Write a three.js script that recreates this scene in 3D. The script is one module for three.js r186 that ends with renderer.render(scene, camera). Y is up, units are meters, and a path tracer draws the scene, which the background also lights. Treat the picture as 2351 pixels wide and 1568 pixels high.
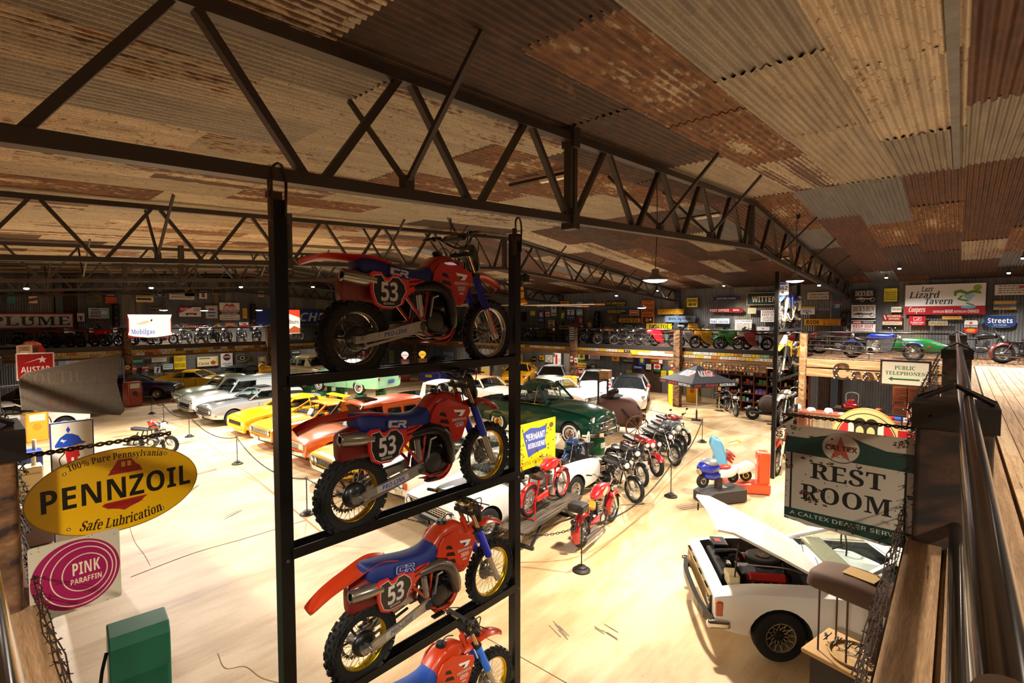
import * as THREE from 'three';
import { mergeGeometries,toCreasedNormals,mergeVertices } from 'three/addons/utils/BufferGeometryUtils.js';
import { RoundedBoxGeometry } from 'three/addons/geometries/RoundedBoxGeometry.js';
import { RectAreaLightUniformsLib } from 'three/addons/lights/RectAreaLightUniformsLib.js';
import { MarchingCubes } from 'three/addons/objects/MarchingCubes.js';
import { Brush,Evaluator,SUBTRACTION } from 'three-bvh-csg';
RectAreaLightUniformsLib.init();
// ---------------------------------------------------------------- camera, exposure, lamps
const scene = new THREE.Scene();
scene.background = new THREE.Color(0x000000);
const EYE = 4.5,FOCAL = 1155;
const TURN = Math.atan(1024.5 / FOCAL),DOWN = Math.atan(56 / FOCAL);
const camera = new THREE.PerspectiveCamera(2 * Math.atan(784 / FOCAL) * 180 / Math.PI,2351 / 1568,0.05,200);
camera.position.set(0,EYE,0);
camera.lookAt(Math.cos(TURN) * Math.cos(DOWN),EYE - Math.sin(DOWN),-Math.sin(TURN) * Math.cos(DOWN));
const renderer = new THREE.WebGLRenderer({ antialias:true });
renderer.toneMapping = THREE.LinearToneMapping;
renderer.toneMappingExposure = 1.15;
renderer.shadowMap.enabled = true;
const WARM = 0xfff0dc,COOL = 0xfff6ea;
// hanging hooded lamps [x, y, z, candela]: the first six are in view, the rest are unseen, added to brighten floor, gallery and foreground
const PENDANTS = [[8.5,5.16,-4.1,240],[15.1,5.46,-3.3,190],[23.4,4.97,-12.0,170],[10.5,4.9,-34.3,70],[13.7,4.95,-34.3,70],[8.4,4.9,-34.3,60],
[-1.7,5.1,-9.0,330],[-1.7,5.1,-17.5,300],[6.5,5.8,2.9,90],[13.5,6.1,3.2,80],[-3.2,5.7,-0.6,220],[0.6,5.9,3.4,180]];
// floodlights clamped to the trusses and to the roof [x, y, z, candela]
const FLOODS = [[1.6,5.33,-20.1,164],[4.6,5.48,-20.1,164],[7.4,5.63,-20.1,164],[10.2,5.76,-20.1,164],[13.6,5.9,-20.1,180],[17.6,5.72,-20.1,180],
[20.7,5.5,-11.9,180],[26.0,5.95,-12.4,70],[26.4,6.1,-9.0,45],[23.5,6.3,-1.7,110],[26.0,6.14,-2.3,50],[25.6,6.1,1.3,55],[22.5,6.35,1.45,100],[20.4,5.62,-3.7,130]];
// ---------------------------------------------------------------- helpers
let seed = 7;
const rnd = () => { seed = (seed + 0x6d2b79f5) | 0; let t = Math.imul(seed ^ (seed >>> 15),1 | seed); t = (t + Math.imul(t ^ (t >>> 7),61 | t)) ^ t; return ((t ^ (t >>> 14)) >>> 0) / 4294967296; };
const rr = (a,b) => a + (b - a) * rnd(),pick = (a) => a[Math.floor(rnd() * a.length)];
const PI = Math.PI,V = (x,y,z) => new THREE.Vector3(x,y,z),A = (p) => p.isVector3 ? p :new THREE.Vector3(...p);
const lerp = (a,b,t) => a + (b - a) * t,clamp = (x,a = 0,b = 1) => Math.min(b,Math.max(a,x));
// a sight line of the survey of the photograph, met with a level or upright plane of the hall
const sight = (px,py) => {
const u = (px - 1175.5) / FOCAL,v = (784 - py) / FOCAL,f = Math.cos(DOWN) + v * Math.sin(DOWN),y = -Math.sin(DOWN) + v * Math.cos(DOWN),c = Math.cos(TURN),s = Math.sin(TURN);
return [c * f + s * u,y,-s * f + c * u];
};
const onY = (px,py,y = 0) => { const r = sight(px,py),t = (y - EYE) / r[1]; return V(r[0] * t,y,r[2] * t); };
const onX = (px,py,x) => { const r = sight(px,py),t = x / r[0]; return V(x,EYE + r[1] * t,r[2] * t); };
const onZ = (px,py,z) => { const r = sight(px,py),t = z / r[2]; return V(r[0] * t,EYE + r[1] * t,z); };
const counts = {};
const numbered = (n) => { const k = counts[n] = (counts[n] ?? -1) + 1; return k ? `${n}_${String(k).padStart(3, '0')}` :n; };
function tag(o,label,category,group,kind) {
if (label) o.userData.label = label;
if (category) o.userData.category = category;
if (group) o.userData.group = group;
if (kind) o.userData.kind = kind;
return o;
}
function thing(name,label,category,at = [0,0,0],turn = 0,group) {
const o = new THREE.Group();
o.name = numbered(name); scene.add(o);
o.position.copy(A(at)); o.rotation.y = turn;
return tag(o,label,category,group);
}
function copy(root,at,turn,label,group) {
const c = root.clone(); c.name = numbered(root.name.replace(/_\d{3}$/,'')); scene.add(c);
c.position.copy(A(at)); c.rotation.set(0,turn ?? 0,0); c.userData = { ...root.userData };
return tag(c,label,null,group);
}
const mats = new Map();
function M(color,rough = 0.5,metal = 0,extra) {
const key = [color,rough,metal,extra ? JSON.stringify(extra) :''].join();
if (!mats.has(key)) mats.set(key,new THREE.MeshPhysicalMaterial({ color,roughness:rough,metalness:metal,...extra }));
return mats.get(key);
}
const glow = (color,strength) => M(color,0.6,0,{ emissive:color,emissiveIntensity:strength });
const PAINT = (c,r = 0.28) => M(c,r,0,{ clearcoat:0.8,clearcoatRoughness:0.06 });
const CHROME = M(0xd8d8d8,0.12,1),STEEL = M(0x2a2725,0.45,0.35),DARK = M(0x0c0c0d,0.6),RUBBER = M(0x141414,0.82),ALU = M(0xa8a6a0,0.34,0.85),IRON = M(0x3c3a38,0.5,0.6);
const BLACK = M(0x101012,0.35,0,{ clearcoat:0.5 }),GLASS = M(0xdfe8e6,0.03,0,{ transmission:1,ior:1.45 }),TINT = M(0x14181a,0.04,0,{ clearcoat:1 }),LENS = M(0xf2f2ee,0.08,0,{ clearcoat:1 });
// collects primitives and merges them into one mesh
class Geo {
constructor() { this.l = []; }
add(g,x = 0,y = 0,z = 0,rx = 0,ry = 0,rz = 0,s) {
g = g.index ? g.toNonIndexed() :g.clone();
for (const k of Object.keys(g.attributes)) if (!['position','normal','uv'].includes(k)) g.deleteAttribute(k);
if (!g.attributes.normal) g.computeVertexNormals();
if (!g.attributes.uv) g.setAttribute('uv',new THREE.BufferAttribute(new Float32Array(g.attributes.position.count * 2),2));
g.applyMatrix4(new THREE.Matrix4().compose(V(x,y,z),new THREE.Quaternion().setFromEuler(new THREE.Euler(rx,ry,rz)),s ? A(s) :V(1,1,1)));
this.l.push(g); return this;
}
box(w,h,d,...p) { return this.add(boxUV(w,h,d),...p); }
rbox(w,h,d,r,...p) { return this.add(new RoundedBoxGeometry(w,h,d,2,Math.min(r,w / 2.01,h / 2.01,d / 2.01)),...p); }
cyl(a,b,h,x,y,z,rx = 0,ry = 0,rz = 0,seg = 16,open = false) { return this.add(new THREE.CylinderGeometry(a,b,h,seg,1,open),x,y,z,rx,ry,rz); }
disc(r,h,x,y,z,seg = 20) { return this.cyl(r,r,h,x,y,z,PI / 2,0,0,seg); }
sph(r,x,y,z,s,seg = 14) { return this.add(new THREE.SphereGeometry(r,seg,Math.max(6,seg - 4)),x,y,z,0,0,0,s); }
tor(R,r,x,y,z,rx = 0,ry = 0,rz = 0,n = 24,m = 8,arc) { return this.add(new THREE.TorusGeometry(R,r,m,n,arc),x,y,z,rx,ry,rz); }
bar(a,b,r,seg = 6,r2 = r) {
a = A(a); b = A(b); const d = b.clone().sub(a),L = d.length();
const g = new THREE.CylinderGeometry(r2,r,L,seg),q = new THREE.Quaternion().setFromUnitVectors(V(0,1,0),d.normalize());
g.applyMatrix4(new THREE.Matrix4().compose(a.add(b).multiplyScalar(0.5),q,V(1,1,1)));
return this.add(g);
}
beam(a,b,w,h,up = [0,1,0]) {                 // rectangular section: h along "up", w across
a = A(a); b = A(b); const x = b.clone().sub(a),L = x.length(); x.normalize();
const z = x.clone().cross(A(up)).normalize(),y = z.clone().cross(x),g = boxUV(L,h,w);
const m = new THREE.Matrix4().makeBasis(x,y,z).setPosition(a.add(b).multiplyScalar(0.5));
return this.add(g.applyMatrix4(m));
}
tube(pts,r,n = 20,m = 6,closed = false) { return this.add(new THREE.TubeGeometry(new THREE.CatmullRomCurve3(pts.map(A),closed),n,r,m,closed)); }
lathe(pts,n,...p) { return this.add(new THREE.LatheGeometry(pts.map(([a,b]) => new THREE.Vector2(a,b)),n),...p); }
ext(pts,depth,bevel = 0,x = 0,y = 0,z = 0,rx = 0,ry = 0,rz = 0,smooth = false) {
const s = pts.isShape ? pts :outline(pts,smooth);
const g = new THREE.ExtrudeGeometry(s,{ depth:depth - 2 * bevel,bevelEnabled:bevel > 0,bevelThickness:bevel,bevelSize:bevel,bevelOffset:-bevel,bevelSegments:2,curveSegments:8 });
return this.add(g.translate(0,0,-depth / 2 + bevel),x,y,z,rx,ry,rz);
}
get() { const g = mergeGeometries(this.l); this.l.forEach((k) => k.dispose()); return g; }
mesh(name,mat,parent = scene,label) {
const m = new THREE.Mesh(this.get(),mat); m.castShadow = m.receiveShadow = true;
m.name = parent === scene ? numbered(name) :name; parent.add(m);
if (label) m.userData.label = label;
return m;
}
}
const geo = () => new Geo();
function mesh(name,g,mat,parent = scene,label) {
const m = new THREE.Mesh(g,mat); m.castShadow = m.receiveShadow = true; m.name = parent === scene ? numbered(name) :name; parent.add(m);
if (label) m.userData.label = label;
return m;
}
function boxUV(w,h,d) {
const g = new THREE.BoxGeometry(w,h,d),p = g.attributes.position,n = g.attributes.normal,uv = g.attributes.uv,s = [w,h,d],long = s.indexOf(Math.max(...s));
for (let i = 0; i < p.count; i++) {
const N = [n.getX(i),n.getY(i),n.getZ(i)].map(Math.abs),P = [p.getX(i),p.getY(i),p.getZ(i)],face = N.indexOf(1),ax = [0,1,2].filter((k) => k !== face);
const a = ax.includes(long) ? long :ax[0],b = ax.find((k) => k !== a);
uv.setXY(i,P[a] + s[a] / 2,P[b] + s[b] / 2 + face * 0.37);
}
return g;
}
function outline(pts,smooth) {
const s = new THREE.Shape();
if (smooth) { const c = new THREE.CatmullRomCurve3(pts.map(([x,y]) => V(x,y,0)),true,'catmullrom',0.4).getPoints(pts.length * 4); c.slice(0,-1).forEach((p,i) => i ? s.lineTo(p.x,p.y) :s.moveTo(p.x,p.y)); } else pts.forEach(([x,y],i) => i ? s.lineTo(x,y) :s.moveTo(x,y));
s.closePath(); s.isShape = true; return s;
}
const ellipse = (a,b) => { const s = new THREE.Shape(); s.absellipse(0,0,a,b,0,2 * PI); s.isShape = true; return s; };
function rounded(w,h,r) {
const s = new THREE.Shape(),x = -w / 2,y = -h / 2; r = Math.min(r,w / 2.01,h / 2.01);
s.moveTo(x + r,y); s.lineTo(-x - r,y); s.quadraticCurveTo(-x,y,-x,y + r); s.lineTo(-x,-y - r); s.quadraticCurveTo(-x,-y,-x - r,-y); s.lineTo(x + r,-y); s.quadraticCurveTo(x,-y,x,-y - r); s.lineTo(x,y + r); s.quadraticCurveTo(x,y,x + r,y);
s.isShape = true; return s;
}
// a closed surface through rings of points, capped at both ends
function loft(rings,crease = 0.7) {
const m = rings[0].length,pos = [],idx = [];
rings.forEach((r) => r.forEach((p) => pos.push(...p)));
for (let i = 0; i < rings.length - 1; i++) for (let j = 0; j < m; j++) { const a = i * m + j,b = i * m + (j + 1) % m,c = a + m,d = b + m; idx.push(a,b,c,b,d,c); }
for (const [i,flip] of [[0,1],[rings.length - 1,0]]) {
const c = pos.length / 3,r = rings[i],k = [0,1,2].map((q) => r.reduce((s,p) => s + p[q],0) / m); pos.push(...k);
for (let j = 0; j < m; j++) { const a = i * m + j,b = i * m + (j + 1) % m; flip ? idx.push(c,b,a) :idx.push(c,a,b); }
}
const g = new THREE.BufferGeometry(); g.setAttribute('position',new THREE.Float32BufferAttribute(pos,3)); g.setIndex(idx);
const out = toCreasedNormals(g,crease); out.setAttribute('uv',new THREE.BufferAttribute(new Float32Array(out.attributes.position.count * 2),2));
return out;
}
// a sheet through a grid of points
function sheet(rows,crease) {
const n = rows[0].length,pos = [],uv = [],idx = [];
rows.forEach((r,i) => r.forEach((p,j) => { pos.push(...(p.isVector3 ? p.toArray() :p)); uv.push(j / (n - 1),i / (rows.length - 1)); }));
for (let i = 0; i < rows.length - 1; i++) for (let j = 0; j < n - 1; j++) { const a = i * n + j; idx.push(a,a + 1,a + n,a + 1,a + n + 1,a + n); }
const g = new THREE.BufferGeometry(); g.setAttribute('position',new THREE.Float32BufferAttribute(pos,3)); g.setAttribute('uv',new THREE.Float32BufferAttribute(uv,2)); g.setIndex(idx); g.computeVertexNormals();
return crease ? toCreasedNormals(g,crease) :g;
}
// ---------------------------------------------------------------- textures
const lat = new Float32Array(65536); for (let i = 0; i < 65536; i++) lat[i] = rnd();
const vnoise = (x,y) => { const i = Math.floor(x),j = Math.floor(y); let u = x - i,v = y - j; u = u * u * (3 - 2 * u); v = v * v * (3 - 2 * v); const a = (j & 255) << 8,b = ((j + 1) & 255) << 8,p = i & 255,q = (i + 1) & 255; return (lat[a + p] * (1 - u) + lat[a + q] * u) * (1 - v) + (lat[b + p] * (1 - u) + lat[b + q] * u) * v; };
const fbm = (x,y,o = 4) => { let s = 0,a = 0.5,n = 0; for (let k = 0; k < o; k++) { s += a * vnoise(x,y); n += a; a *= 0.5; x = x * 2.03 + 17.1; y = y * 2.03 + 9.7; } return s / n; };
const sstep = (a,b,x) => { x = clamp((x - a) / (b - a)); return x * x * (3 - 2 * x); };
const mix3 = (a,b,t) => [lerp(a[0],b[0],t),lerp(a[1],b[1],t),lerp(a[2],b[2],t)];
function pixelTex(w,h,f,repeat) {
const d = new Uint8Array(w * h * 4);
for (let y = 0,o = 0; y < h; y++) for (let x = 0; x < w; x++,o += 4) { const c = f(x,y,x / w,y / h); d[o] = c[0]; d[o + 1] = c[1]; d[o + 2] = c[2]; d[o + 3] = 255; }
const t = new THREE.DataTexture(d,w,h,THREE.RGBAFormat); t.colorSpace = THREE.SRGBColorSpace; t.magFilter = THREE.LinearFilter; t.minFilter = THREE.LinearMipmapLinearFilter; t.generateMipmaps = true;
t.wrapS = t.wrapT = THREE.RepeatWrapping; if (repeat) t.repeat.set(...repeat); t.needsUpdate = true; return t;
}
function canvasTex(w,h,draw) { const c = document.createElement('canvas'); c.width = w; c.height = h; const g = c.getContext('2d'); draw(g,w,h); const t = new THREE.CanvasTexture(c); t.colorSpace = THREE.SRGBColorSpace; t.wrapS = t.wrapT = THREE.ClampToEdgeWrapping; t.anisotropy = 8; return t; }
// weathered roofing iron: zinc, rust and the streaks between, 1 m x 3.4 m on one picture
const ZINC = [[176,163,138],[148,141,126],[202,187,158],[118,119,120]],RUSTS = [[70,45,27],[116,78,42],[52,35,25],[88,56,33]];
function ironTex(k,zinc,amount,rustA,rustB,ridges,spots) {
const sx = k * 13.7,pitch = 12;
return pixelTex(256,768,(x,y,u,v) => {
const low = fbm(sx + u * 2.4,k * 5 + v * 3.2,4),mid = fbm(sx + u * 26,v * 34 + k,4),fine = vnoise(x * 0.9 + k * 31,y * 0.5),wave = 0.5 + 0.5 * Math.cos(u * pitch * 2 * PI);
let r = sstep(0.62 - amount,0.78 - amount,low * 0.5 + mid * 0.4 + (wave - 0.5) * ridges + 0.04);
if (spots) { const cell = vnoise(u * pitch * 2 + 3 * k,v * 60 + 11 * k); r = Math.max(r,sstep(0.86,0.93,cell) * spots); }
const z = mix3(zinc,[zinc[0] * 0.72,zinc[1] * 0.73,zinc[2] * 0.76],fbm(u * 9 + sx,v * 4 + 3,3)),ru = mix3(rustA,rustB,sstep(0.3,0.7,fbm(sx + u * 12,v * 20,3)));
const c = mix3(z,ru,r),g = 0.86 + 0.26 * fine + 0.1 * (mid - 0.5);
return [clamp(c[0] * g,0,255),clamp(c[1] * g,0,255),clamp(c[2] * g,0,255)];
});
}
const IRON_KINDS = {
tan:ironTex(1,ZINC[2],0.02,RUSTS[1],RUSTS[3],0.02,0.6),grey:ironTex(2,ZINC[1],-0.06,RUSTS[0],RUSTS[1],0,0.2),light:ironTex(3,ZINC[0],-0.02,RUSTS[1],RUSTS[3],0.05,0.5),
mixed:ironTex(4,ZINC[0],0.13,RUSTS[0],RUSTS[1],0.16,0),speckle:ironTex(5,ZINC[2],0.2,RUSTS[0],RUSTS[3],0.3,0.4),orange:ironTex(6,ZINC[2],0.3,RUSTS[1],RUSTS[3],0.12,0),
dark:ironTex(7,[118,88,58],0.36,RUSTS[2],RUSTS[0],0.05,0),red:ironTex(8,[104,66,42],0.34,[66,38,26],RUSTS[3],0.03,0.3),slate:ironTex(9,ZINC[3],-0.1,RUSTS[0],RUSTS[2],0,0.1),
};
const IRONM = {}; for (const k in IRON_KINDS) IRONM[k] = new THREE.MeshPhysicalMaterial({ map:IRON_KINDS[k],roughness:['dark','red','orange'].includes(k) ? 0.62 :0.46,metalness:0.08 });
// worn concrete, 6 m across
const concrete = pixelTex(1024,1024,(x,y,u,v) => {
const per = (a,b,f) => { const w = sstep(0.82,1,u),h = sstep(0.82,1,v); return lerp(lerp(f(u,v),f(u - 1,v),w),lerp(f(u,v - 1),f(u - 1,v - 1),w),h); };
const cloud = per(0,0,(p,q) => fbm(p * 5 + 40,q * 12 + 40,4)),streak = per(0,0,(p,q) => fbm(p * 9 + 60,q * 60 + 60,3)),fine = vnoise(x * 0.7,y * 0.7),pit = vnoise(x * 0.33 + 9,y * 0.5);
let c = mix3([212,186,146],[184,152,108],sstep(0.34,0.7,cloud * 0.74 + streak * 0.26));
c = mix3(c,[128,92,54],sstep(0.62,0.8,streak * 0.45 + cloud * 0.5) * 0.4);
if (pit > 0.955) c = mix3(c,[92,66,42],0.6 * sstep(0.55,0.62,cloud));
const g = 0.95 + 0.08 * fine; return [clamp(c[0] * g,0,255),clamp(c[1] * g,0,255),clamp(c[2] * g,0,255)];
});
const FLOORM = new THREE.MeshPhysicalMaterial({ map:concrete,roughness:0.5 });
// timber, uv in metres along the grain
function woodTex(k,a,b,crack) {
return pixelTex(512,256,(x,y,u,v) => {
const w = sstep(0.85,1,u),f = (p) => fbm(p * 3 + k,v * 26 + k * 3 + 2 * fbm(p * 2 + k,v * 3,2),4),n = lerp(f(u),f(u - 1),w),fine = vnoise(x * 0.08,y * 1.3 + k * 7);
let c = mix3(a,b,sstep(0.3,0.68,n)); if (n > 1 - crack) c = mix3(c,[22,14,8],0.7);
const g = 0.84 + 0.3 * fine; return [clamp(c[0] * g,0,255),clamp(c[1] * g,0,255),clamp(c[2] * g,0,255)];
},[0.5,1.6]);
}
const wood = (k,a,b,crack = 0.3,rough = 0.75) => new THREE.MeshPhysicalMaterial({ map:woodTex(k,a,b,crack),roughness:rough });
const OLDWOOD = wood(1,[128,92,56],[70,44,24],0.36),BEAMWOOD = wood(2,[150,106,62],[96,62,34],0.3),GREYWOOD = wood(3,[106,94,78],[62,54,44],0.36),DARKWOOD = wood(4,[62,40,24],[30,18,10],0.36),
PLANKS = [wood(5,[196,164,124],[172,138,100],0.2,0.6),wood(6,[184,150,112],[158,124,88],0.2,0.6),wood(7,[206,176,138],[182,148,112],0.2,0.6)],REDWOOD = wood(8,[140,70,36],[92,42,22],0.26,0.5),SILLWOOD = wood(9,[164,130,94],[138,106,72],0.2,0.7),PALEWOOD = wood(10,[206,168,120],[164,122,78],0.22,0.7);
// ---------------------------------------------------------------- the hall: floor, roof, walls
const X0 = -7,X1 = 28,Z0 = -37,Z1 = 5,RIDGE = 13.24,FLOOR2 = 2.9;
const roofY = (x) => x < RIDGE ? 6.62 + 0.0575 * x :7.381 - 0.09 * (x - RIDGE);
{
const g = new THREE.BoxGeometry(X1 - X0 + 0.6,0.2,Z1 - Z0 + 0.6),uv = g.attributes.uv,p = g.attributes.position;
for (let i = 0; i < p.count; i++) uv.setXY(i,p.getX(i) / 6,p.getZ(i) / 6);
const floor = mesh('floor',g.translate((X0 + X1) / 2,-0.1,(Z0 + Z1) / 2),FLOORM); tag(floor,'worn tan concrete floor of the hall',null,null,'structure');
// saw-cut joints and the worn guide line on the concrete
const cut = M(0x6a4c2c,0.9),line = M(0xb08c5c,0.9);
const strip = (name,pts,w,m,y) => { const c = new THREE.CatmullRomCurve3(pts),n = pts.length * 8,a = [],b = []; for (let i = 0; i <= n; i++) { const q = c.getPoint(i / n),t = c.getTangent(i / n),s = V(-t.z,0,t.x).normalize().multiplyScalar(w / 2); a.push([q.x + s.x,y,q.z + s.z]); b.push([q.x - s.x,y,q.z - s.z]); } return mesh(name,sheet([b,a]),m,floor); };
strip('floor_joint',[onY(300,1325),onY(445,1270),onY(560,1237),onY(700,1195)],0.02,cut,0.0035);
strip('floor_joint',[onY(1000,1400),onY(1300,1568),onY(1420,1640)],0.012,cut,0.003);
strip('guide_line',[onY(345,930),onY(352,955),onY(430,985),onY(520,1050),onY(600,1110),onY(668,1165),onY(760,1240)],0.032,line,0.0055);
strip('guide_line',[onY(1190,1292),onY(1312,1282),onY(1400,1240),onY(1465,1190),onY(1530,1115),onY(1585,1060),onY(1645,1022)],0.032,line,0.0055);
// tyre scuffs: bundles of thin dark strokes
const scuff = M(0x6e6258,0.9);
for (const [x,y,n,len,turn] of [[420,1018,5,0.9,0.2],[440,1050,4,0.8,0.25],[470,1085,5,0.9,0.2],[440,1125,4,0.8,0.9],[275,1002,4,0.7,0.3],[1465,1160,5,0.8,-0.7],[1590,1165,5,0.9,-0.5],[1290,1448,5,0.35,1.2],[1400,1450,7,0.2,1.4],[540,1180,4,0.5,0.5]]) {
const c = onY(x,y),s = geo(); for (let k = 0; k < n; k++) s.box(len * rr(0.7,1),0.0015,0.012,c.x + rr(-0.1,0.1),0.004,c.z + (k - n / 2) * 0.045,0,turn,0);
s.mesh('tyre_mark',scuff,floor);
}
const crack = M(0x9a7648,0.95);
for (const pts of [[[298,1212],[310,1245],[330,1272],[345,1298]],[[500,1500],[520,1535],[560,1530],[600,1556],[640,1568]],[[1020,1330],[1060,1300],[1100,1310]]]) strip('floor_crack',pts.map(([x,y]) => onY(x,y)),0.01,crack,0.003);
}
// corrugated iron: ridges along x, waves across z, sheets 1 m wide; long variants share a geometry
const corrCache = {};
function corrugated(len,wid,waves,flip,cells = 8,turn = 0) {
const key = [len.toFixed(2),wid,waves,flip,cells,turn].join();
if (!corrCache[key]) {
const n = waves * cells,amp = turn ? 0.015 :0.0165,g = new THREE.PlaneGeometry(len,wid,1,n),p = g.attributes.position,uv = g.attributes.uv,nn = g.attributes.normal;
for (let i = 0; i < p.count; i++) {
const x = p.getX(i),z = p.getY(i),ph = (z / wid + 0.5) * waves * 2 * PI,y = amp * Math.cos(ph),dy = -amp * Math.sin(ph) * waves * 2 * PI / wid;
p.setXYZ(i,x,y,z); const k = Math.hypot(1,dy); nn.setXYZ(i,0,-1 / k,dy / k);
const u = (z / wid + 0.5),v = x / 3.4 + 0.5; uv.setXY(i,flip & 1 ? 1 - u :u,flip & 2 ? 1 - v :v + (flip & 4 ? 0.5 :0));
}
corrCache[key] = turn ? g.rotateZ(turn) :g;
}
return corrCache[key];
}
{
const deck = geo();
const z = (Z0 + Z1) / 2,d = Z1 - Z0 + 0.6,peak = roofY(RIDGE) + 0.13,l = X0 - 0.3,r = X1 + 0.3;
const a = outline([[l,roofY(l) + 0.13],[RIDGE,peak],[r,roofY(r) + 0.13],[r,roofY(r) + 0.28],[RIDGE,peak + 0.15],[l,roofY(l) + 0.28]]);
deck.ext(a,d,0,0,0,z);
const ceiling = deck.mesh('ceiling',M(0x3a3028,0.9)); tag(ceiling,'pitched roof lined with a patchwork of rusty corrugated iron sheets',null,null,'structure');
const want = [[2270,90,'red'],[2020,120,'tan'],[1990,60,'tan'],[1640,90,'grey'],[1500,30,'grey'],[1230,120,'dark'],[1130,60,'dark'],[960,110,'mixed'],[820,70,'mixed'],[1480,250,'orange'],[1610,300,'orange'],[1820,290,'light'],[1880,360,'light'],[2060,330,'mixed'],[2090,290,'tan'],[2260,300,'grey'],[2180,330,'grey'],
[1300,260,'dark'],[1400,330,'dark'],[1200,220,'dark'],[2250,430,'red'],[2090,460,'red'],[1960,470,'slate'],[2020,540,'orange'],[1790,380,'speckle'],[1700,420,'light'],[1850,500,'orange'],[120,60,'dark'],[60,90,'speckle'],[300,130,'dark'],[120,180,'tan'],[60,230,'tan'],[400,230,'grey'],[520,180,'mixed'],[640,260,'light'],[500,30,'grey'],[760,180,'grey'],
[150,330,'light'],[330,430,'light'],[200,480,'light'],[560,470,'tan'],[60,550,'dark'],[300,590,'orange'],[600,560,'dark'],[840,330,'light'],[1040,420,'orange'],[900,250,'mixed'],[1120,380,'orange'],[980,480,'light'],[1240,470,'light'],[1440,600,'tan'],[1600,560,'light'],[1330,580,'tan']];
const forced = want.map(([px,py,k]) => { const s = sight(px,py); let t = 2; for (let i = 0; i < 30; i++) t = (roofY(s[0] * t) - EYE) / s[1]; return [s[0] * t,s[2] * t,k]; });
const cells = [],W = 1.0;
for (let zi = 0,zc = Z1 - W / 2; zc > Z0 - W / 2; zc -= W,zi++) {
const shift = zi % 2 ? rr(0,0.5) :rr(1.2,1.9);
const cuts = [X0]; for (let x = RIDGE - 3.3 - shift; x > X0 + 1; x -= rr(2.9,3.5)) cuts.splice(1,0,x); cuts.push(RIDGE); for (let x = RIDGE + 2.4 + shift; x < X1 - 1.2; x += rr(2.9,3.5)) cuts.push(x); cuts.push(X1 + 0.05);
for (let i = 0; i < cuts.length - 1; i++) cells.push([cuts[i],cuts[i + 1],zc,zi,i]);
}
const near = cells.map(([a,b,zc]) => Math.hypot((a + b) / 2 - 6,zc + 5) + ((a + b) / 2 < 0.04 * -zc ? 30 :0) + ((a + b) / 2 < 0 ? 30 :0));
const order = cells.map((_,i) => i).sort((i,j) => near[i] - near[j]),rest = {};
order.forEach((ci,rank) => {
const [a,b,zc,zi,i] = cells[ci],x = (a + b) / 2,len = Math.round((b - a + 0.12) * 5) / 5,slope = Math.atan(x < RIDGE ? 0.0575 :-0.09);
let kind = pick(x > RIDGE ? ['orange','red','dark','red','mixed','slate','dark'] :zc < -8 ? ['light','tan','mixed','orange','light','dark','speckle','orange'] :['mixed','grey','dark','light','orange','speckle']);
for (const [fx,fz,k] of forced) if (fx > a && fx < b && Math.abs(fz - zc) < W / 2) kind = k;
const waves = pick([10,12]),flip = Math.floor(rnd() * 8),y = roofY(x) + 0.03 + (i % 2 ? 0.012 :0) + (zi % 2 ? 0.006 :0);
if (rank < 299) {
const s = mesh('roof_sheet',corrugated(len,W + 0.05,waves,flip),IRONM[kind],ceiling); s.position.set(x,y,zc); s.rotation.z = slope;
} else (rest[kind] ??= geo()).add(corrugated(len,W + 0.05,10,flip,5),x,y,zc,0,0,slope);
});
for (const k in rest) tag(rest[k].mesh('roof_sheets_beyond',IRONM[k],ceiling),null,null,null,'stuff');
// bright flashing strip over one long lap
{ const zc = -0.12; const f = geo(); f.box(9,0.008,0.09,8.7,roofY(8.7) + 0.006,zc,0,0,Math.atan(0.0575)); f.mesh('lap_strip',IRONM.slate,ceiling); }
}
// ---------------------------------------------------------------- walls: a slab each, hung with iron sheets
function wall(name,label,along,at,lo,hi,h,sheets) {
const L = hi - lo,g = along === 'x' ? boxUV(L + 0.6,h,0.25).translate((lo + hi) / 2,h / 2,at) :boxUV(0.25,h,L + 0.6).translate(at,h / 2,(lo + hi) / 2);
const w = mesh(name,g,M(0x32302e,0.9)); tag(w,label,null,null,'structure');
if (!sheets) return w;
for (let c = lo + 0.5; c < hi; c += 1.0) for (const [y0,y1] of [[0,2.85],[2.85,h]]) {
const kind = pick(['slate','slate','slate','grey','slate','slate','dark','slate','grey']),s = mesh('wall_sheet',corrugated(y1 - y0,1.02,10,Math.floor(rnd() * 8),4,PI / 2),IRONM[kind],w),y = (y0 + y1) / 2;
if (along === 'x') { s.position.set(c,y,at + 0.15); s.rotation.y = -PI / 2; } else { s.position.set(at - 0.15,y,c); s.rotation.y = PI; }
if (along === 'x') s.rotation.y = -PI / 2;
}
return w;
}
const wallFar = wall('wall_far','grey corrugated iron wall behind the far gallery','x',Z0 - 0.2,X0,X1,7.1,true);
const wallRight = wall('wall_right','patched corrugated iron wall at the right end of the hall','z',X1 + 0.2,Z0,Z1,6.15,true);
wall('wall_left','wall behind the left gallery','z',X0 - 0.2,Z0,Z1,6.4);
wall('wall_near','wall behind the near gallery','x',Z1 + 0.2,X0,X1,7.1);
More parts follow.
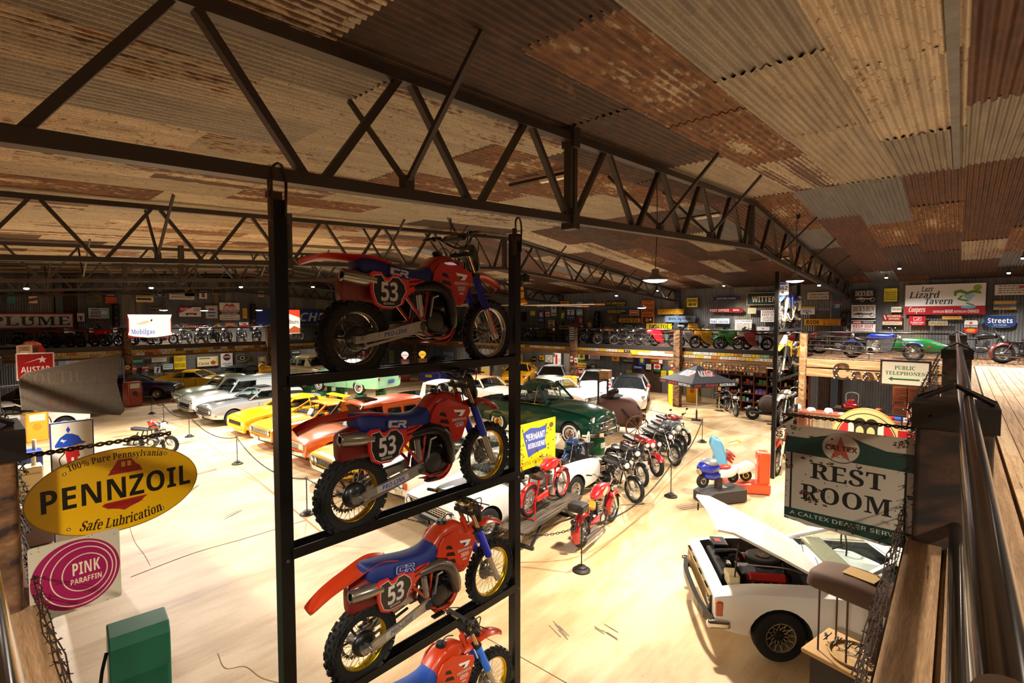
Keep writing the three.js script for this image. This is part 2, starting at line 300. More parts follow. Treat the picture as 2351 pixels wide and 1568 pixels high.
// ---------------------------------------------------------------- trusses
const TRUSSM = M(0x3d3631,0.5,0.3),TRUSSDARK = TRUSSM;
function truss(z,label,far,m) {
const t = thing('roof_truss',label,'truss',[0,0,z],0,'steel roof trusses'),top = (x) => roofY(x) - 0.1,depth = 1.06,bot = (x) => x < RIDGE ? top(x) - depth + 0.06 * Math.max(0,0.02 * x) :lerp(top(RIDGE) - depth,top(X1) - 0.55,(x - RIDGE) / (X1 - RIDGE));
const T = (x) => [x,top(x),0],B = (x) => [x,bot(x),0],c = 0.1;
geo().beam(T(X0),T(5.54),0.12,c).beam(T(5.54),T(RIDGE),0.12,c).mesh('top_chord',m,t);
geo().beam(T(RIDGE),T(X1),0.12,c).mesh('top_chord',m,t);
geo().beam(B(X0),B(5.54),0.12,c).beam(B(5.54),B(RIDGE),0.12,c).mesh('bottom_chord',m,t);
geo().beam(B(RIDGE),B(X1),0.12,c).mesh('bottom_chord',m,t);
const web = (a,b) => geo().beam(a,b,0.06,0.075,[0,0,1]).mesh('web_member',m,t);
for (let k = -4; k < 8; k++) {
const x = 0.23 + 1.77 * k,mid = x + 0.885,end = x + 1.77; if (x < X0 || end > RIDGE) continue;
web(B(x + 0.06),T(mid - 0.05)); web(T(mid + 0.05),B(end - 0.06));
}
for (let x = 14.0,k = 0; x < X1 - 1.5; x += 1.77,k++) { web(B(x + 0.05),T(x + 0.82)); web(T(x + 0.95),B(x + 1.72)); }
web(B(12.7),T(RIDGE - 0.1));
for (const x of [5.54,RIDGE]) geo().box(0.07,depth + 0.1,0.1,x - 0.05,(top(x) + bot(x)) / 2,0).box(0.07,depth + 0.1,0.1,x + 0.05,(top(x) + bot(x)) / 2,0).mesh('king_post',m,t);
for (const x of [5.54]) for (const y of [top(x),bot(x)]) geo().box(0.14,0.26,0.2,x,y,0).cyl(0.014,0.014,0.22,x - 0.04,y + 0.07,0,PI / 2).cyl(0.014,0.014,0.22,x + 0.04,y - 0.07,0,PI / 2).mesh('splice_plate',m,t);
for (const x of [-2.4,2.9,8.2,10.5,15.6,18.4,21.2,24.2]) {
if (x > X1 - 2) continue;
geo().box(0.1,0.14,0.1,x,bot(x) + 0.1,0).mesh('stay_bracket',m,t);
for (const s of [-1,1]) geo().beam([x,bot(x) + 0.14,0.03 * s],[x + 0.05,roofY(x) + 0.01,s * (s > 0 ? 0.95 :1.05)],0.045,0.045,[1,0,0]).mesh('stay',m,t);
}
return t;
}
truss(-3.88,'nearest dark steel roof truss, carrying the rack of four red dirt bikes',false,TRUSSDARK);
truss(-12.1,'second steel roof truss, with the big fan hung under its ridge',true,TRUSSM);
truss(-20.3,'third steel roof truss, with small floodlights along its bottom chord',true,TRUSSM);
truss(-28.5,'fourth steel roof truss, farthest one out in the hall',true,TRUSSM);
truss(-36.6,'last steel roof truss, tight against the far iron wall',true,TRUSSM);
for (const [z,n] of [[-12.1,0],[-20.3,1],[-28.5,2],[-4.3,3]]) { const c = geo().box(0.16,6.0,0.3,X1 - 0.08,3.0,z).mesh('trim',M(0x46505c,0.5,0.3)); c.name = 'trim_' + (n + 1); tag(c,'blue-grey steel wall column',null,null,'structure'); }
for (const [x,n] of [[4.2,4],[12.4,5],[20.6,6]]) { const c = geo().box(0.3,6.8,0.16,x,3.4,Z0 + 0.08).mesh('trim',M(0x46505c,0.5,0.3)); c.name = 'trim_' + (n + 1); tag(c,'blue-grey steel wall column',null,null,'structure'); }
// ---------------------------------------------------------------- galleries
const KERB = M(0x2b2a2c,0.4,0.3),RAILM = M(0x26211e,0.3,0.6);
function gallery(name,label,x0,x1,z0,z1) { const o = geo().box(x1 - x0,0.14,z1 - z0,(x0 + x1) / 2,FLOOR2 - 0.07,(z0 + z1) / 2).mesh(name,OLDWOOD); return tag(o,label,null,null,'structure'); }
gallery('floor_gallery_far','far gallery floor carrying a row of motorcycles',0.3,X1,Z0,-33);
gallery('floor_gallery_right','right gallery floor carrying a row of motorcycles',24.5,X1,-33,-4.5);
gallery('floor_gallery_corner','gallery platform behind the wire railing',22.5,X1,-4.5,-0.24);
gallery('floor_gallery_left','left gallery floor',X0,0.3,Z0,Z1);
const deckNear = gallery('floor_gallery_near','boarded near gallery floor',0.3,X1,-0.24,Z1);
{
const gs = {};
for (let r = 0,z = 0.5; z < 3.4; z += 0.152,r++) for (let x = 1.2 - (r % 4) * 0.85; x < 22; x += 3.4) {
const L = Math.min(3.395,22 - x),key = L.toFixed(2); gs[key] ??= boxUV(L,0.03,0.143);
const b = mesh('floor_board',gs[key],pick(PLANKS),deckNear); b.position.set(x + L / 2,FLOOR2 + 0.015 + rr(0,0.002),z);
}
}
const galleryBeam = (label,a,b,h = 0.42,w = 0.16,m = BEAMWOOD,y = FLOOR2 - 0.14) => tag(geo().beam([a[0],y - h / 2,a[1]],[b[0],y - h / 2,b[1]],w,h).mesh('timber_beam',m),label,'beam');
const kerb = (label,a,b) => tag(geo().beam([a[0],FLOOR2 - 0.02,a[1]],[b[0],FLOOR2 - 0.02,b[1]],0.1,0.22).mesh('steel_kerb',KERB),label,'kerb');
galleryBeam('long timber beam with number plates under the far gallery edge',[0.3,-33.0],[24.4,-33.0]); kerb('dark steel kerb along the far gallery edge',[0.3,-33.0],[24.4,-33.0]);
galleryBeam('long timber beam with number plates under the right gallery edge',[24.5,-33],[24.5,-4.6]); kerb('dark steel kerb along the right gallery edge',[24.5,-33],[24.5,-4.6]);
// ---------------------------------------------------------------- gallery posts, rails, lamps
function timberPost(label,x,z,y1,s = 0.34,m = OLDWOOD,y0 = 0) {
const t = thing('timber_post',label,'post',[x,y0,z]);
geo().rbox(s,y1 - y0 - 0.03,s,0.03,0,(y1 - y0) / 2,0).mesh('shaft',m,t);
geo().box(s + 0.04,0.06,s + 0.04,0,y1 - y0 - 0.03,0).mesh('cap',STEEL,t);
return t;
}
[[291,'timber post of the far gallery, behind the glowing white oil sign'],[618,'timber post of the far gallery, just left of the black rack post'],[950,'timber post at the far corner of the galleries, seen under the top bike']].forEach(([px,l]) => timberPost(l,onZ(px,780,-32.75).x,-32.75,3.95));
[[1317,'timber post of the right gallery above the white hatchbacks'],[1557,'timber post of the right gallery behind the black umbrella']].forEach(([px,l]) => timberPost(l,24.3,onX(px,780,24.3).z,3.95));
const rail = (label,pts,r = 0.03,m = RAILM) => { const g = geo(); for (let i = 0; i < pts.length - 1; i++) g.bar(pts[i],pts[i + 1],r,8); return tag(g.mesh('pipe_rail',m),label,'railing'); };
const wires = (label,pts,ys,r = 0.006) => { const t = thing('rail_wire',label,'wire',[0,0,0]); for (const y of ys) { const g = geo(); for (let i = 0; i < pts.length - 1; i++) g.bar([pts[i][0],y,pts[i][1]],[pts[i + 1][0],y,pts[i + 1][1]],r,5); g.mesh('strand',M(0x4a3a2a,0.5,0.6),t); } return t; };
rail('dark pipe rail along the far gallery',[[0.3,3.86,-32.95],[24.5,3.86,-32.95]]);
rail('dark pipe rail along the right gallery',[[24.45,3.86,-32.95],[24.45,3.86,-4.6]]);
wires('thin wires under the far gallery rail',[[0.3,-32.95],[24.5,-32.95]],[3.1,3.35,3.6]);
wires('thin wires under the right gallery rail',[[24.45,-32.9],[24.45,-4.6]],[3.1,3.35,3.6]);
function pendant([x,y,z,cd],i) {
const where = ['near the middle of the nearest truss','near the black rack of four mixed bikes','before the yellow signs of the right gallery','before the framed picture of the far gallery','before the blue tyre sign','beside the glowing oil sign','beyond the left edge, added unseen to brighten the floor','deep in the hall beyond the left edge, added unseen to brighten the floor','over the near gallery, added unseen to brighten it','far along the near gallery, added unseen to brighten it','behind the viewer, added unseen as fill','close at the back of the viewer, added unseen as fill'][i];
const t = thing('pendant_lamp','white hooded lamp hanging on a black cord ' + where,'lamp',[x,y,z],0,'hooded pendant lamps'),top = roofY(x) - y + 0.03;
geo().lathe([[0.02,0.2],[0.06,0.2],[0.07,0.1],[0.12,0.07],[0.21,0.035],[0.232,0],[0.222,0],[0.2,0.03],[0.1,0.06]],28).mesh('hood',M(0x8c8c8c,0.35,0.3),t);
geo().sph(0.21,0,0.012,0,[1,0.26,1],22).mesh('diffuser',glow(0xffffff,9),t);
geo().bar([0,0.2,0],[0.03,top * 0.5,0.01],0.008).bar([0.03,top * 0.5,0.01],[0,top,0],0.008).mesh('cord',DARK,t);
geo().box(0.09,0.12,0.07,0.12,top - 0.06,0.02).tube([[0,top - 0.26,0],[0.1,top - 0.22,0.02],[0.12,top - 0.12,0.02]],0.008,8).mesh('plug',DARK,t);
const s = new THREE.SpotLight(WARM,cd,0,1.38,0.35,2); s.position.set(0,-0.062,0); s.target.position.set(0,-3,0); s.castShadow = true; s.shadow.radius = 9; s.name = 'pendant_light'; t.add(s,s.target);
}
PENDANTS.forEach(pendant);
FLOODS.forEach(([x,y,z,cd],i) => {
const onRoof = i > 6 && i < 13,t = thing('floodlight',`small bright floodlight ${onRoof ? 'screwed to the rusty roof' : 'clamped to a truss chord'}, number ${i + 1} of the row`,'floodlight',[x,y,z]);
t.userData.label = ['leftmost small floodlight on the third truss','second small floodlight from the left on the third truss','third small floodlight from the left on the third truss','small floodlight on the third truss above the blue tyre sign','small floodlight on the third truss behind the top red bike','small floodlight at the right end of the third truss','small floodlight on the second truss near the round hanging lamp','small floodlight over the yellow and blue tobacco signs','small floodlight on the roof left of the dark green road sign','higher left one of the two roof floodlights left of the tavern sign','lower one of the two roof floodlights left of the tavern sign','roof floodlight above the right end of the tavern sign','roof floodlight at the right edge of the picture','small floodlight on the nearest truss behind the middle rack'][i];
geo().box(0.16,0.05,0.12,0,0.03,0).box(0.02,Math.max(0.1,onRoof ? roofY(x) - y :0.1),0.02,0,0.09,0).mesh('housing',DARK,t);
geo().sph(0.05,0,-0.012,0,[1.3,0.55,1.1],10).mesh('lens',glow(0xfff8ee,26),t);
const s = new THREE.SpotLight(COOL,cd,0,1.3,0.4,2); s.position.set(0,-0.06,0); s.target.position.set(-0.4,-3,0.7); s.castShadow = true; s.shadow.radius = 3; s.name = 'flood_light'; t.add(s,s.target);
});
// ---------------------------------------------------------------- printed signs: every print sits on an atlas page
const PAGES = []; let shelf = null;
function cell(w,h) {
w = Math.ceil(w); h = Math.ceil(h);
if (!shelf || (shelf.x + w > 2048 && shelf.y + shelf.h + h > 2048) || (shelf.x + w <= 2048 && shelf.y + Math.max(h,shelf.h) > 2048)) { const c = document.createElement('canvas'); c.width = c.height = 2048; const t = new THREE.CanvasTexture(c); t.colorSpace = THREE.SRGBColorSpace; const g = c.getContext('2d'); g.fillStyle = '#777'; g.fillRect(0,0,2048,2048); shelf = { g,t,x:0,y:0,h:0,m:{} }; PAGES.push(shelf); }
if (shelf.x + w > 2048) { shelf.x = 0; shelf.y += shelf.h + 2; shelf.h = 0; }
const r = { g:shelf.g,x:shelf.x,y:shelf.y,w,h,page:shelf }; shelf.x += w + 2; shelf.h = Math.max(shelf.h,h); return r;
}
const pageMat = (p,kind = 'sheet') => p.m[kind] ??= kind === 'lit' ? new THREE.MeshPhysicalMaterial({ map:p.t,roughness:0.4,emissive:0xffffff,emissiveMap:p.t,emissiveIntensity:0.9 }) :new THREE.MeshPhysicalMaterial({ map:p.t,roughness:kind === 'matt' ? 0.8 :0.36 });
const FONTS = { s:'bold %px sans-serif',r:'bold %px serif',n:'%px sans-serif',m:'%px monospace',i:'italic bold %px serif',o:'italic bold %px sans-serif' };
// draw text in the box (fractions of the cell), stretched to fit
function lettering(g,c,str,x0,y0,x1,y1,color,font = 's',keep) {
const W = (x1 - x0) * c.w,H = (y1 - y0) * c.h; if (W < 2 || H < 2) return;
g.save(); g.font = FONTS[font].replace('%',100); const tw = g.measureText(str).width || 1;
let sx = W / tw,sy = H / 76; if (keep) sx = Math.min(sx,sy * keep);
g.translate(c.x + (x0 + x1) / 2 * c.w,c.y + y1 * c.h - 0.02 * H); g.scale(sx,sy); g.fillStyle = color; g.textAlign = 'center'; g.fillText(str,0,-1); g.restore();
}
// spec: bg, border [colour, share], t: [[text, y0, y1, colour, font, x0, x1]], d: extra drawing (g, cell)
function print(c,s) {
const g = c.g; g.save(); g.beginPath(); g.rect(c.x,c.y,c.w,c.h); g.clip();
g.fillStyle = s.border ? s.border[0] :s.bg; g.fillRect(c.x,c.y,c.w,c.h);
if (s.border) { const b = s.border[1] * Math.min(c.w,c.h); g.fillStyle = s.bg; s.oval ? (g.beginPath(),g.ellipse(c.x + c.w / 2,c.y + c.h / 2,c.w / 2 - b,c.h / 2 - b,0,0,7),g.fill()) :g.fillRect(c.x + b,c.y + b,c.w - 2 * b,c.h - 2 * b); }
s.d?.(g,c);
for (const [str,y0,y1,col,font,x0 = 0.07,x1 = 0.93] of s.t ?? []) lettering(g,c,str,x0,y0,x1,y1,col,font);
if (s.rust) for (let k = 0; k < s.rust; k++) { g.fillStyle = pick(['#5a3018','#3a1e10','#7a4420']); const e = rnd() < 0.6,a = rnd(),b = e ? (rnd() < 0.5 ? rr(0,0.06) :rr(0.94,1)) :rnd(),[u,v] = rnd() < 0.5 ? [a,b] :[b,a],q = rr(0.006,0.022) * Math.max(c.w,c.h); g.beginPath(); for (let n = 0; n < 7; n++) g.ellipse(c.x + u * c.w + rr(-q,q),c.y + v * c.h + rr(-q,q),q * rr(0.3,0.9),q * rr(0.2,0.7),rnd() * 3,0,7); g.fill(); }
g.restore();
}
const R = (g,c,x,y,w,h,col) => { g.fillStyle = col; g.fillRect(c.x + x * c.w,c.y + y * c.h,w * c.w,h * c.h); };
const O = (g,c,x,y,a,b,col,lw) => { g.beginPath(); g.ellipse(c.x + x * c.w,c.y + y * c.h,a * c.w,b * c.h,0,0,7); if (lw) { g.strokeStyle = col; g.lineWidth = lw * c.h; g.stroke(); } else { g.fillStyle = col; g.fill(); } };
const P = (g,c,pts,col) => { g.fillStyle = col; g.beginPath(); pts.forEach(([x,y],i) => g[i ? 'lineTo' :'moveTo'](c.x + x * c.w,c.y + y * c.h)); g.fill(); };
// a flat board with the print on its face; shape: rect, oval, round corners or an outline in fractions
function board(w,h,d,c,shape,inset) {
const s = shape === 'oval' ? ellipse(w / 2,h / 2) :Array.isArray(shape) ? outline(shape.map(([x,y]) => [(x - 0.5) * w,(0.5 - y) * h])) :rounded(w,h,shape ?? 0.01);
const g = new THREE.ExtrudeGeometry(s,{ depth:d,bevelEnabled:false,curveSegments:18 }),p = g.attributes.position,uv = g.attributes.uv,S = c.size ?? 2048;
for (let i = 0; i < p.count; i++) uv.setXY(i,(c.x + 0.5 + clamp(p.getX(i) / w + 0.5) * (c.w - 1)) / S,1 - (c.y + 0.5 + clamp(0.5 - p.getY(i) / h) * (c.h - 1)) / S);
return g;
}
function wallSign(p,box,s,label,kind) {
const [x0,y0,x1,y1] = box,xm = (x0 + x1) / 2,ym = (y0 + y1) / 2;
let on,turn;
if (p === 'P') { on = (x,y) => onZ(x,y,-36.84); turn = 0; } else if (p === 'L') { on = (x,y) => onX(x,y,27.86); turn = -PI / 2; } else if (p.z !== undefined) { on = (x,y) => onZ(x,y,p.z); turn = 0; } else { on = (x,y) => onX(x,y,p.x); turn = -PI / 2; }
const a = on(x0,ym),b = on(x1,ym),w = turn ? b.z - a.z :b.x - a.x,h = on(xm,y0).y - on(xm,y1).y,at = on(xm,ym); at.x = (a.x + b.x) / 2; at.z = (a.z + b.z) / 2;
const k = clamp(2.6,0,900 / Math.max(x1 - x0,y1 - y0)),c = cell(Math.max(24,(x1 - x0) * k * (p === 'P' ? 1 :1)),Math.max(20,(y1 - y0) * k));
print(c,s);
const m = mesh(s.name ?? 'wall_sign',board(w,h,0.025,c,s.oval ? 'oval' :s.shape ?? (s.round ? s.round * h :0.01)),pageMat(c.page,kind)); m.position.copy(at); m.rotation.y = turn;
return tag(m,label,'sign');
}
const W = '#f4f0e6',K = '#15120f',Y = '#f2c40a',RD = '#b3161c',BL = '#1f3f9a',GR = '#12432a';
const lines = (n,col,y0 = 0.2,y1 = 0.9) => (g,c) => { for (let i = 0; i < n; i++) for (let x = 0.1; x < 0.88;) { const w = rr(0.03,0.12); R(g,c,x,lerp(y0,y1,i / n),Math.min(w,0.9 - x),0.4 * (y1 - y0) / n,col); x += w + 0.025; } };
// far wall, above the gallery
[
[[-40,719,169,755],{ bg:W,border:[RD,0.09],t:[['PLUME',0.2,0.8,'#15182c','r',0.06,0.96]],rust:6 },'very long white sign with huge dark letters and red border'],
[[177,719,194,738],{ bg:W,t:[['A C',0.3,0.6,RD,'s']],d:(g,c) => R(g,c,0.4,0.35,0.2,0.5,K) },'small white sign with two red letters right of the very long sign'],
[[203,707,250,731],{ bg:'#8fc4dc',border:['#d9e6e8',0.06],t:[['READY',0.3,0.62,RD,'o',0.1,0.6]],d:(g,c) => { R(g,c,0.1,0.72,0.5,0.12,RD); R(g,c,0.62,0.3,0.3,0.3,'#e7eef0'); R(g,c,0.12,0.12,0.4,0.08,BL); } },'light blue sign with slanting red lettering'],
[[342,702,382,716],{ bg:'#17150f',border:['#b08a2a',0.12],shape:[[0,0.3],[0.35,0.2],[0.5,0],[0.65,0.2],[1,0.3],[0.92,0.75],[0.6,0.85],[0.5,1],[0.4,0.85],[0.08,0.75]],t:[['GOODYEAR',0.34,0.58,'#d9a92c','s',0.08,0.92],['TYRES',0.66,0.8,'#d9a92c','s',0.36,0.64]] },'black and gold pointed tyre sign above the glowing white oil sign'],
[[411,705,461,727],{ bg:W,t:[['Marlboro',0.08,0.36,RD,'r',0.06,0.6]],d:(g,c) => { P(g,c,[[0,0],[0.64,0],[0.06,0.6],[0,0.6]],RD); R(g,c,0.3,0.62,0.5,0.14,RD); O(g,c,0.36,0.76,0.05,0.09,K); O(g,c,0.72,0.76,0.05,0.09,K); R(g,c,0.66,0.12,0.28,0.3,'#c9b8b0'); lettering(g,c,'Marlboro',0.06,0.08,0.6,0.34,W,'r'); } ,t:[] },'white and red cigarette sign with a racing car'],
[[470,700,501,733],{ bg:'#c7ccd6',border:['#7a5a2a',0.08],d:(g,c) => { R(g,c,0.3,0.25,0.4,0.12,RD); R(g,c,0.2,0.5,0.6,0.08,BL); R(g,c,0.25,0.7,0.5,0.1,'#5b6780'); } },'framed picture left of the white masters games sign'],
[[504,695,550,735],{ bg:'#efe6d6',t:[['HONDA',0.28,0.4,'#2a4a9c','r',0.16,0.86],['CENTRAL AUSTRALIAN',0.46,0.53,W,'r',0.05,0.95],['MASTERS GAMES',0.57,0.65,W,'r',0.1,0.9],['WELCOME TO',0.72,0.8,K,'n',0.2,0.8],['ALICE SPRINGS OCTOBER 17-27 1992',0.87,0.94,K,'n',0.05,0.95]],d:(g,c) => { P(g,c,[[0.18,0.26],[0.36,0.04],[0.48,0.14],[0.64,0.04],[0.82,0.26],[0.6,0.22],[0.5,0.26],[0.4,0.2]],'#c0442a'); R(g,c,0,0.43,1,0.12,'#a8382a'); R(g,c,0,0.55,1,0.12,K); } },'cream welcome sign with blue lettering and a red wing shape'],
[[557,708,567,731],{ bg:Y,d:lines(6,'#8a6a10') },'small upright yellow sign left of the long blue tyre sign'],
[[583,711,798,743],{ bg:BL,t:[['MICHELIN',0.2,0.84,W,'o',0.24,0.97]],rust:2 },'very long blue tyre sign with slanting white letters'],
[[414,742,475,757],{ bg:'#1b1c33',border:['#7d3a24',0.06],t:[['Firestone',0.2,0.78,'#e2692a','r',0.07,0.93]] },'dark blue tyre sign with orange gothic lettering'],
[[494,740,508,753],{ bg:'#6d4a22',d:(g,c) => O(g,c,0.5,0.45,0.3,0.3,'#a8853a') },'small brown square sign right of the dark blue tyre sign'],
[[516,740,539,749],{ bg:'#9c3a20',t:[['INDIAN',0.3,0.75,'#e0b060','i']] },'small rust-red sign with gold script'],
[[549,740,570,749],{ bg:W,d:(g,c) => { R(g,c,0,0.6,1,0.4,RD); R(g,c,0.15,0.2,0.6,0.2,'#8a2a2a'); } },'small white and red sign below the yellow upright one'],
[[205,736,242,741],{ bg:'#5a1a1c',d:lines(1,'#d0b0a0',0.4,0.9) },'thin maroon sign under the light blue sign'],
[[16,671,36,697],{ bg:'#2a8a80',round:0.3,d:lines(4,'#d8efe8',0.1,0.5) },'small teal sign high on the far wall at the left'],
[[65,679,86,697],{ bg:W,border:['#a03030',0.05],d:(g,c) => { P(g,c,[[0,0.4],[1,0.2],[1,0.55],[0,0.75]],RD); } },'white sign with a red slanting band high on the far wall'],
[[97,668,146,681],{ bg:'#7c1d1a',d:(g,c) => { R(g,c,0.12,0.35,0.7,0.3,'#e0c9a0'); } },'dark red sign with cream band high on the far wall'],
[[197,668,234,694],{ bg:'#5c4d1c',d:(g,c) => { R(g,c,0.1,0.2,0.7,0.2,'#a8902a'); R(g,c,0.2,0.6,0.6,0.2,'#2f3a24'); } },'olive brown sign high on the far wall'],
[[241,670,266,697],{ bg:'#d2481e',d:(g,c) => { R(g,c,0,0,1,0.42,K); R(g,c,0.12,0.14,0.75,0.18,W); } },'orange sign with a black top high on the far wall'],
[[310,678,352,694],{ bg:W,d:(g,c) => { R(g,c,0,0,1,0.28,'#caa42a'); R(g,c,0,0.86,1,0.14,Y); R(g,c,0.08,0.4,0.8,0.28,'#30323c'); } },'white and yellow sign high on the far wall left of a round blue badge'],
[[353,664,380,681],{ bg:'#2c4778',border:[W,0.05],d:(g,c) => { O(g,c,0.5,0.5,0.24,0.36,W); O(g,c,0.5,0.5,0.16,0.25,'#2c4778'); } },'blue sign with a round white badge high on the far wall'],
[[388,672,446,688],{ bg:'#d9d6cc',d:lines(2,'#6a6a66') },'wide white sign high on the far wall'],
[[424,664,446,680],{ bg:'#b9a23a',d:(g,c) => O(g,c,0.5,0.5,0.3,0.35,'#4a3a10') },'mustard yellow sign high on the far wall'],
[[457,668,475,686],{ bg:W,d:(g,c) => { R(g,c,0.3,0.2,0.4,0.6,'#b04a3a'); } },'small white sign with a red mark high on the far wall'],
[[488,663,508,675],{ bg:K,border:[Y,0.1],t:[['Kodak',0.25,0.6,'#e0401c','s']] },'small black and yellow film sign high on the far wall'],
[[592,668,606,682],{ bg:'#cdb89a',d:lines(3,'#7a5a3a') },'small beige sign high on the far wall beside the rack post'],
// under the far gallery
[[299,822,329,836],{ bg:'#2c5a46',t:[['Castrol',0.25,0.7,'#c8d8c8','i']] },'green sign with pale script under the far gallery'],
[[348,821,382,831],{ bg:W,border:['#d8b040',0.1],t:[["VINCENT'S",0.25,0.75,'#1c2a50','r']] },'white sign with navy serif letters under the far gallery'],
[[399,816,427,848],{ bg:'#e8c80c',border:['#8a7410',0.03],t:[["COLMAN'S",0.12,0.42,'#2c3a1c','r'],['MUSTARD',0.56,0.86,'#2c3a1c','r']] },'yellow mustard sign with two lines of dark serif letters'],
[[374,835,397,848],{ bg:'#d9e6e8',border:['#9ab4c0',0.08],d:lines(2,'#3c6a7a') },'pale blue sign left of the yellow mustard sign'],
[[354,842,368,856],{ bg:'#e6e6ea',d:(g,c) => P(g,c,[[0.45,0.2],[0.85,0.1],[0.6,0.9],[0.3,0.9]],'#3c4878') },'small white picture sign under the navy serif sign'],
[[299,840,315,853],{ bg:'#c8521e',oval:true,d:(g,c) => R(g,c,0.15,0.42,0.7,0.18,'#f0dfc8') },'orange oval sign under the far gallery'],
[[325,840,343,853],{ bg:'#8a1e22',d:(g,c) => { R(g,c,0.1,0.2,0.8,0.2,'#e8d8c0'); P(g,c,[[0.3,0.9],[0.6,0.5],[0.9,0.9]],'#aac8e0'); } },'maroon sign with a white band next to the orange oval'],
[[375,854,396,860],{ bg:'#5a2424',d:lines(1,'#c8b0a0',0.3,1) },'thin maroon sign above the yellow coupe'],
[[452,818,501,841],{ bg:'#d8cda8',border:['#8a7a50',0.05],t:[['Cocoa',0.55,0.85,'#5a2c18','i',0.06,0.55]],d:(g,c) => { O(g,c,0.75,0.65,0.12,0.2,'#9c4a2a'); R(g,c,0.1,0.15,0.5,0.12,'#6a6a3a'); R(g,c,0.88,0.2,0.08,0.6,'#d8b83a'); } },'beige picture sign with brown script under the far gallery'],
[[507,811,534,842],{ bg:W,t:[['AVAILABLE',0.72,0.82,'#2a2a50','s',0.12,0.88],['HERE',0.86,0.94,'#2a2a50','s',0.3,0.7],['TOWERS',0.22,0.32,W,'s',0.22,0.78]],d:(g,c) => { O(g,c,0.5,0.3,0.3,0.24,'#2a2a44'); R(g,c,0.18,0.2,0.64,0.16,'#b4282c'); } },'upright white sign with a round red and navy badge'],
[[541,812,571,831],{ bg:'#1c1d1a',border:['#b8b89a',0.06],oval:true,d:(g,c) => { O(g,c,0.5,0.5,0.2,0.26,'#d8d8c0'); O(g,c,0.5,0.5,0.12,0.16,K); O(g,c,0.5,0.5,0.36,0.4,'#a8a86a',0.05); } },'round black badge sign with pale rings under the far gallery'],
[[592,818,613,843],{ bg:'#c8a878',d:(g,c) => { R(g,c,0.2,0.1,0.4,0.3,W); R(g,c,0.35,0.5,0.4,0.4,'#4a3a2a'); } },'tan poster beside the timber post under the far gallery'],
[[667,805,691,838],{ bg:'#1d2a2c',d:(g,c) => { R(g,c,0.15,0.08,0.7,0.08,'#c8c88a'); R(g,c,0.2,0.35,0.2,0.5,'#7aa0b8'); R(g,c,0.5,0.45,0.3,0.3,'#9a9a3a'); } },'dark poster above the cream sedan'],
[[757,812,782,832],{ bg:'#d9d6c4',d:(g,c) => R(g,c,0.2,0.3,0.5,0.3,'#8a7a3a') },'pale sign seen through the spokes of the top rear wheel'],
[[814,806,845,824],{ bg:W,d:(g,c) => { R(g,c,0,0,0.26,1,'#c81c24'); R(g,c,0.74,0,0.26,1,'#c81c24'); P(g,c,[[0.5,0.15],[0.62,0.45],[0.7,0.45],[0.5,0.85],[0.3,0.45],[0.38,0.45]],'#c81c24'); } },'red and white flag with a leaf, seen through the spokes'],
[[893,805,904,833],{ bg:'#b8b46a',d:lines(5,'#6a6628') },'tall narrow yellowish sign under the top bike'],
].forEach(([b,s,l]) => wallSign('P',b,s,l));
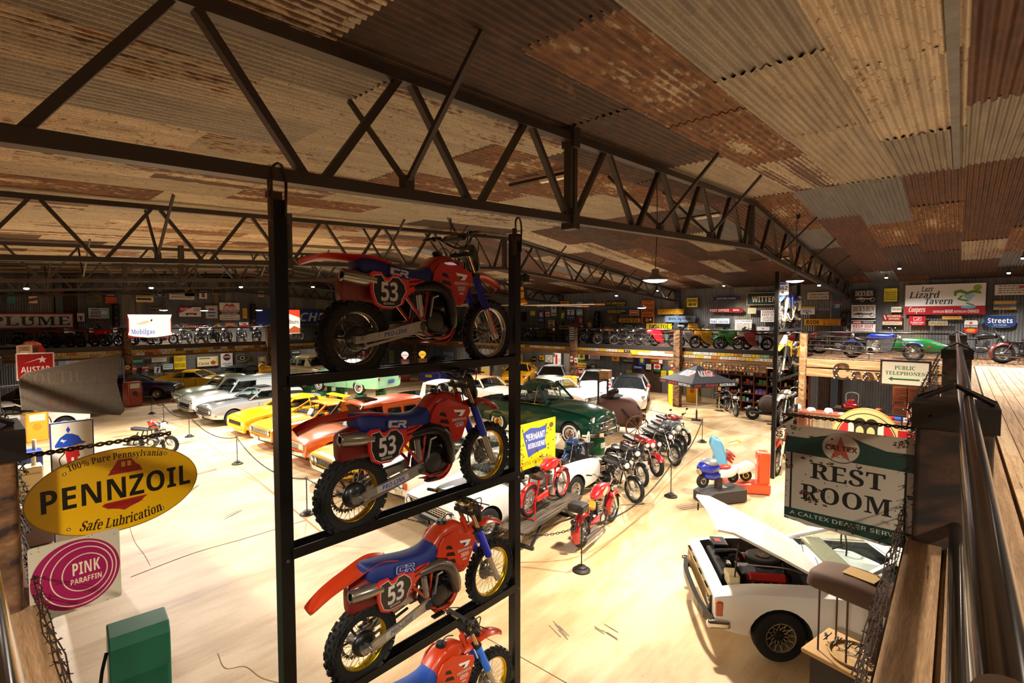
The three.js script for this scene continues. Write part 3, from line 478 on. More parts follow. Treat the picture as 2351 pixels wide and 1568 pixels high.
// right wall, above and under its gallery
[
[[1392,692,1438,703],{ bg:K,border:['#3a3420',0.06],t:[['ST BRUNO',0.14,0.62,'#d8c03a','s',0.05,0.95],['FLAKE',0.72,0.9,'#d8c03a','s',0.55,0.9]] },'black tobacco sign with yellow capitals, top of a stack of three'],
[[1394,710,1439,721],{ bg:K,t:[['RICHMOND GEM',0.14,0.86,'#d8b82c','s',0.04,0.7]],d:(g,c) => R(g,c,0.72,0.25,0.22,0.2,'#d8b82c') },'black sign with yellow condensed letters, middle of a stack of three'],
[[1391,722,1417,744],{ bg:'#4c3a1c',d:(g,c) => { O(g,c,0.45,0.4,0.22,0.25,'#7a5e2c'); R(g,c,0.55,0.78,0.35,0.1,'#a8842c'); } },'brown picture sign, bottom of a stack of three'],
[[1446,712,1467,724],{ bg:'#c22a1e',border:['#f0dcb0',0.12],d:(g,c) => { R(g,c,0.15,0.3,0.7,0.25,'#f0dcb0'); R(g,c,0.2,0.75,0.2,0.12,'#3a2020'); } },'small red sign with cream border left of the tall orange sign'],
[[1473,690,1502,727],{ bg:'#e0781c',t:[['WE GIVE',0.06,0.14,'#3a2410','s',0.2,0.8],['GOLD',0.2,0.4,'#1c1410','s',0.1,0.9],['BOND',0.5,0.72,'#1c1410','s',0.06,0.94],['STAMPS',0.8,0.93,'#3a2410','s',0.15,0.85]] },'tall orange stamps sign with black capitals'],
[[1473,727,1502,742],{ bg:'#d8701c',d:(g,c) => { R(g,c,0.14,0.05,0.78,0.9,'#1c1414'); O(g,c,0.45,0.5,0.16,0.3,'#c8793a'); R(g,c,0.66,0.3,0.12,0.3,W); } },'black and orange panel under the tall orange stamps sign'],
[[1421,731,1470,740],{ bg:'#e8a81c',round:0.4,t:[['GREYS',0.2,0.82,'#15120f','r',0.1,0.9]] },'rounded yellow tobacco sign with fat black serif letters'],
[[1430,744,1460,754],{ bg:'#16332c',d:(g,c) => { R(g,c,0.15,0.25,0.6,0.2,'#c8d0b8'); R(g,c,0.28,0.6,0.55,0.18,'#c8d0b8'); } },'dark green sign with two lines of white script'],
[[1484,743,1543,758],{ bg:'#e6c81a',t:[['BRISTOL',0.14,0.8,'#17150f','r',0.1,0.92]],rust:3 },'yellow sign with large black serif letters behind the gallery bikes'],
[[1510,709,1571,722],{ bg:'#e8b81a',border:['#b4601c',0.1],t:[["CRAVEN 'A'",0.16,0.58,'#b85a1c','r',0.08,0.92],['WILL NOT AFFECT YOUR THROAT',0.66,0.84,'#5a3410','s',0.12,0.88]] },'yellow sign with rust-coloured serif letters above the light blue one'],
[[1527,725,1597,740],{ bg:'#7f9cc0',round:0.25,t:[['BULWARK',0.28,0.66,'#17202c','s',0.12,0.86],['CUT PLUG',0.76,0.92,'#2a3a50','s',0.3,0.7],['WILLS',0.06,0.18,'#2a3a50','s',0.4,0.62]],rust:3 },'light blue rounded sign with wide black capitals'],
[[1577,684,1602,705],{ bg:'#d8c41c',d:(g,c) => { R(g,c,0.1,0.15,0.8,0.25,'#8a7a14'); O(g,c,0.35,0.72,0.2,0.16,'#6a6010'); O(g,c,0.72,0.72,0.14,0.16,'#6a6010'); } },'yellow sign partly behind the tip of the second truss'],
[[1579,742,1603,758],{ bg:'#e0b020',round:0.5,border:['#7a5a10',0.08],d:lines(2,'#6a4a10') },'yellow sign with rounded ends right of the large black serif sign'],
[[1555,745,1571,750],{ bg:'#4c5058',t:[['Bitumen',0.1,0.9,'#d8d8d8','r']] },'small grey script sign between two yellow ones'],
[[1286,692,1306,704],{ bg:'#e8b41c',d:(g,c) => { R(g,c,0.15,0.12,0.7,0.25,'#b42820'); R(g,c,0.2,0.5,0.6,0.32,'#b42820'); } },'small yellow sign with red lettering behind the second truss'],
[[1324,693,1338,706],{ bg:'#8ab8e4',round:0.3,d:(g,c) => O(g,c,0.5,0.45,0.26,0.3,'#b8d8f4') },'upper one of two light blue shield signs'],
[[1324,710,1338,724],{ bg:'#9cc8ee',round:0.2,d:(g,c) => P(g,c,[[0.1,0.55],[0.9,0.3],[0.9,0.6],[0.1,0.8]],W) },'lower one of two light blue shield signs'],
[[1235,713,1250,740],{ bg:'#2a2c98',d:(g,c) => { P(g,c,[[0.2,0.2],[0.75,0.1],[0.85,0.55],[0.3,0.6]],'#d8a8a0'); O(g,c,0.5,0.38,0.16,0.1,W); R(g,c,0.15,0.7,0.7,0.18,'#8a9ae0'); } },'upright blue cigarette sign behind the fan'],
[[1251,715,1264,728],{ bg:W,border:['#c02a28',0.14],shape:[[0,0.1],[0.5,0],[1,0.1],[1,0.75],[0.5,1],[0,0.75]],d:(g,c) => R(g,c,0.25,0.4,0.5,0.2,'#30303a') },'white shield sign with red border'],
[[1218,714,1229,725],{ bg:'#d8d43a',d:(g,c) => P(g,c,[[0,0.55],[1,0.35],[1,0.45],[0,0.65]],W) },'small lime yellow sign by the rack post'],
[[1266,700,1278,725],{ bg:'#c8ccd0',d:(g,c) => { O(g,c,0.5,0.28,0.3,0.14,'#5a6a7a'); R(g,c,0.1,0.72,0.8,0.1,'#3a5a8a'); } },'narrow pale grey upright sign behind the second truss'],
[[1286,712,1298,738],{ bg:'#2a5a28',d:(g,c) => { P(g,c,[[0.4,0.22],[0.9,0.25],[0.7,0.75],[0.2,0.7]],'#d8c83a'); } },'upright green sign with a tilted yellow packet'],
[[1303,711,1318,723],{ bg:'#dfe2e6',d:(g,c) => { R(g,c,0.2,0.2,0.6,0.2,'#5a6068'); R(g,c,0.4,0.5,0.2,0.35,'#30343c'); } },'small white sign between the green one and the light blue shields'],
[[1301,725,1321,734],{ bg:'#2a3ca0',t:[['ST. JULIEN',0.2,0.6,'#d8d84a','s']] },'blue sign with yellow capitals behind the fan blade'],
[[1304,736,1316,743],{ bg:'#5c1820' },'small plain maroon panel under the blue sign with yellow capitals'],
[[1259,735,1274,755],{ bg:'#dcd0a8',d:(g,c) => { R(g,c,0.15,0.1,0.6,0.12,'#7a6a3a'); O(g,c,0.5,0.55,0.25,0.22,'#8a6a50'); } },'cream poster above the gallery bikes left of the timber post'],
[[1330,728,1338,742],{ bg:'#c83a24',d:(g,c) => O(g,c,0.5,0.5,0.3,0.22,'#e8c04a',0.1) },'small upright red sign with a yellow ring'],
[[1284,747,1308,756],{ bg:'#b8a02a',d:lines(1,'#4a5a1c',0.25,1) },'low olive yellow sign just above the gallery rail'],
[[1318,745,1341,758],{ bg:'#b82428',d:(g,c) => { R(g,c,0,0.3,0.6,0.35,'#4a6a2a'); R(g,c,0.68,0.2,0.2,0.5,W); } },'low red sign with green band just above the gallery rail'],
[[1348,733,1361,756],{ bg:'#3a3414',d:(g,c) => P(g,c,[[0.15,0.35],[0.7,0.3],[0.85,0.85],[0.3,0.95]],'#d8a41c') },'dark upright sign with a yellow packet right of the timber post'],
[[1350,690,1366,700],{ bg:'#23342c',d:lines(2,'#a8b8a8') },'small dark green sign under the second truss near the wall corner'],
[[1234,698,1249,705],{ bg:'#e6e0d2',t:[['VB',0.15,0.8,'#2a4a3a','o',0.3,0.8]] },'small white sign with two green letters above the fan blade'],
[[1638,681,1700,689],{ bg:'#1d2c66',t:[['DEEPDENE TAVERN',0.25,0.78,'#b8c4d8','s',0.14,0.84]] },'narrow navy sign with star ends high on the right wall'],
[[1627,707,1707,718],{ bg:'#7c1620',shape:[[0,0.12],[0.94,0],[1,0.35],[1,0.75],[0.94,1],[0,0.9]],t:[['POST OFFICE',0.24,0.78,'#e8dccc','s',0.04,0.6],['MAYA',0.32,0.64,'#e8dccc','s',0.71,0.88]] },'maroon post office finger sign with white capitals'],
[[1630,731,1675,743],{ bg:'#dfe4ea',border:['#9aa4b4',0.05],t:[['TYRE CENTRE',0.42,0.88,'#20407c','s',0.05,0.95],['BRIDGESTONE',0.12,0.28,'#3a4a5c','s',0.3,0.7]] },'white sign with blue tyre centre lettering'],
[[1688,734,1726,760],{ bg:'#dcd6cc',t:[['THIS IS CROWN GROUND',0.06,0.2,'#2c3c80','s',0.05,0.95]],d:lines(5,'#5a4a48',0.32,0.95) },'white notice with five lines of dark text by the gallery rail'],
[[1717,707,1736,720],{ bg:'#d8c8a0',d:lines(4,'#7a6a50',0.15,0.95) },'small cream notice left of the black rack'],
[[1715,671,1818,700],{ bg:'#172c25',border:['#c8b070',0.05],round:0.12,t:[['WITTENOOM',0.3,0.78,'#e8dcc0','s',0.12,1.05]] },'big dark green road sign with white capitals behind the black rack'],
[[1747,712,1800,739],{ bg:'#e4e2dc',t:[['DANGER',0.06,0.26,'#7c2a2a','s',0.05,0.6],['KEEP OUT',0.3,0.5,'#7c2a2a','s',0.05,0.7]],d:lines(3,'#5a5a5a',0.58,0.98) },'white danger notice partly behind the black rack post'],
[[1738,750,1767,760],{ bg:'#d8d4d0',d:(g,c) => P(g,c,[[0.4,0.35],[0.6,0.3],[0.55,0.55],[0.4,0.5]],'#b43a3a') },'low white sign with a small red mark by the gallery rail'],
[[1854,671,1903,687],{ bg:'#d8d2c4',t:[['COMMONWEALTH',0.16,0.46,'#33302c','s',0.05,1.0],['SAVINGS BANK',0.58,0.86,'#33302c','s',0.08,0.95]] },'off-white savings bank sign behind the near truss end'],
[[1836,704,1871,722],{ bg:'#e2e0dc',d:(g,c) => { R(g,c,0,0,1,0.24,'#d8b040'); R(g,c,0.2,0.42,0.5,0.08,'#4a5a9a'); R(g,c,0.2,0.62,0.6,0.08,'#5a6a5a'); P(g,c,[[0.4,0.8],[0.5,0.7],[0.6,0.95]],K); } },'white sign with a yellow top band'],
[[1879,708,1904,713],{ bg:'#8a86a8',d:lines(1,'#4a4470',0.3,1) },'thin lilac sign above the orange book sign'],
[[1847,732,1931,747],{ bg:'#e89c14',border:['#a86a10',0.05],t:[['BOOK',0.18,0.84,K,'s',0.05,0.42],['EXCHANGE',0.08,0.48,'#8a5a14','i',0.48,0.96],['& SALES',0.54,0.92,'#4a3410','s',0.52,0.93]] },'long orange book exchange sign'],
[[1912,691,1932,709],{ bg:'#2c4c8c',border:['#d8dce4',0.08],shape:[[0.06,0.06],[0.3,0.12],[0.5,0],[0.7,0.12],[0.94,0.06],[1,0.5],[0.78,0.86],[0.5,1],[0.22,0.86],[0,0.5]],t:[['20',0.38,0.82,'#e8e8ec','s',0.2,0.8]],d:(g,c) => R(g,c,0,0,1,0.28,'#9c3a40') },'blue highway shield sign with a number'],
[[1955,665,2011,695],{ bg:'#141414',t:[["DICK'S RUN",0.1,0.5,'#e0dcd2','r',0.16,0.88]],d:(g,c) => { R(g,c,0.18,0.66,0.66,0.08,'#cfcac0'); for (const x of [0.46,0.86]) O(g,c,x,0.76,0.08,0.13,'#cfcac0',0.04); R(g,c,0.3,0.6,0.16,0.1,'#cfcac0'); } },'black sign with white western letters and a hot rod'],
[[1955,700,2010,730],{ bg:'#e4e0d8',t:[["DICK'S RUN",0.1,0.5,'#1c1c20','r',0.06,0.94]],d:(g,c) => { R(g,c,0.1,0.66,0.76,0.08,'#2a2a2e'); for (const x of [0.4,0.86]) O(g,c,x,0.76,0.09,0.14,'#2a2a2e',0.04); R(g,c,0.22,0.6,0.16,0.1,'#2a2a2e'); } },'white sign with black western letters and a hot rod'],
[[1954,735,2010,765],{ bg:'#e6e2dc',t:[['DANGER',0.12,0.24,W,'s',0.1,0.4],['PROHIBITED AREA',0.12,0.24,'#d8d8d8','s',0.5,0.92],['KEEP OUT',0.34,0.58,'#b42028','s',0.08,0.92]],d:(g,c) => { R(g,c,0,0.06,1,0.24,'#2a2a2e'); O(g,c,0.25,0.18,0.22,0.09,'#b42028'); lines(2,'#8a5a5a',0.66,0.95)(g,c); } },'white keep out notice with red capitals'],
[[2030,662,2060,692],{ bg:'#e8dc1c',t:[['MUD, GULLIES',0.26,0.38,'#4a4410','s'],['DESERT RACE',0.44,0.54,'#4a4410','s',0.1,0.9],['"HORSE FISTON"',0.62,0.72,'#4a4410','s'],['THIS WEEKEND',0.78,0.9,'#4a4410','s']] },'bright yellow poster left of the tavern sign'],
[[2046,704,2070,717],{ bg:'#e0d6c0',border:['#a8987a',0.06],t:[['TRIUMPH',0.3,0.68,'#3a3020','i']] },'small cream sign with dark lettering under the yellow poster'],
[[2027,722,2071,738],{ bg:'#7c1c22',t:[['MECHANICAL',0.12,0.4,'#e2c8a8','s',0.22,0.94],['REPAIRS',0.5,0.74,'#e2c8a8','s',0.3,0.88]],d:(g,c) => P(g,c,[[0.04,0.1],[0.1,0.1],[0.2,0.7],[0.12,0.7]],'#e2c8a8') },'maroon mechanical repairs sign'],
[[2026,738,2071,746],{ bg:'#cfc0a4',d:lines(2,'#6a5a44') },'cream strip under the maroon repairs sign'],
[[2078,652,2263,722],{ bg:'#e9e8e6',border:['#b8b4b0',0.012],t:[['Lazy',0.06,0.24,'#23282e','i',0.21,0.36],['Lizard',0.24,0.46,'#23282e','i',0.05,0.44],['Tavern',0.46,0.66,'#23282e','i',0.25,0.61],['Coopers',0.74,0.92,'#f0e6dc','i',0.05,0.27],['AUSTRALIAN',0.86,0.94,'#e8d8d0','s',0.37,0.51],['MADE',0.84,0.95,W,'s',0.52,0.62],['AUSTRALIAN',0.86,0.94,'#e8d8d0','s',0.63,0.78],['OWNED',0.84,0.95,W,'s',0.79,0.93]],d:(g,c) => {
R(g,c,0,0.72,1,0.28,'#a8202a');
g.lineCap = 'round'; const S = (pts,w,col) => { g.strokeStyle = col; g.lineWidth = w * c.h; g.beginPath(); pts.forEach(([x,y],i) => g[i ? 'lineTo' :'moveTo'](c.x + x * c.w,c.y + y * c.h)); g.stroke(); };
P(g,c,[[0.73,0.36],[0.88,0.36],[0.8,0.62]],'#9cc4e0'); O(g,c,0.8,0.76,0.09,0.05,'#7ab4d4');
S([[0.64,0.36],[0.64,0.28],[0.7,0.24],[0.78,0.32],[0.86,0.26],[0.93,0.3]],0.09,'#5c9a28'); S([[0.72,0.4],[0.68,0.5],[0.78,0.56]],0.05,'#4c8a24'); O(g,c,0.9,0.14,0.05,0.09,'#8ab02c'); S([[0.9,0.2],[0.92,0.3]],0.07,'#6ca42c'); S([[0.78,0.64],[0.86,0.7]],0.04,'#4c8a24');
} },'large white and red tavern sign with black script and a green lizard'],
[[2087,726,2125,747],{ bg:'#b01c28',t:[['PUMACARD',0.6,0.76,'#f0dcd8','s',0.1,0.9],['ACCEPTED HERE',0.82,0.92,'#f0dcd8','s',0.2,0.8]],d:(g,c) => { R(g,c,0.28,0.08,0.46,0.42,'#f0dcd8'); R(g,c,0.31,0.13,0.4,0.32,'#b01c28'); P(g,c,[[0.34,0.4],[0.68,0.18],[0.6,0.36]],W); } },'red card sign under the tavern sign'],
[[2132,738,2176,747],{ bg:'#cdb890',t:[['EXPLOSIVES',0.18,0.84,'#2c2820','s',0.03,0.97]] },'tan explosives sign with black capitals'],
[[2163,726,2208,733],{ bg:'#d8a454',d:lines(1,'#a8742a',0.2,1) },'thin orange board under the tavern sign'],
[[2211,733,2247,767],{ bg:'#ece6dc',border:['#1a1a1a',0.07],shape:[[0.1,0.1],[0.3,0.02],[0.5,0],[0.7,0.02],[0.9,0.1],[1,0.4],[0.96,0.75],[0.8,0.94],[0.5,1],[0.2,0.94],[0.04,0.75],[0,0.4]],t:[['BINTANG',0.42,0.56,'#f0ece6','s',0.06,0.94]],d:(g,c) => { R(g,c,0,0.38,1,0.22,'#1c1c1c'); R(g,c,0,0.6,1,0.32,'#c02428'); O(g,c,0.5,0.74,0.3,0.12,'#d88a2a'); P(g,c,[[0.5,0.12],[0.55,0.22],[0.64,0.22],[0.57,0.28],[0.6,0.36],[0.5,0.31],[0.4,0.36],[0.43,0.28],[0.36,0.22],[0.45,0.22]],'#c8343a'); } },'rounded beer badge sign in white, black and red'],
[[2258,723,2335,752],{ bg:'#1c3a74',border:['#7a8490',0.06],shape:[[0.06,0.12],[0.2,0.02],[0.5,0],[0.8,0.02],[0.94,0.12],[1,0.5],[0.94,0.86],[0.8,0.96],[0.5,1],[0.2,0.96],[0.06,0.86],[0,0.5]],t:[['Streets',0.24,0.66,'#eef0f4','s',0.12,0.88],['ICE CREAM',0.74,0.86,'#a8bcd8','s',0.3,0.7]] },'blue ice cream sign with pointed ends and white lettering'],
[[2281,690,2334,711],{ bg:'#b08a3a',t:[['Harley-Davidson',0.08,0.34,'#e2c070','i',0.06,0.94]],d:(g,c) => { R(g,c,0,0.4,1,0.3,'#2a5a7a'); R(g,c,0.25,0.6,0.5,0.2,'#8a4a20'); } },'carved brown and blue motorcycle sign at the right edge'],
[[2284,653,2375,677],{ bg:'#e2ded4',d:(g,c) => { lines(4,'#6a5a4a',0.1,0.95)(g,c); R(g,c,0.62,0.1,0.3,0.3,'#b04a3a'); } },'white notice board cut by the right edge of the picture'],
// under the right gallery
[[1041,724,1056,752],{ bg:'#1f6a3a',border:['#d8c83a',0.05],t:[['BP',0.3,0.6,'#e8d83a','s',0.2,0.8]] },'upright green sign with two yellow letters near the wall corner'],
[[1092,814,1127,844],{ bg:'#7c7418',d:lines(5,'#3a3a10',0.06,0.96) },'olive sign with dark lines seen through the top front wheel'],
[[1018,808,1040,842],{ bg:'#9aa0ac',d:(g,c) => { P(g,c,[[0.1,0.2],[0.9,0.5],[0.9,0.65],[0.1,0.35]],'#4a505c'); P(g,c,[[0.1,0.65],[0.9,0.2],[0.9,0.35],[0.1,0.8]],'#4a505c'); } },'grey sign with crossed bars under the gallery corner'],
[[1189,814,1200,832],{ bg:'#e8cc1c',t:[['OIL',0.2,0.45,'#4a3c10','s'],['PIPE',0.55,0.8,'#4a3c10','s']] },'yellow sign right behind the black rack post'],
[[1219,816,1234,832],{ bg:'#1c1c1c',border:['#c8a02a',0.08],shape:[[0.5,0],[1,0.5],[0.5,1],[0,0.5]],d:(g,c) => R(g,c,0.2,0.44,0.6,0.14,'#d8b03a') },'black diamond sign with gold lettering above the yellow coupe'],
[[1239,816,1249,826],{ bg:'#e0a41c',d:(g,c) => P(g,c,[[0.1,0.6],[0.9,0.3],[0.5,0.85]],'#4a2410') },'small golden sign with a wing above the white hatchback'],
[[1252,815,1269,832],{ bg:'#cfcabe',d:(g,c) => { O(g,c,0.5,0.45,0.34,0.28,'#8a8478',0.06); R(g,c,0.3,0.8,0.4,0.08,'#6a6458'); } },'pale grey sign with an oval under the right gallery'],
[[1271,809,1288,836],{ bg:'#e4dfd8',d:(g,c) => { R(g,c,0.28,0.2,0.26,0.8,'#b8242c'); R(g,c,0.6,0.5,0.34,0.3,'#c8c4bc'); R(g,c,0.04,0.1,0.16,0.3,'#30302e'); } },'upright white sign with a red bar left of the timber post'],
[[1328,811,1343,825],{ bg:'#d8c01c',d:(g,c) => O(g,c,0.5,0.5,0.3,0.3,'#4a4a1c') },'round-marked yellow sign right of the timber post'],
[[1352,814,1377,824],{ bg:'#dedad4',d:(g,c) => { R(g,c,0.1,0.1,0.8,0.22,'#b8343a'); R(g,c,0.1,0.42,0.8,0.2,'#5a4a5a'); R(g,c,0.1,0.72,0.8,0.18,'#8a3a3a'); } },'white sign with three coloured lines above the white hatchback'],
[[1405,817,1422,829],{ bg:'#f0b41c',d:(g,c) => { O(g,c,0.5,0.4,0.3,0.16,'#b84a1c'); P(g,c,[[0.4,0.55],[0.6,0.55],[0.5,0.8]],'#b84a1c'); } },'small amber sign under the right gallery'],
[[1430,817,1455,834],{ bg:'#15181c',t:[['CIGARETTES',0.58,0.76,'#dcdcdc','s',0.05,0.95],['Reuben',0.1,0.3,'#dcdcdc','s',0.4,0.9]],d:(g,c) => R(g,c,0,0.36,1,0.14,'#7a6a2a') },'black cigarette sign with white capitals under the right gallery'],
[[1466,818,1482,838],{ bg:'#2a40a0',d:(g,c) => { O(g,c,0.5,0.45,0.26,0.3,'#d8d42a'); } },'upright blue sign with a yellow oval'],
[[1494,824,1523,836],{ bg:'#8c1c24',d:(g,c) => { R(g,c,0.05,0.25,0.55,0.3,'#7aa02a'); R(g,c,0.66,0.12,0.28,0.7,'#dcd8d0'); } },'red sign with a green band behind the white station wagon'],
[[1326,833,1346,861],{ bg:'#e8c81c',t:[['Old Gold',0.12,0.28,'#2c2410','s',0.06,0.94]],d:(g,c) => { R(g,c,0,0.34,1,0.66,'#c02428'); R(g,c,0.15,0.44,0.7,0.4,'#e8dcc0'); R(g,c,0.2,0.5,0.4,0.12,'#3a2a2a'); } },'upright yellow and red cigarette sign on the wall between two white cars'],
[[1356,836,1369,846],{ bg:'#23231f',d:(g,c) => O(g,c,0.5,0.5,0.34,0.3,'#8a8a5a') },'small dark sign above the second white car'],
[[1455,840,1475,847],{ bg:'#2c4c9c',d:lines(1,'#dce4f0',0.25,1) },'small blue sign above the white station wagon'],
[[1484,836,1495,848],{ bg:'#dcd8d2',d:(g,c) => O(g,c,0.5,0.55,0.3,0.2,'#4a4844',0.08) },'small white sign beside the round red and green one'],
[[1501,836,1517,853],{ bg:'#1c5a30',round:0.2,d:(g,c) => { R(g,c,0.06,0.06,0.88,0.6,'#e4e0da'); O(g,c,0.5,0.36,0.36,0.24,'#c02430'); } },'green and white sign with a red disc'],
[[1568,829,1590,842],{ bg:'#d8c41c',shape:[[0,0.4],[0.3,0.1],[1,0],[0.95,0.7],[0.5,1],[0,0.9]],d:lines(2,'#3a5a1c') },'yellow leaf-shaped sign above the umbrella'],
[[1595,829,1611,839],{ bg:'#23202c',d:lines(1,'#b8b0d0',0.3,1) },'small dark sign with pale script above the umbrella'],
[[1518,851,1530,868],{ bg:'#e0c41c',d:lines(4,'#4a7a2a') },'yellow and green sign behind the yellow bowser'],
[[1437,849,1451,871],{ bg:'#8a8418',d:(g,c) => P(g,c,[[0.2,0.4],[0.7,0.32],[0.85,0.9],[0.35,0.98]],'#e8c81c') },'olive sign with a tilted yellow packet left of the white station wagon'],
].forEach(([b,s,l]) => wallSign('L',b,s,l));
// signs nailed to posts and hung out in the hall
wallSign({ x:24.1 },[1307,749,1320,783],{ bg:'#171414',d:lines(6,'#c8b8b0',0.1,0.95),name:'hanging_sign' },'black upright notice hung on the timber post of the right gallery');
wallSign({ x:24.1 },[1308,816,1318,832],{ bg:'#e6dcd2',oval:true,border:['#b83a38',0.12],d:(g,c) => R(g,c,0.1,0.4,0.8,0.2,'#8a3a3a') },'small red and white oval on the timber post');
wallSign({ x:24.1 },[1319,821,1326,832],{ bg:'#ece8e2',d:(g,c) => O(g,c,0.5,0.55,0.3,0.2,'#b82c30') },'tiny white card right of the small oval on the post');
wallSign({ z:-32.55 },[286,838,299,849],{ bg:'#d8b870',oval:true,d:(g,c) => R(g,c,0.25,0.4,0.5,0.2,'#6a4a20') },'small tan oval nailed to the far gallery post');
// two glowing boxes hung from the far gallery
function lightbox(box,z,s,label,side,depth,cd) {
const a = onZ(box[0],box[1],z),b = onZ(box[2],box[3],z),w = b.x - a.x,h = a.y - b.y,c = cell((box[2] - box[0]) * 3.4,(box[3] - box[1]) * 3.4); print(c,s);
const t = thing('glowing_sign',label,'sign',[(a.x + b.x) / 2,(a.y + b.y) / 2,z]);
mesh('face',board(w,h,0.03,c,s.shape ?? 0.02),pageMat(c.page,'lit'),t).position.z = 0.03;
geo().box(w,h,depth,0,0,-depth / 2 + 0.02).mesh('case',M(side,0.5),t);
const up = roofY(t.position.x) - 1.12 - t.position.y; geo().bar([-w * 0.3,h / 2,-0.05],[-w * 0.3,up,-0.05],0.015).bar([w * 0.3,h / 2,-0.05],[w * 0.3,up,-0.05],0.015).mesh('hanger',STEEL,t);
const l = new THREE.RectAreaLight(0xfff0da,cd,w * 0.9,h * 0.9); l.position.z = 0.09; l.rotation.y = PI; l.name = 'sign_light'; t.add(l);
}
lightbox([292,722,395,773],-28.45,{ bg:'#fff6e6',shape:[[0,0],[1,0],[0.965,0.2],[0.965,0.75],[1,0.9],[0.85,0.95],[0.6,1],[0.4,1],[0.12,0.94],[0,0.88],[0.03,0.7],[0.03,0.2]],t:[['Mobilgas',0.64,0.86,'#3a5cb8','r',0.06,0.6]],d:(g,c) => { P(g,c,[[0.14,0.42],[0.42,0.26],[0.5,0.34],[0.3,0.44]],'#f0c0a0'); O(g,c,0.72,0.8,0.16,0.12,'#fff6e6'); },rust:4 },'glowing white oil sign with faded blue letters hung before the far gallery',0xb02c30,0.14,4);
lightbox([640,711,688,765],-28.45,{ bg:'#fff4e0',t:[['Marlboro',0.42,0.6,'#2c1a14','r',0.06,0.94]],d:(g,c) => { P(g,c,[[0,0],[1,0],[1,0.34],[0.5,0.18],[0,0.34]],'#e04428'); P(g,c,[[0,0.8],[0.3,0.7],[0.5,0.8],[0.7,0.68],[1,0.78],[1,0.98],[0,0.98]],'#b8542c'); } },'glowing red and white cigarette sign cut by the rack post',0x6a2a20,0.12,3);
// traffic lights on the walls
function trafficLight(p,at,label,n) { const t = thing('traffic_light',label,'traffic light',at,p === 'L' ? -PI / 2 :0); geo().rbox(0.32,0.34 * n,0.2,0.06).mesh('housing',DARK,t); for (let i = 0; i < n; i++) geo().cyl(0.11,0.11,0.03,0,(i - (n - 1) / 2) * 0.32,0.11,PI / 2).mesh('lens',M([0x5a1414,0x5a4414,0x14301c][i % 3],0.15),t); for (let i = 0; i < n; i++) geo().cyl(0.13,0.13,0.14,0,(i - (n - 1) / 2) * 0.32,0.16,PI / 2,0,0,14,true).mesh('visor',DARK,t); geo().box(0.06,0.06,0.34,0,0,-0.16).mesh('wall_bracket',DARK,t); }
trafficLight('P',onZ(267,724,-36.68),'dark traffic light left of the glowing white oil sign',4);
trafficLight('P',onZ(581,726,-36.68),'dark traffic light left of the long blue tyre sign',5);
trafficLight('L',onX(1202,727,27.7),'dark traffic light beside the black rack post',2);
trafficLight('L',onX(1372,733,27.7),'dark traffic light left of the stack of black signs',3);
trafficLight('L',onX(1940,732,27.7),'dark traffic light right of the orange book sign',2);
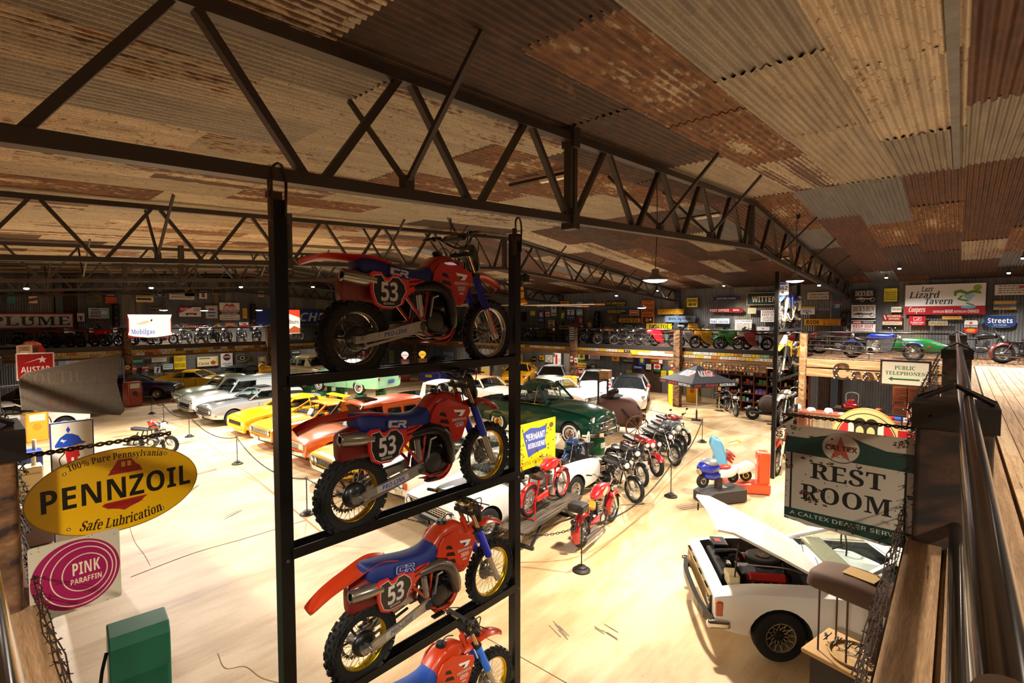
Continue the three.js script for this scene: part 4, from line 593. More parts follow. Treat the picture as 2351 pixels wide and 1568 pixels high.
// number plates along the gallery beams, each its own plate
{
const cols = [['white','#d8d2c0','#3a3a44'],['yellow','#d8b82a','#33301c'],['cream','#cdbf98','#4a3a24'],['white','#cfcabc','#3c4a70'],['orange','#c87a2a','#3a2410'],['green','#5c8a6a','#dfe8dc'],['black','#26241f','#c8c4b4'],['blue','#5a84b0','#e4e8ec'],['red','#a84034','#ecdccc']],pl = [];
for (let k = 0; k < 27; k++) { const q = cols[k % 9],c = cell(56,20); print(c,{ bg:q[1],border:[q[2],0.04],d:(g,e) => { for (let x = 0.08; x < 0.86; x += 0.14) { if (rnd() < 0.12) continue; R(g,e,x,0.24,0.03,0.56,q[2]); R(g,e,x,pick([0.24,0.48,0.72]),0.09,0.1,q[2]); if (rnd() < 0.6) R(g,e,x + 0.07,0.24,0.025,pick([0.28,0.56]),q[2]); } } }); pl.push([q[0],board(0.37,0.135,0.012,c,0.01),pageMat(c.page)]); }
const tally = {},nth = (n) => n + (n % 100 > 10 && n % 100 < 14 ? 'th' :['th','st','nd','rd'][n % 10] ?? 'th'),plate = (k,at,turn,where) => { const [col,g,m] = pl[k],o = mesh('number_plate',g,m); o.position.copy(at); o.rotation.y = turn; o.rotation.z = rr(-0.03,0.03); const key = where + col; tally[key] = (tally[key] ?? 0) + 1; tag(o,`${nth(tally[key])} ${col} number plate from the left, ${where}`,'number plate',`number plates, ${where}`); };
const kind = (warm) => { const r = rnd(); return (warm ? (r < 0.3 ? pick([1,10,19]) :r < 0.42 ? pick([4,13]) :r < 0.75 ? pick([0,3,9,12]) :r < 0.85 ? pick([2,11]) :Math.floor(rnd() * 27)) :(r < 0.22 ? pick([1,10]) :r < 0.28 ? pick([4,22]) :r < 0.86 ? pick([0,3,9,12,18,21]) :pick([2,6,11]))); };
for (const row of [0,1]) for (let x = 2.6; x < 21.5; x += 0.385) if (rnd() < 0.93 && (x < 12.2 || row === 0)) plate(kind(true),V(x + row * 0.1,FLOOR2 - 0.235 - row * 0.15,-32.91),0,`${row ? 'lower' : 'upper'} row of the far gallery beam`);
for (let z = -26.6; z < -11.2; z += 0.39) if (rnd() < 0.95) plate(kind(false),V(24.41,FLOOR2 - 0.24,z),-PI / 2,'single row of the right gallery beam');
for (const row of [0,1]) for (let z = -13; z < -6.4; z += 0.385) if (rnd() < 0.95 && (row || z > -10.9)) plate(kind(row === 0),V(24.4,FLOOR2 - 0.17 - row * 0.16,z + row * 0.12),-PI / 2,`${row ? 'lower' : 'upper'} row above the shelves`);
const bits = geo(),tags = []; for (let z = -10.8; z < -6.6; z += 0.15) for (let r = 0; r < 3; r++) if (rnd() < 0.72) tags.push([rr(-0.03,0.03) + z,FLOOR2 - 0.64 - r * 0.11,rr(0.05,0.11),rr(0.05,0.09)]);
const badgeCols = [0xb8862a,0x8a5a2a,0xc8b8a0,0xb83a2a,0x6a7a8a,0x9a9a3a],lists = badgeCols.map(() => geo());
tags.forEach(([z,y,w,h],i) => lists[i % 6].box(0.012,h,w,24.395,y,z));
const rowThing = thing('badge_row','rows of small old badges on the board under the number plates','badges'); rowThing.userData.kind = 'stuff';
lists.forEach((l,i) => l.mesh('badges',M(badgeCols[i],0.5),rowThing)); bits.box(0.06,0.4,4.6,24.44,FLOOR2 - 0.74,-8.7).mesh('backing_board',OLDWOOD,rowThing);
}
// ---------------------------------------------------------------- cars: x forward, y up, z to the right; d is the distance behind the nose
const cr = (a,t) => { const n = a.length - 1,i = Math.min(n - 1,Math.floor(t)),u = t - i,p = (k) => a[Math.max(0,Math.min(n,k))]; return a[0].map((_,q) => { const [A0,B0,C0,D0] = [p(i - 1)[q],p(i)[q],p(i + 1)[q],p(i + 2)[q]]; const m1 = (C0 - A0) / 2,m2 = (D0 - B0) / 2; return (2 * u ** 3 - 3 * u ** 2 + 1) * B0 + (u ** 3 - 2 * u ** 2 + u) * m1 + (3 * u ** 2 - 2 * u ** 3) * C0 + (u ** 3 - u ** 2) * m2; }); };
const evalr = new Evaluator(); evalr.attributes = ['position','normal','uv']; evalr.useGroups = true;
function cut(geoA,mats,list) {
let a = new Brush(geoA,mats[0]); a.updateMatrixWorld();
for (const [g,m] of list) { const b = new Brush(g,m); b.updateMatrixWorld(); a = evalr.evaluate(a,b,SUBTRACTION); }
return a;
}
const WHEELS = {};
function carWheel(r,style) {
const key = r + style; if (WHEELS[key]) return WHEELS[key];
const t = new THREE.Group(); t.name = 'wheel'; const w = 0.19,k = style === 'modern' ? 0.72 :0.6;
geo().lathe([[r * k,-w / 2],[r * 0.9,-w / 2],[r * 0.98,-w / 2 + 0.025],[r,-w / 4],[r,w / 4],[r * 0.98,w / 2 - 0.025],[r * 0.9,w / 2],[r * k,w / 2 - 0.005]],30,0,0,0,PI / 2).mesh('tyre',RUBBER,t);
const rim = geo(),R0 = r * k;
if (style === 'wire') {
rim.lathe([[R0,-0.08],[R0,0.085],[R0 * 0.93,0.09],[R0 * 0.9,0.03],[R0 * 0.88,-0.06]],28,0,0,0,PI / 2);
for (let i = 0; i < 24; i++) { const a = i * PI / 12,s = (i % 2 ? 1 :-1) * 0.42; rim.bar([Math.cos(a) * R0 * 0.36,Math.sin(a) * R0 * 0.36,0.03],[Math.cos(a + s) * R0 * 0.9,Math.sin(a + s) * R0 * 0.9,0.07],0.0055,4); }
rim.mesh('rim',M(0xc8b898,0.3,0.7),t); const hub = geo().lathe([[0,0.05],[R0 * 0.3,0.045],[R0 * 0.4,0.02],[R0 * 0.4,-0.03]],20,0,0,0,PI / 2); for (let i = 0; i < 5; i++) hub.sph(0.014,Math.cos(i * 1.256) * R0 * 0.24,Math.sin(i * 1.256) * R0 * 0.24,0.05,null,8); hub.mesh('hub',M(0x2b2a2a,0.4,0.6),t); geo().disc(R0 * 0.92,0.01,0,0,-0.05).mesh('brake_back',DARK,t);
} else if (style === 'white') {
geo().lathe([[R0,0.095],[R0 * 1.28,0.0965],[R0 * 1.3,0.09]],28,0,0,0,PI / 2).mesh('whitewall',M(0xe8e2d4,0.6),t);
rim.lathe([[0,0.1],[R0 * 0.3,0.1],[R0 * 0.5,0.075],[R0 * 0.72,0.09],[R0,0.085],[R0,0]],24,0,0,0,PI / 2).mesh('hubcap',CHROME,t); geo().disc(R0 * 0.2,0.02,0,0,0.1).mesh('cap_badge',M(0xa01c1c,0.3),t);
} else if (style === 'modern') {
rim.lathe([[R0,-0.05],[R0,0.09],[R0 * 0.92,0.085],[R0 * 0.88,-0.03]],28,0,0,0,PI / 2); for (let i = 0; i < 5; i++) { const a = i * 1.2566; rim.beam([0,0,0.06],[Math.cos(a) * R0 * 0.95,Math.sin(a) * R0 * 0.95,0.07],0.03,0.06,[-Math.sin(a),Math.cos(a),0]); } rim.mesh('rim',M(0x4c4c50,0.3,0.8),t); geo().disc(R0 * 0.9,0.01,0,0,-0.02).mesh('brake_back',DARK,t);
} else {
rim.lathe([[0,0.055],[R0 * 0.32,0.055],[R0 * 0.4,0.02],[R0 * 0.82,0.05],[R0 * 0.9,0.09],[R0,0.085],[R0,-0.03]],26,0,0,0,PI / 2); rim.mesh('rim',M(0xb8b4ac,0.28,0.85),t); const s = geo(); for (let i = 0; i < 10; i++) { const a = i * PI / 5; s.box(R0 * 0.12,R0 * 0.16,0.02,Math.cos(a) * R0 * 0.66,Math.sin(a) * R0 * 0.66,0.042,0,0,a); } s.mesh('rim_slot',DARK,t);
}
return WHEELS[key] = t;
}
/* o: L, W, wb, fo (nose to front axle), wr (wheel radius), st: stations [d, crown, shoulder, halfWidth, bottom], cab: {d: [cowl, roofFront, roofRear, rearBase], belt, roof, wb, wr, crown, split}, kind, face, paint ... */
function car(label,at,turn,o) {
const t = thing('car',label,'car',at,turn),half = o.L / 2,X = (d) => half - d,paint = o.paint.isMaterial ? o.paint :PAINT(o.paint,o.gloss),rough = o.raise ?? 0;
const st = o.st,n = 40,rings = [],at2 = (d) => { let i = 0; while (i < st.length - 2 && st[i + 1][0] < d) i++; return cr(st,i + clamp((d - st[i][0]) / (st[i + 1][0] - st[i][0]))); };
for (let i = 0; i <= n; i++) {
const s = cr(st,i / n * (st.length - 1)),[d,yc,ys,w,yb] = s,H = ys - yb,q = o.round ?? 0.06;
const p = [[0,yb],[w * 0.82,yb],[w * 0.95,yb + 0.03],[w * 0.99,yb + H * 0.28],[w,yb + H * 0.55],[w * 0.99,yb + H * 0.8],[w * (0.985 - q * 0.3),ys - H * q],[w * (0.95 - q),ys],[w * 0.8,ys + (yc - ys) * 0.35],[w * 0.42,ys + (yc - ys) * 0.85],[0,yc]];
rings.push([...p.map(([z,y]) => [X(d),y,z]),...p.slice(1,-1).reverse().map(([z,y]) => [X(d),y,-z])]);
}
const cuts = [],dark = M(0x2c2926,0.9),ax = [o.fo,o.fo + o.wb],ra = o.wr * (o.arch ?? 1.17),hw = o.W / 2;
for (const a of ax) for (const s of [1,-1]) { const g = new THREE.CylinderGeometry(ra,ra,0.5,26); g.rotateX(PI / 2); g.translate(X(a),o.wr * 1.02,s * (hw - 0.05)); cuts.push([g,dark]); }
for (const [x0,x1,y0,y1,z] of o.wells ?? []) { const g = new THREE.BoxGeometry(x1 - x0,y1 - y0,z * 2); g.translate(X((x0 + x1) / 2),(y0 + y1) / 2,0); cuts.push([g,o.wellMat ?? dark]); }
const b = cut(loft(rings),[paint],cuts); const body = new THREE.Mesh(b.geometry,b.material); body.name = 'body'; body.castShadow = body.receiveShadow = true; t.add(body);
// wheels
const wz = hw - 0.115;
ax.forEach((a,i) => [1,-1].forEach((s) => { const w = carWheel(o.wr,o.rim ?? 'steel').clone(); w.position.set(X(a),o.wr,s * wz); w.rotation.y = (s > 0 ? 0 :PI) + (i === 0 ? o.steer ?? 0 :0); t.add(w); }));
// greenhouse
const c = o.cab;
if (c) {
const [d0,d1,d2,d3] = c.d,yb = c.belt,yr = c.roof,wb = c.wb,wr = c.wr,rise = c.crown ?? 0.05,q = (d,y,z) => [X(d),y,z],lean = (f) => lerp(wb,wr,f);
if (!c.open) {
const rows = []; for (let i = 0; i <= 10; i++) { const u = i / 10,d = lerp(d1 - 0.05,d2 + 0.05,u),e = 1 - Math.pow(Math.abs(u * 2 - 1),3.2),row = []; for (let j = 0; j <= 14; j++) { const v = j / 7 - 1,sg = Math.sign(v),a = Math.abs(v),z = sg * Math.min(1,a * 1.06) * wr * 1.02; row.push([X(d + (c.bow ?? 0.06) * (v * v) * (u < 0.5 ? 1 - u * 2 :-(u * 2 - 1))),yr - 0.03 - (c.drop ?? 0.05) * Math.pow(a,3) + rise * (0.35 + 0.65 * e) * (1 - v * v),z]); } rows.push(row); }
const top = rows,low = rows.map((r) => r.map(([x,y,z]) => [x,y - 0.035,z * 0.985])),ringR = top.map((r,i) => [...r,...low[i].slice().reverse()]);
mesh('roof',loft(ringR,0.9),c.roofMat ?? paint,t);
}
const A0 = (s) => [q(d0,yb,s * wb * 0.97),q(d1,yr - 0.05,s * wr * 0.96)],C0 = (s) => [q(d3,yb,s * wb * 0.95),q(d2,yr - 0.05,s * wr * 0.96)];
const pm = c.pillar ?? paint,ds = c.split;
for (const s of [1,-1]) {
geo().beam(...A0(s),0.05,0.06,[0,0,1]).mesh('pillar',pm,t);
// sail panel behind the last side window
const dl = ds[ds.length - 1],zi = (f) => s * lean(f) * 0.985,quad = (name,pts,m) => { const g = sheet([[pts[0],pts[1]],[pts[3],pts[2]]]); return mesh(name,g,m,t); };
const edge = (d,f) => q(lerp(d,d,f),lerp(yb - 0.02,yr - 0.06,f),zi(f));
if (!o.noSail) geo().add(loft([[q(dl,yb - 0.03,zi(0)),q(dl,yb - 0.03,zi(0) - s * 0.05),q(d3,yb - 0.03,zi(0) - s * 0.05),q(d3,yb - 0.03,zi(0))],[q(dl + (c.sweep ?? 0.1),yr - 0.05,zi(1)),q(dl + (c.sweep ?? 0.1),yr - 0.05,zi(1) - s * 0.05),q(d2 + 0.04,yr - 0.05,zi(1) - s * 0.05),q(d2 + 0.04,yr - 0.05,zi(1))]].map((r) => s > 0 ? r :r.slice().reverse()))).mesh('sail_panel',paint,t);
// side glass between the pillars and upright pillars at the splits
let last = d0 + 0.06; ds.forEach((d,i) => {
const top0 = i === 0 ? d1 + 0.02 :last,g = sheet([[q(last,yb,zi(0) - s * 0.012),q(d,yb,zi(0) - s * 0.012)],[q(top0,yr - 0.08,zi(0.96) - s * 0.012),q(d + (i === ds.length - 1 ? (c.sweep ?? 0.1) :0),yr - 0.08,zi(0.96) - s * 0.012)]]);
mesh('side_window',g,c.tint ? TINT :GLASS,t);
if (i < ds.length - 1) geo().beam(q(d + 0.02,yb - 0.02,zi(0) - s * 0.01),q(d + 0.02,yr - 0.06,zi(1) - s * 0.01),0.03,0.05,[0,0,1]).mesh('pillar',c.bmat ?? pm,t);
last = d + 0.045;
});
geo().beam(q(d0 + 0.05,yb,zi(0)),q(dl + 0.05,yb,zi(0)),0.02,0.018).mesh('belt_trim',o.trim ?? CHROME,t);
}
const pane = (name,a,b,w0,w1,y0,y1,bulge,m) => { const rows = []; for (let i = 0; i <= 4; i++) { const u = i / 4,row = []; for (let j = 0; j <= 8; j++) { const v = j / 4 - 1; row.push([X(lerp(a,b,u)) + bulge * (1 - v * v),lerp(y0,y1,u),v * lerp(w0,w1,u)]); } rows.push(row); } return mesh(name,sheet(rows),m,t); };
pane('windscreen',d0,d1,wb * 0.96,wr * 0.95,yb - 0.02,yr - 0.05,0.05,c.tint ? TINT :GLASS);
if (c.divided) geo().beam(q(d0 - 0.05,yb,0),q(d1 - 0.05,yr - 0.03,0),0.03,0.03,[0,0,1]).mesh('screen_divider',CHROME,t);
if (!c.noRear) pane('rear_window',d3,d2,wb * 0.84,wr * 0.84,yb,yr - 0.06,-0.05,c.tint ? TINT :GLASS);
if (c.fillRear) pane('rear_panel',d3 + 0.01,d2 + 0.01,wb * 0.95,wr * 0.95,yb - 0.05,yr - 0.05,-0.02,paint);
// cabin
const seat = M(c.seat ?? 0x1c1a18,0.7),fl = geo().box(d3 - d0 - 0.12,0.02,wb * 1.76,X((d0 + d3) / 2),yb + 0.004 + (c.tub ?? 0),0); fl.mesh('cabin_tub',M(0x141210,0.9),t);
for (const s of [1,-1]) { const sx = X(lerp(d1,d2,d2 - d1 > 1.5 ? 0.42 :0.62)); geo().rbox(0.16,0.36,0.5,0.06,sx,yb + 0.1,s * 0.34,0,0,0.2).rbox(0.1,0.16,0.26,0.04,sx - 0.08,yb + 0.36 > yr - 0.1 ? yb + 0.26 :yb + 0.34,s * 0.34,0,0,0.2).mesh('seat',seat,t); }
if (d2 - d1 > 1.5) geo().rbox(0.2,0.3,wb * 1.5,0.06,X(d2 - 0.1),yb + 0.06,0).mesh('rear_seat',seat,t);
geo().rbox(0.3,0.1,wb * 1.7,0.04,X(d0 + 0.3),yb + 0.03,0).mesh('dashboard',M(c.dash ?? 0x191817,0.7),t);
geo().tor(0.19,0.012,X(d0 + 0.62),yb + 0.12,0.36,0,PI / 2 - 0.25,0,22,6).bar([X(d0 + 0.4),yb + 0.02,0.36],[X(d0 + 0.62),yb + 0.12,0.36],0.015).mesh('steering_wheel',DARK,t);
geo().bar([X(d0 - 0.03),yb + 0.03,0.1],[X(lerp(d0,d1,0.16)) + 0.04,lerp(yb,yr,0.16),0.52],0.006,4).bar([X(d0 - 0.03),yb + 0.03,-0.45],[X(lerp(d0,d1,0.16)) + 0.05,lerp(yb,yr,0.16),0.0],0.006,4).mesh('wiper',DARK,t);
if (o.card) geo().beam([X(d0 + 0.1),yb + 0.04,-0.3],[X(d0 + 0.1) - 0.12,yb + 0.24,-0.3],0.28,0.004,[0.7,0.5,0]).mesh('price_card',M(0xe8e4da,0.8),t);
// doors: seams, handles, mirror
const seam = geo(),hd = geo(),dd = o.doors ?? [d0 + 0.35,ds[Math.min(ds.length - 1,0)] + 0.1];
for (const s of [1,-1]) { for (const d of dd) { const e = at2(d); for (let k = 0; k < 5; k++) { const f = lerp(0.12,0.9,k / 5),f2 = lerp(0.12,0.9,(k + 1) / 5),zz = (u) => e[3] * (u < 0.55 ? lerp(0.985,1.001,u / 0.55) :lerp(1.001,0.99,(u - 0.55) / 0.45)),H = e[2] - e[4]; seam.beam([X(d),e[4] + H * f,s * zz(f)],[X(d),e[4] + H * f2,s * zz(f2)],0.012,0.01,[1,0,0]); } } const e = at2(dd[1] - 0.14); hd.rbox(0.13,0.025,0.03,0.01,X(dd[1] - 0.14),e[4] + (e[2] - e[4]) * 0.8,s * e[3] * 0.995); }
seam.mesh('door_seam',dark,t); hd.mesh('door_handle',o.trim ?? CHROME,t);
if (o.mirror !== 0) for (const s of o.mirror ?? [1,-1]) geo().rbox(0.09,0.1,0.17,0.03,X(d0 + 0.42),yb + 0.1,s * (wb + 0.12)).bar([X(d0 + 0.4),yb,s * wb * 0.95],[X(d0 + 0.42),yb + 0.06,s * (wb + 0.1)],0.012).mesh('mirror',o.mirrorMat ?? paint,t);
}
o.extra?.(t,{ X,at2,paint,hw,wz,geo });
t.position.y += rough; return t;
}
// ---- faces, shared by families of cars
const chromeBar = (t,X,d,y,w,h,sweep,name = 'bumper',m = CHROME) => { const g = geo(),n = 10; for (let i = 0; i < n; i++) { const f = (k) => { const v = k / n * 2 - 1; return [X(d + sweep * v ** 4),y,v * w]; }; g.beam(f(i),f(i + 1),0.07,h); } g.sph(0.05,X(d + sweep),y,w,[1.4,h * 10,0.6],8).sph(0.05,X(d + sweep),y,-w,[1.4,h * 10,0.6],8); return g.mesh(name,m,t); };
const roundLamp = (t,X,d,y,z,r,name = 'headlight') => { geo().lathe([[r,-0.05],[r * 1.12,0],[r * 1.08,0.02],[r * 0.95,0.015]],20,X(d),y,z,0,0,-PI / 2).mesh('headlight_ring',CHROME,t); geo().sph(r * 0.97,X(d) - 0.01,y,z,[0.35,1,1],14).mesh(name,LENS,t); };
const plateOn = (t,X,d,y,back,col = '#dcd8cc',txt) => { const c = cell(84,32); print(c,{ bg:col,border:['#2a2a2c',0.04],t:txt ? [[txt,0.2,0.82,'#23232a','s',0.08,0.92]] :[],d:txt ? null :(g,e) => { for (let x = 0.1; x < 0.85; x += 0.15) R(g,e,x,0.25,0.08,0.5,'#3a3a44'); } }); const m = mesh('number_plate',board(0.37,0.13,0.01,c,0.01),pageMat(c.page),t); m.position.set(X(d),y,0); m.rotation.y = back ? -PI / 2 :PI / 2; };
function faceHQ(t,{ X,hw },o = {}) {
const d = o.d ?? 0.0,y = o.y ?? 0.63,w = hw * 0.82,g = geo(); geo().box(0.05,o.h ?? 0.17,w * 2,X(d + 0.015),y,0).mesh('grille',M(0x151413,0.5),t);
for (let i = -1; i <= 1; i++) g.box(0.012,0.012,w * (o.quad ? 1.1 :1.45),X(d - 0.012),y + i * 0.045,0); for (let k = -6; k <= 6; k++) g.box(0.012,0.14,0.008,X(d - 0.014),y,k * w * 0.11); g.box(0.03,0.025,w * 2,X(d - 0.01),y + 0.095,0).mesh('grille_bar',o.barMat ?? CHROME,t);
for (const s of [1,-1]) { if (o.rect) { geo().rbox(0.05,0.16,0.3,0.02,X(d - 0.005),y,s * w * 0.82).mesh('headlight',M(0xd8d4c4,0.12,0.3,{ clearcoat:1 }),t); geo().rbox(0.05,0.15,0.08,0.015,X(d + 0.03),y,s * hw * 0.95).mesh('indicator',M(0xd87a1c,0.2),t); } else { roundLamp(t,X,d - 0.02,y,s * w * 0.88,0.085); if (o.quad) roundLamp(t,X,d - 0.015,y,s * w * 0.62,0.085); } }
chromeBar(t,X,d - 0.08,o.by ?? 0.44,hw * 0.97,0.1,0.2,'bumper',o.bumpMat ?? CHROME);
if (o.plate !== 0) plateOn(t,X,d - 0.125,(o.by ?? 0.44) - 0.03,false,o.plate ?? '#dcd8cc',o.txt);
geo().box(0.03,0.14,hw * 1.5,X(d + 0.1),0.31,0).mesh('lower_valance',o.skirt ?? M(0x1a1918,0.6),t);
}
function backHQ(t,{ X,hw },L,o = {}) { for (const s of [1,-1]) geo().rbox(0.05,0.12,0.36,0.02,X(L - 0.005),o.y ?? 0.66,s * hw * 0.66).mesh('tail_light',M(0xa01814,0.2),t); chromeBar(t,X,L + 0.05,0.46,hw * 0.94,0.1,-0.16); plateOn(t,X,L + 0.09,0.5,true,o.plate); }
const hq = (o) => ({ L:4.78,W:1.86,wb:2.86,fo:0.82,wr:0.325,rim:'steel',st:[[0,0.72,0.7,0.84,0.42],[0.06,0.8,0.76,0.89,0.32],[0.5,0.92,0.86,0.92,0.26],[1.3,0.97,0.9,0.93,0.22],[1.9,0.98,0.92,0.93,0.2],[3.0,0.96,0.93,0.93,0.2],[3.8,0.98,0.94,0.92,0.24],[4.5,0.94,0.9,0.89,0.3],[4.74,0.88,0.84,0.85,0.38],[4.78,0.8,0.76,0.82,0.44]],
cab:{ d:[1.5,2.15,3.35,4.05],belt:0.95,roof:1.36,wb:0.84,wr:0.64,split:[2.72,3.35],crown:0.05,sweep:0.0 },...o });
const ute = (o) => hq({ L:4.85,cab:{ d:[1.5,2.1,2.78,2.92],belt:0.95,roof:1.37,wb:0.84,wr:0.66,split:[2.62],crown:0.05,sweep:0.02 },wells:[[3.05,4.7,0.6,1.2,0.72]],...o });
const hoodStripes = (t,X,d0,d1,zs,w,m,at2) => { for (const z of zs) { const g = geo(),n = 6; for (let i = 0; i < n; i++) { const a = lerp(d0,d1,i / n),b = lerp(d0,d1,(i + 1) / n),e = at2(a),f = at2(b),y = (s,zz) => lerp(s[1],s[2],clamp(Math.abs(zz) / (s[3] * 0.9)) ** 2) + 0.004; g.beam([X(a),y(e,z),z],[X(b),y(f,z),z],w,0.006); } g.mesh('bonnet_stripe',m,t); } };
const hoodLine = (t,X,d0,d1,at2,m = M(0x140f0a,0.8)) => { const g = geo(),e = at2(d0),n = 8; for (let i = 0; i < n; i++) { const z = (k) => (k / n * 2 - 1) * e[3] * 0.8,y = (zz) => lerp(e[1],e[2],(Math.abs(zz) / e[3]) ** 2) + 0.003; g.beam([X(d0),y(z(i)),z(i)],[X(d0),y(z(i + 1)),z(i + 1)],0.022,0.01); } for (const s of [1,-1]) for (let i = 0; i < 6; i++) { const a = lerp(d0,d1,i / 6),b = lerp(d0,d1,(i + 1) / 6),f = at2(a),h = at2(b); g.beam([X(a),lerp(f[1],f[2],0.66) + 0.002,s * f[3] * 0.8],[X(b),lerp(h[1],h[2],0.66) + 0.002,s * h[3] * 0.8],0.018,0.01); } g.mesh('bonnet_gap',m,t); };
// ---- the long row of cars with their noses towards the open floor
const ROW = PI;
const inRow = (noseX,z,L) => [noseX + L / 2,0,z];
car('mint green sedan with a toothed chrome grille, leftmost of the long row',inRow(7.3,-28.1,4.5),ROW + 0.05,{ L:4.5,W:1.78,wb:2.7,fo:0.78,wr:0.33,paint:0xbfe0c4,rim:'white',round:0.12,mirror:0,st:[[0,0.72,0.68,0.72,0.42],[0.08,0.86,0.8,0.84,0.36],[0.5,1.02,0.9,0.88,0.3],[1.3,1.08,0.94,0.89,0.26],[2.2,1.06,0.96,0.89,0.26],[3.4,1.06,0.95,0.88,0.28],[4.2,0.96,0.88,0.84,0.36],[4.5,0.8,0.74,0.74,0.46]],cab:{ d:[1.5,1.95,3.0,3.6],belt:1.02,roof:1.52,wb:0.8,wr:0.64,split:[2.4,3.1],crown:0.1,drop:0.08 },
extra:(t,k) => { const g = geo(),{ X } = k; geo().box(0.06,0.2,1.05,X(0.02),0.62,0).mesh('grille',DARK,t); for (let i = -4; i <= 4; i++) g.rbox(0.06,0.2,0.06,0.025,X(-0.01),0.62,i * 0.11); g.mesh('grille_tooth',CHROME,t); for (const s of [1,-1]) roundLamp(t,X,0.0,0.76,s * 0.72,0.095); chromeBar(t,X,-0.1,0.44,0.86,0.12,0.18); hoodStripes(t,X,0.1,1.3,[0],0.03,CHROME,k.at2); } });
car('white and pale blue panel van with round lamps, second from left in the long row',inRow(7.0,-25.9,5.1),ROW + 0.03,{ L:5.1,W:1.9,wb:2.85,fo:0.85,wr:0.33,paint:0xe2edf0,rim:'white',round:0.1,mirror:0,st:[[0,0.74,0.7,0.78,0.4],[0.1,0.88,0.84,0.9,0.34],[0.6,1.0,0.92,0.93,0.28],[1.5,1.05,0.95,0.94,0.25],[2.5,1.05,0.97,0.94,0.25],[4.0,1.05,0.97,0.93,0.28],[4.9,0.98,0.92,0.9,0.36],[5.1,0.86,0.8,0.84,0.44]],cab:{ d:[1.6,2.05,4.7,4.95],belt:1.02,roof:1.62,wb:0.86,wr:0.72,split:[2.75],crown:0.1,drop:0.08,fillRear:1,noRear:1,roofMat:PAINT(0xc8dde4) },
extra:(t,k) => { const { X } = k; for (const s of [1,-1]) roundLamp(t,X,-0.02,0.74,s * 0.74,0.11); geo().box(0.06,0.14,1.1,X(0.0),0.58,0).mesh('grille',DARK,t); const g = geo(); for (let i = -3; i <= 3; i++) g.box(0.02,0.05,0.07,X(0.02),0.8,i * 0.12); g.mesh('nose_letter',CHROME,t); chromeBar(t,X,-0.1,0.42,0.9,0.13,0.16); } });
car('silver coupe utility with two black bonnet stripes and vinyl roof, third in the long row',inRow(7.0,-23.4,4.85),ROW + 0.03,ute({ paint:M(0xaeb2b4,0.25,0.6,{ clearcoat:1 }),mirror:0,extra:(t,k) => { faceHQ(t,k,{ y:0.62,h:0.2 }); hoodStripes(t,k.X,0.06,1.45,[0.1,-0.06],0.12,BLACK,k.at2); geo().box(0.5,0.012,0.7,k.X(2.4),1.42,0).mesh('sunroof',BLACK,t); backHQ(t,k,4.85); } }));
car('yellow coupe with black front apron and rear wing, fourth in the long row',inRow(7.15,-20.4,4.5),ROW + 0.02,hq({ L:4.5,wb:2.6,paint:0xf2b80c,card:1,mirror:[1],st:[[0,0.64,0.62,0.74,0.36],[0.06,0.72,0.7,0.82,0.3],[0.5,0.84,0.8,0.86,0.24],[1.3,0.94,0.88,0.87,0.2],[2.9,0.93,0.9,0.87,0.2],[3.9,0.93,0.9,0.85,0.26],[4.4,0.86,0.82,0.8,0.34],[4.5,0.74,0.7,0.76,0.42]],cab:{ d:[1.45,2.05,2.9,4.0],belt:0.92,roof:1.3,wb:0.8,wr:0.6,split:[2.6,3.1],crown:0.05,sweep:-0.1 },
extra:(t,k) => { const { X,at2 } = k; geo().rbox(0.06,0.13,1.05,0.03,X(0.0),0.53,0).mesh('grille',DARK,t); for (const s of [1,-1]) geo().rbox(0.05,0.13,0.2,0.03,X(0.02),0.53,s * 0.64).mesh('headlight',LENS,t); chromeBar(t,X,-0.06,0.4,0.78,0.1,0.12,'bumper',PAINT(0xf2b80c)); geo().rbox(0.12,0.13,1.5,0.04,X(0.06),0.26,0).mesh('front_apron',PAINT(0xf2b80c),t); plateOn(t,X,-0.1,0.3); hoodLine(t,X,0.16,1.35,at2,BLACK); geo().rbox(0.3,0.05,1.5,0.02,X(4.3),1.06,0,0,0,-0.1).box(0.2,0.14,0.05,X(4.3),0.97,0.55).box(0.2,0.14,0.05,X(4.3),0.97,-0.55).mesh('rear_wing',k.paint,t); backHQ(t,k,4.5); } }));
car('golden orange coupe utility with round lamps and chrome bumper, fifth in the long row',inRow(7.0,-17.75,4.85),ROW + 0.02,ute({ paint:0xe8922a,card:1,extra:(t,k) => { faceHQ(t,k,{ y:0.63 }); hoodLine(t,k.X,0.16,1.4,k.at2); backHQ(t,k,4.85); } }));
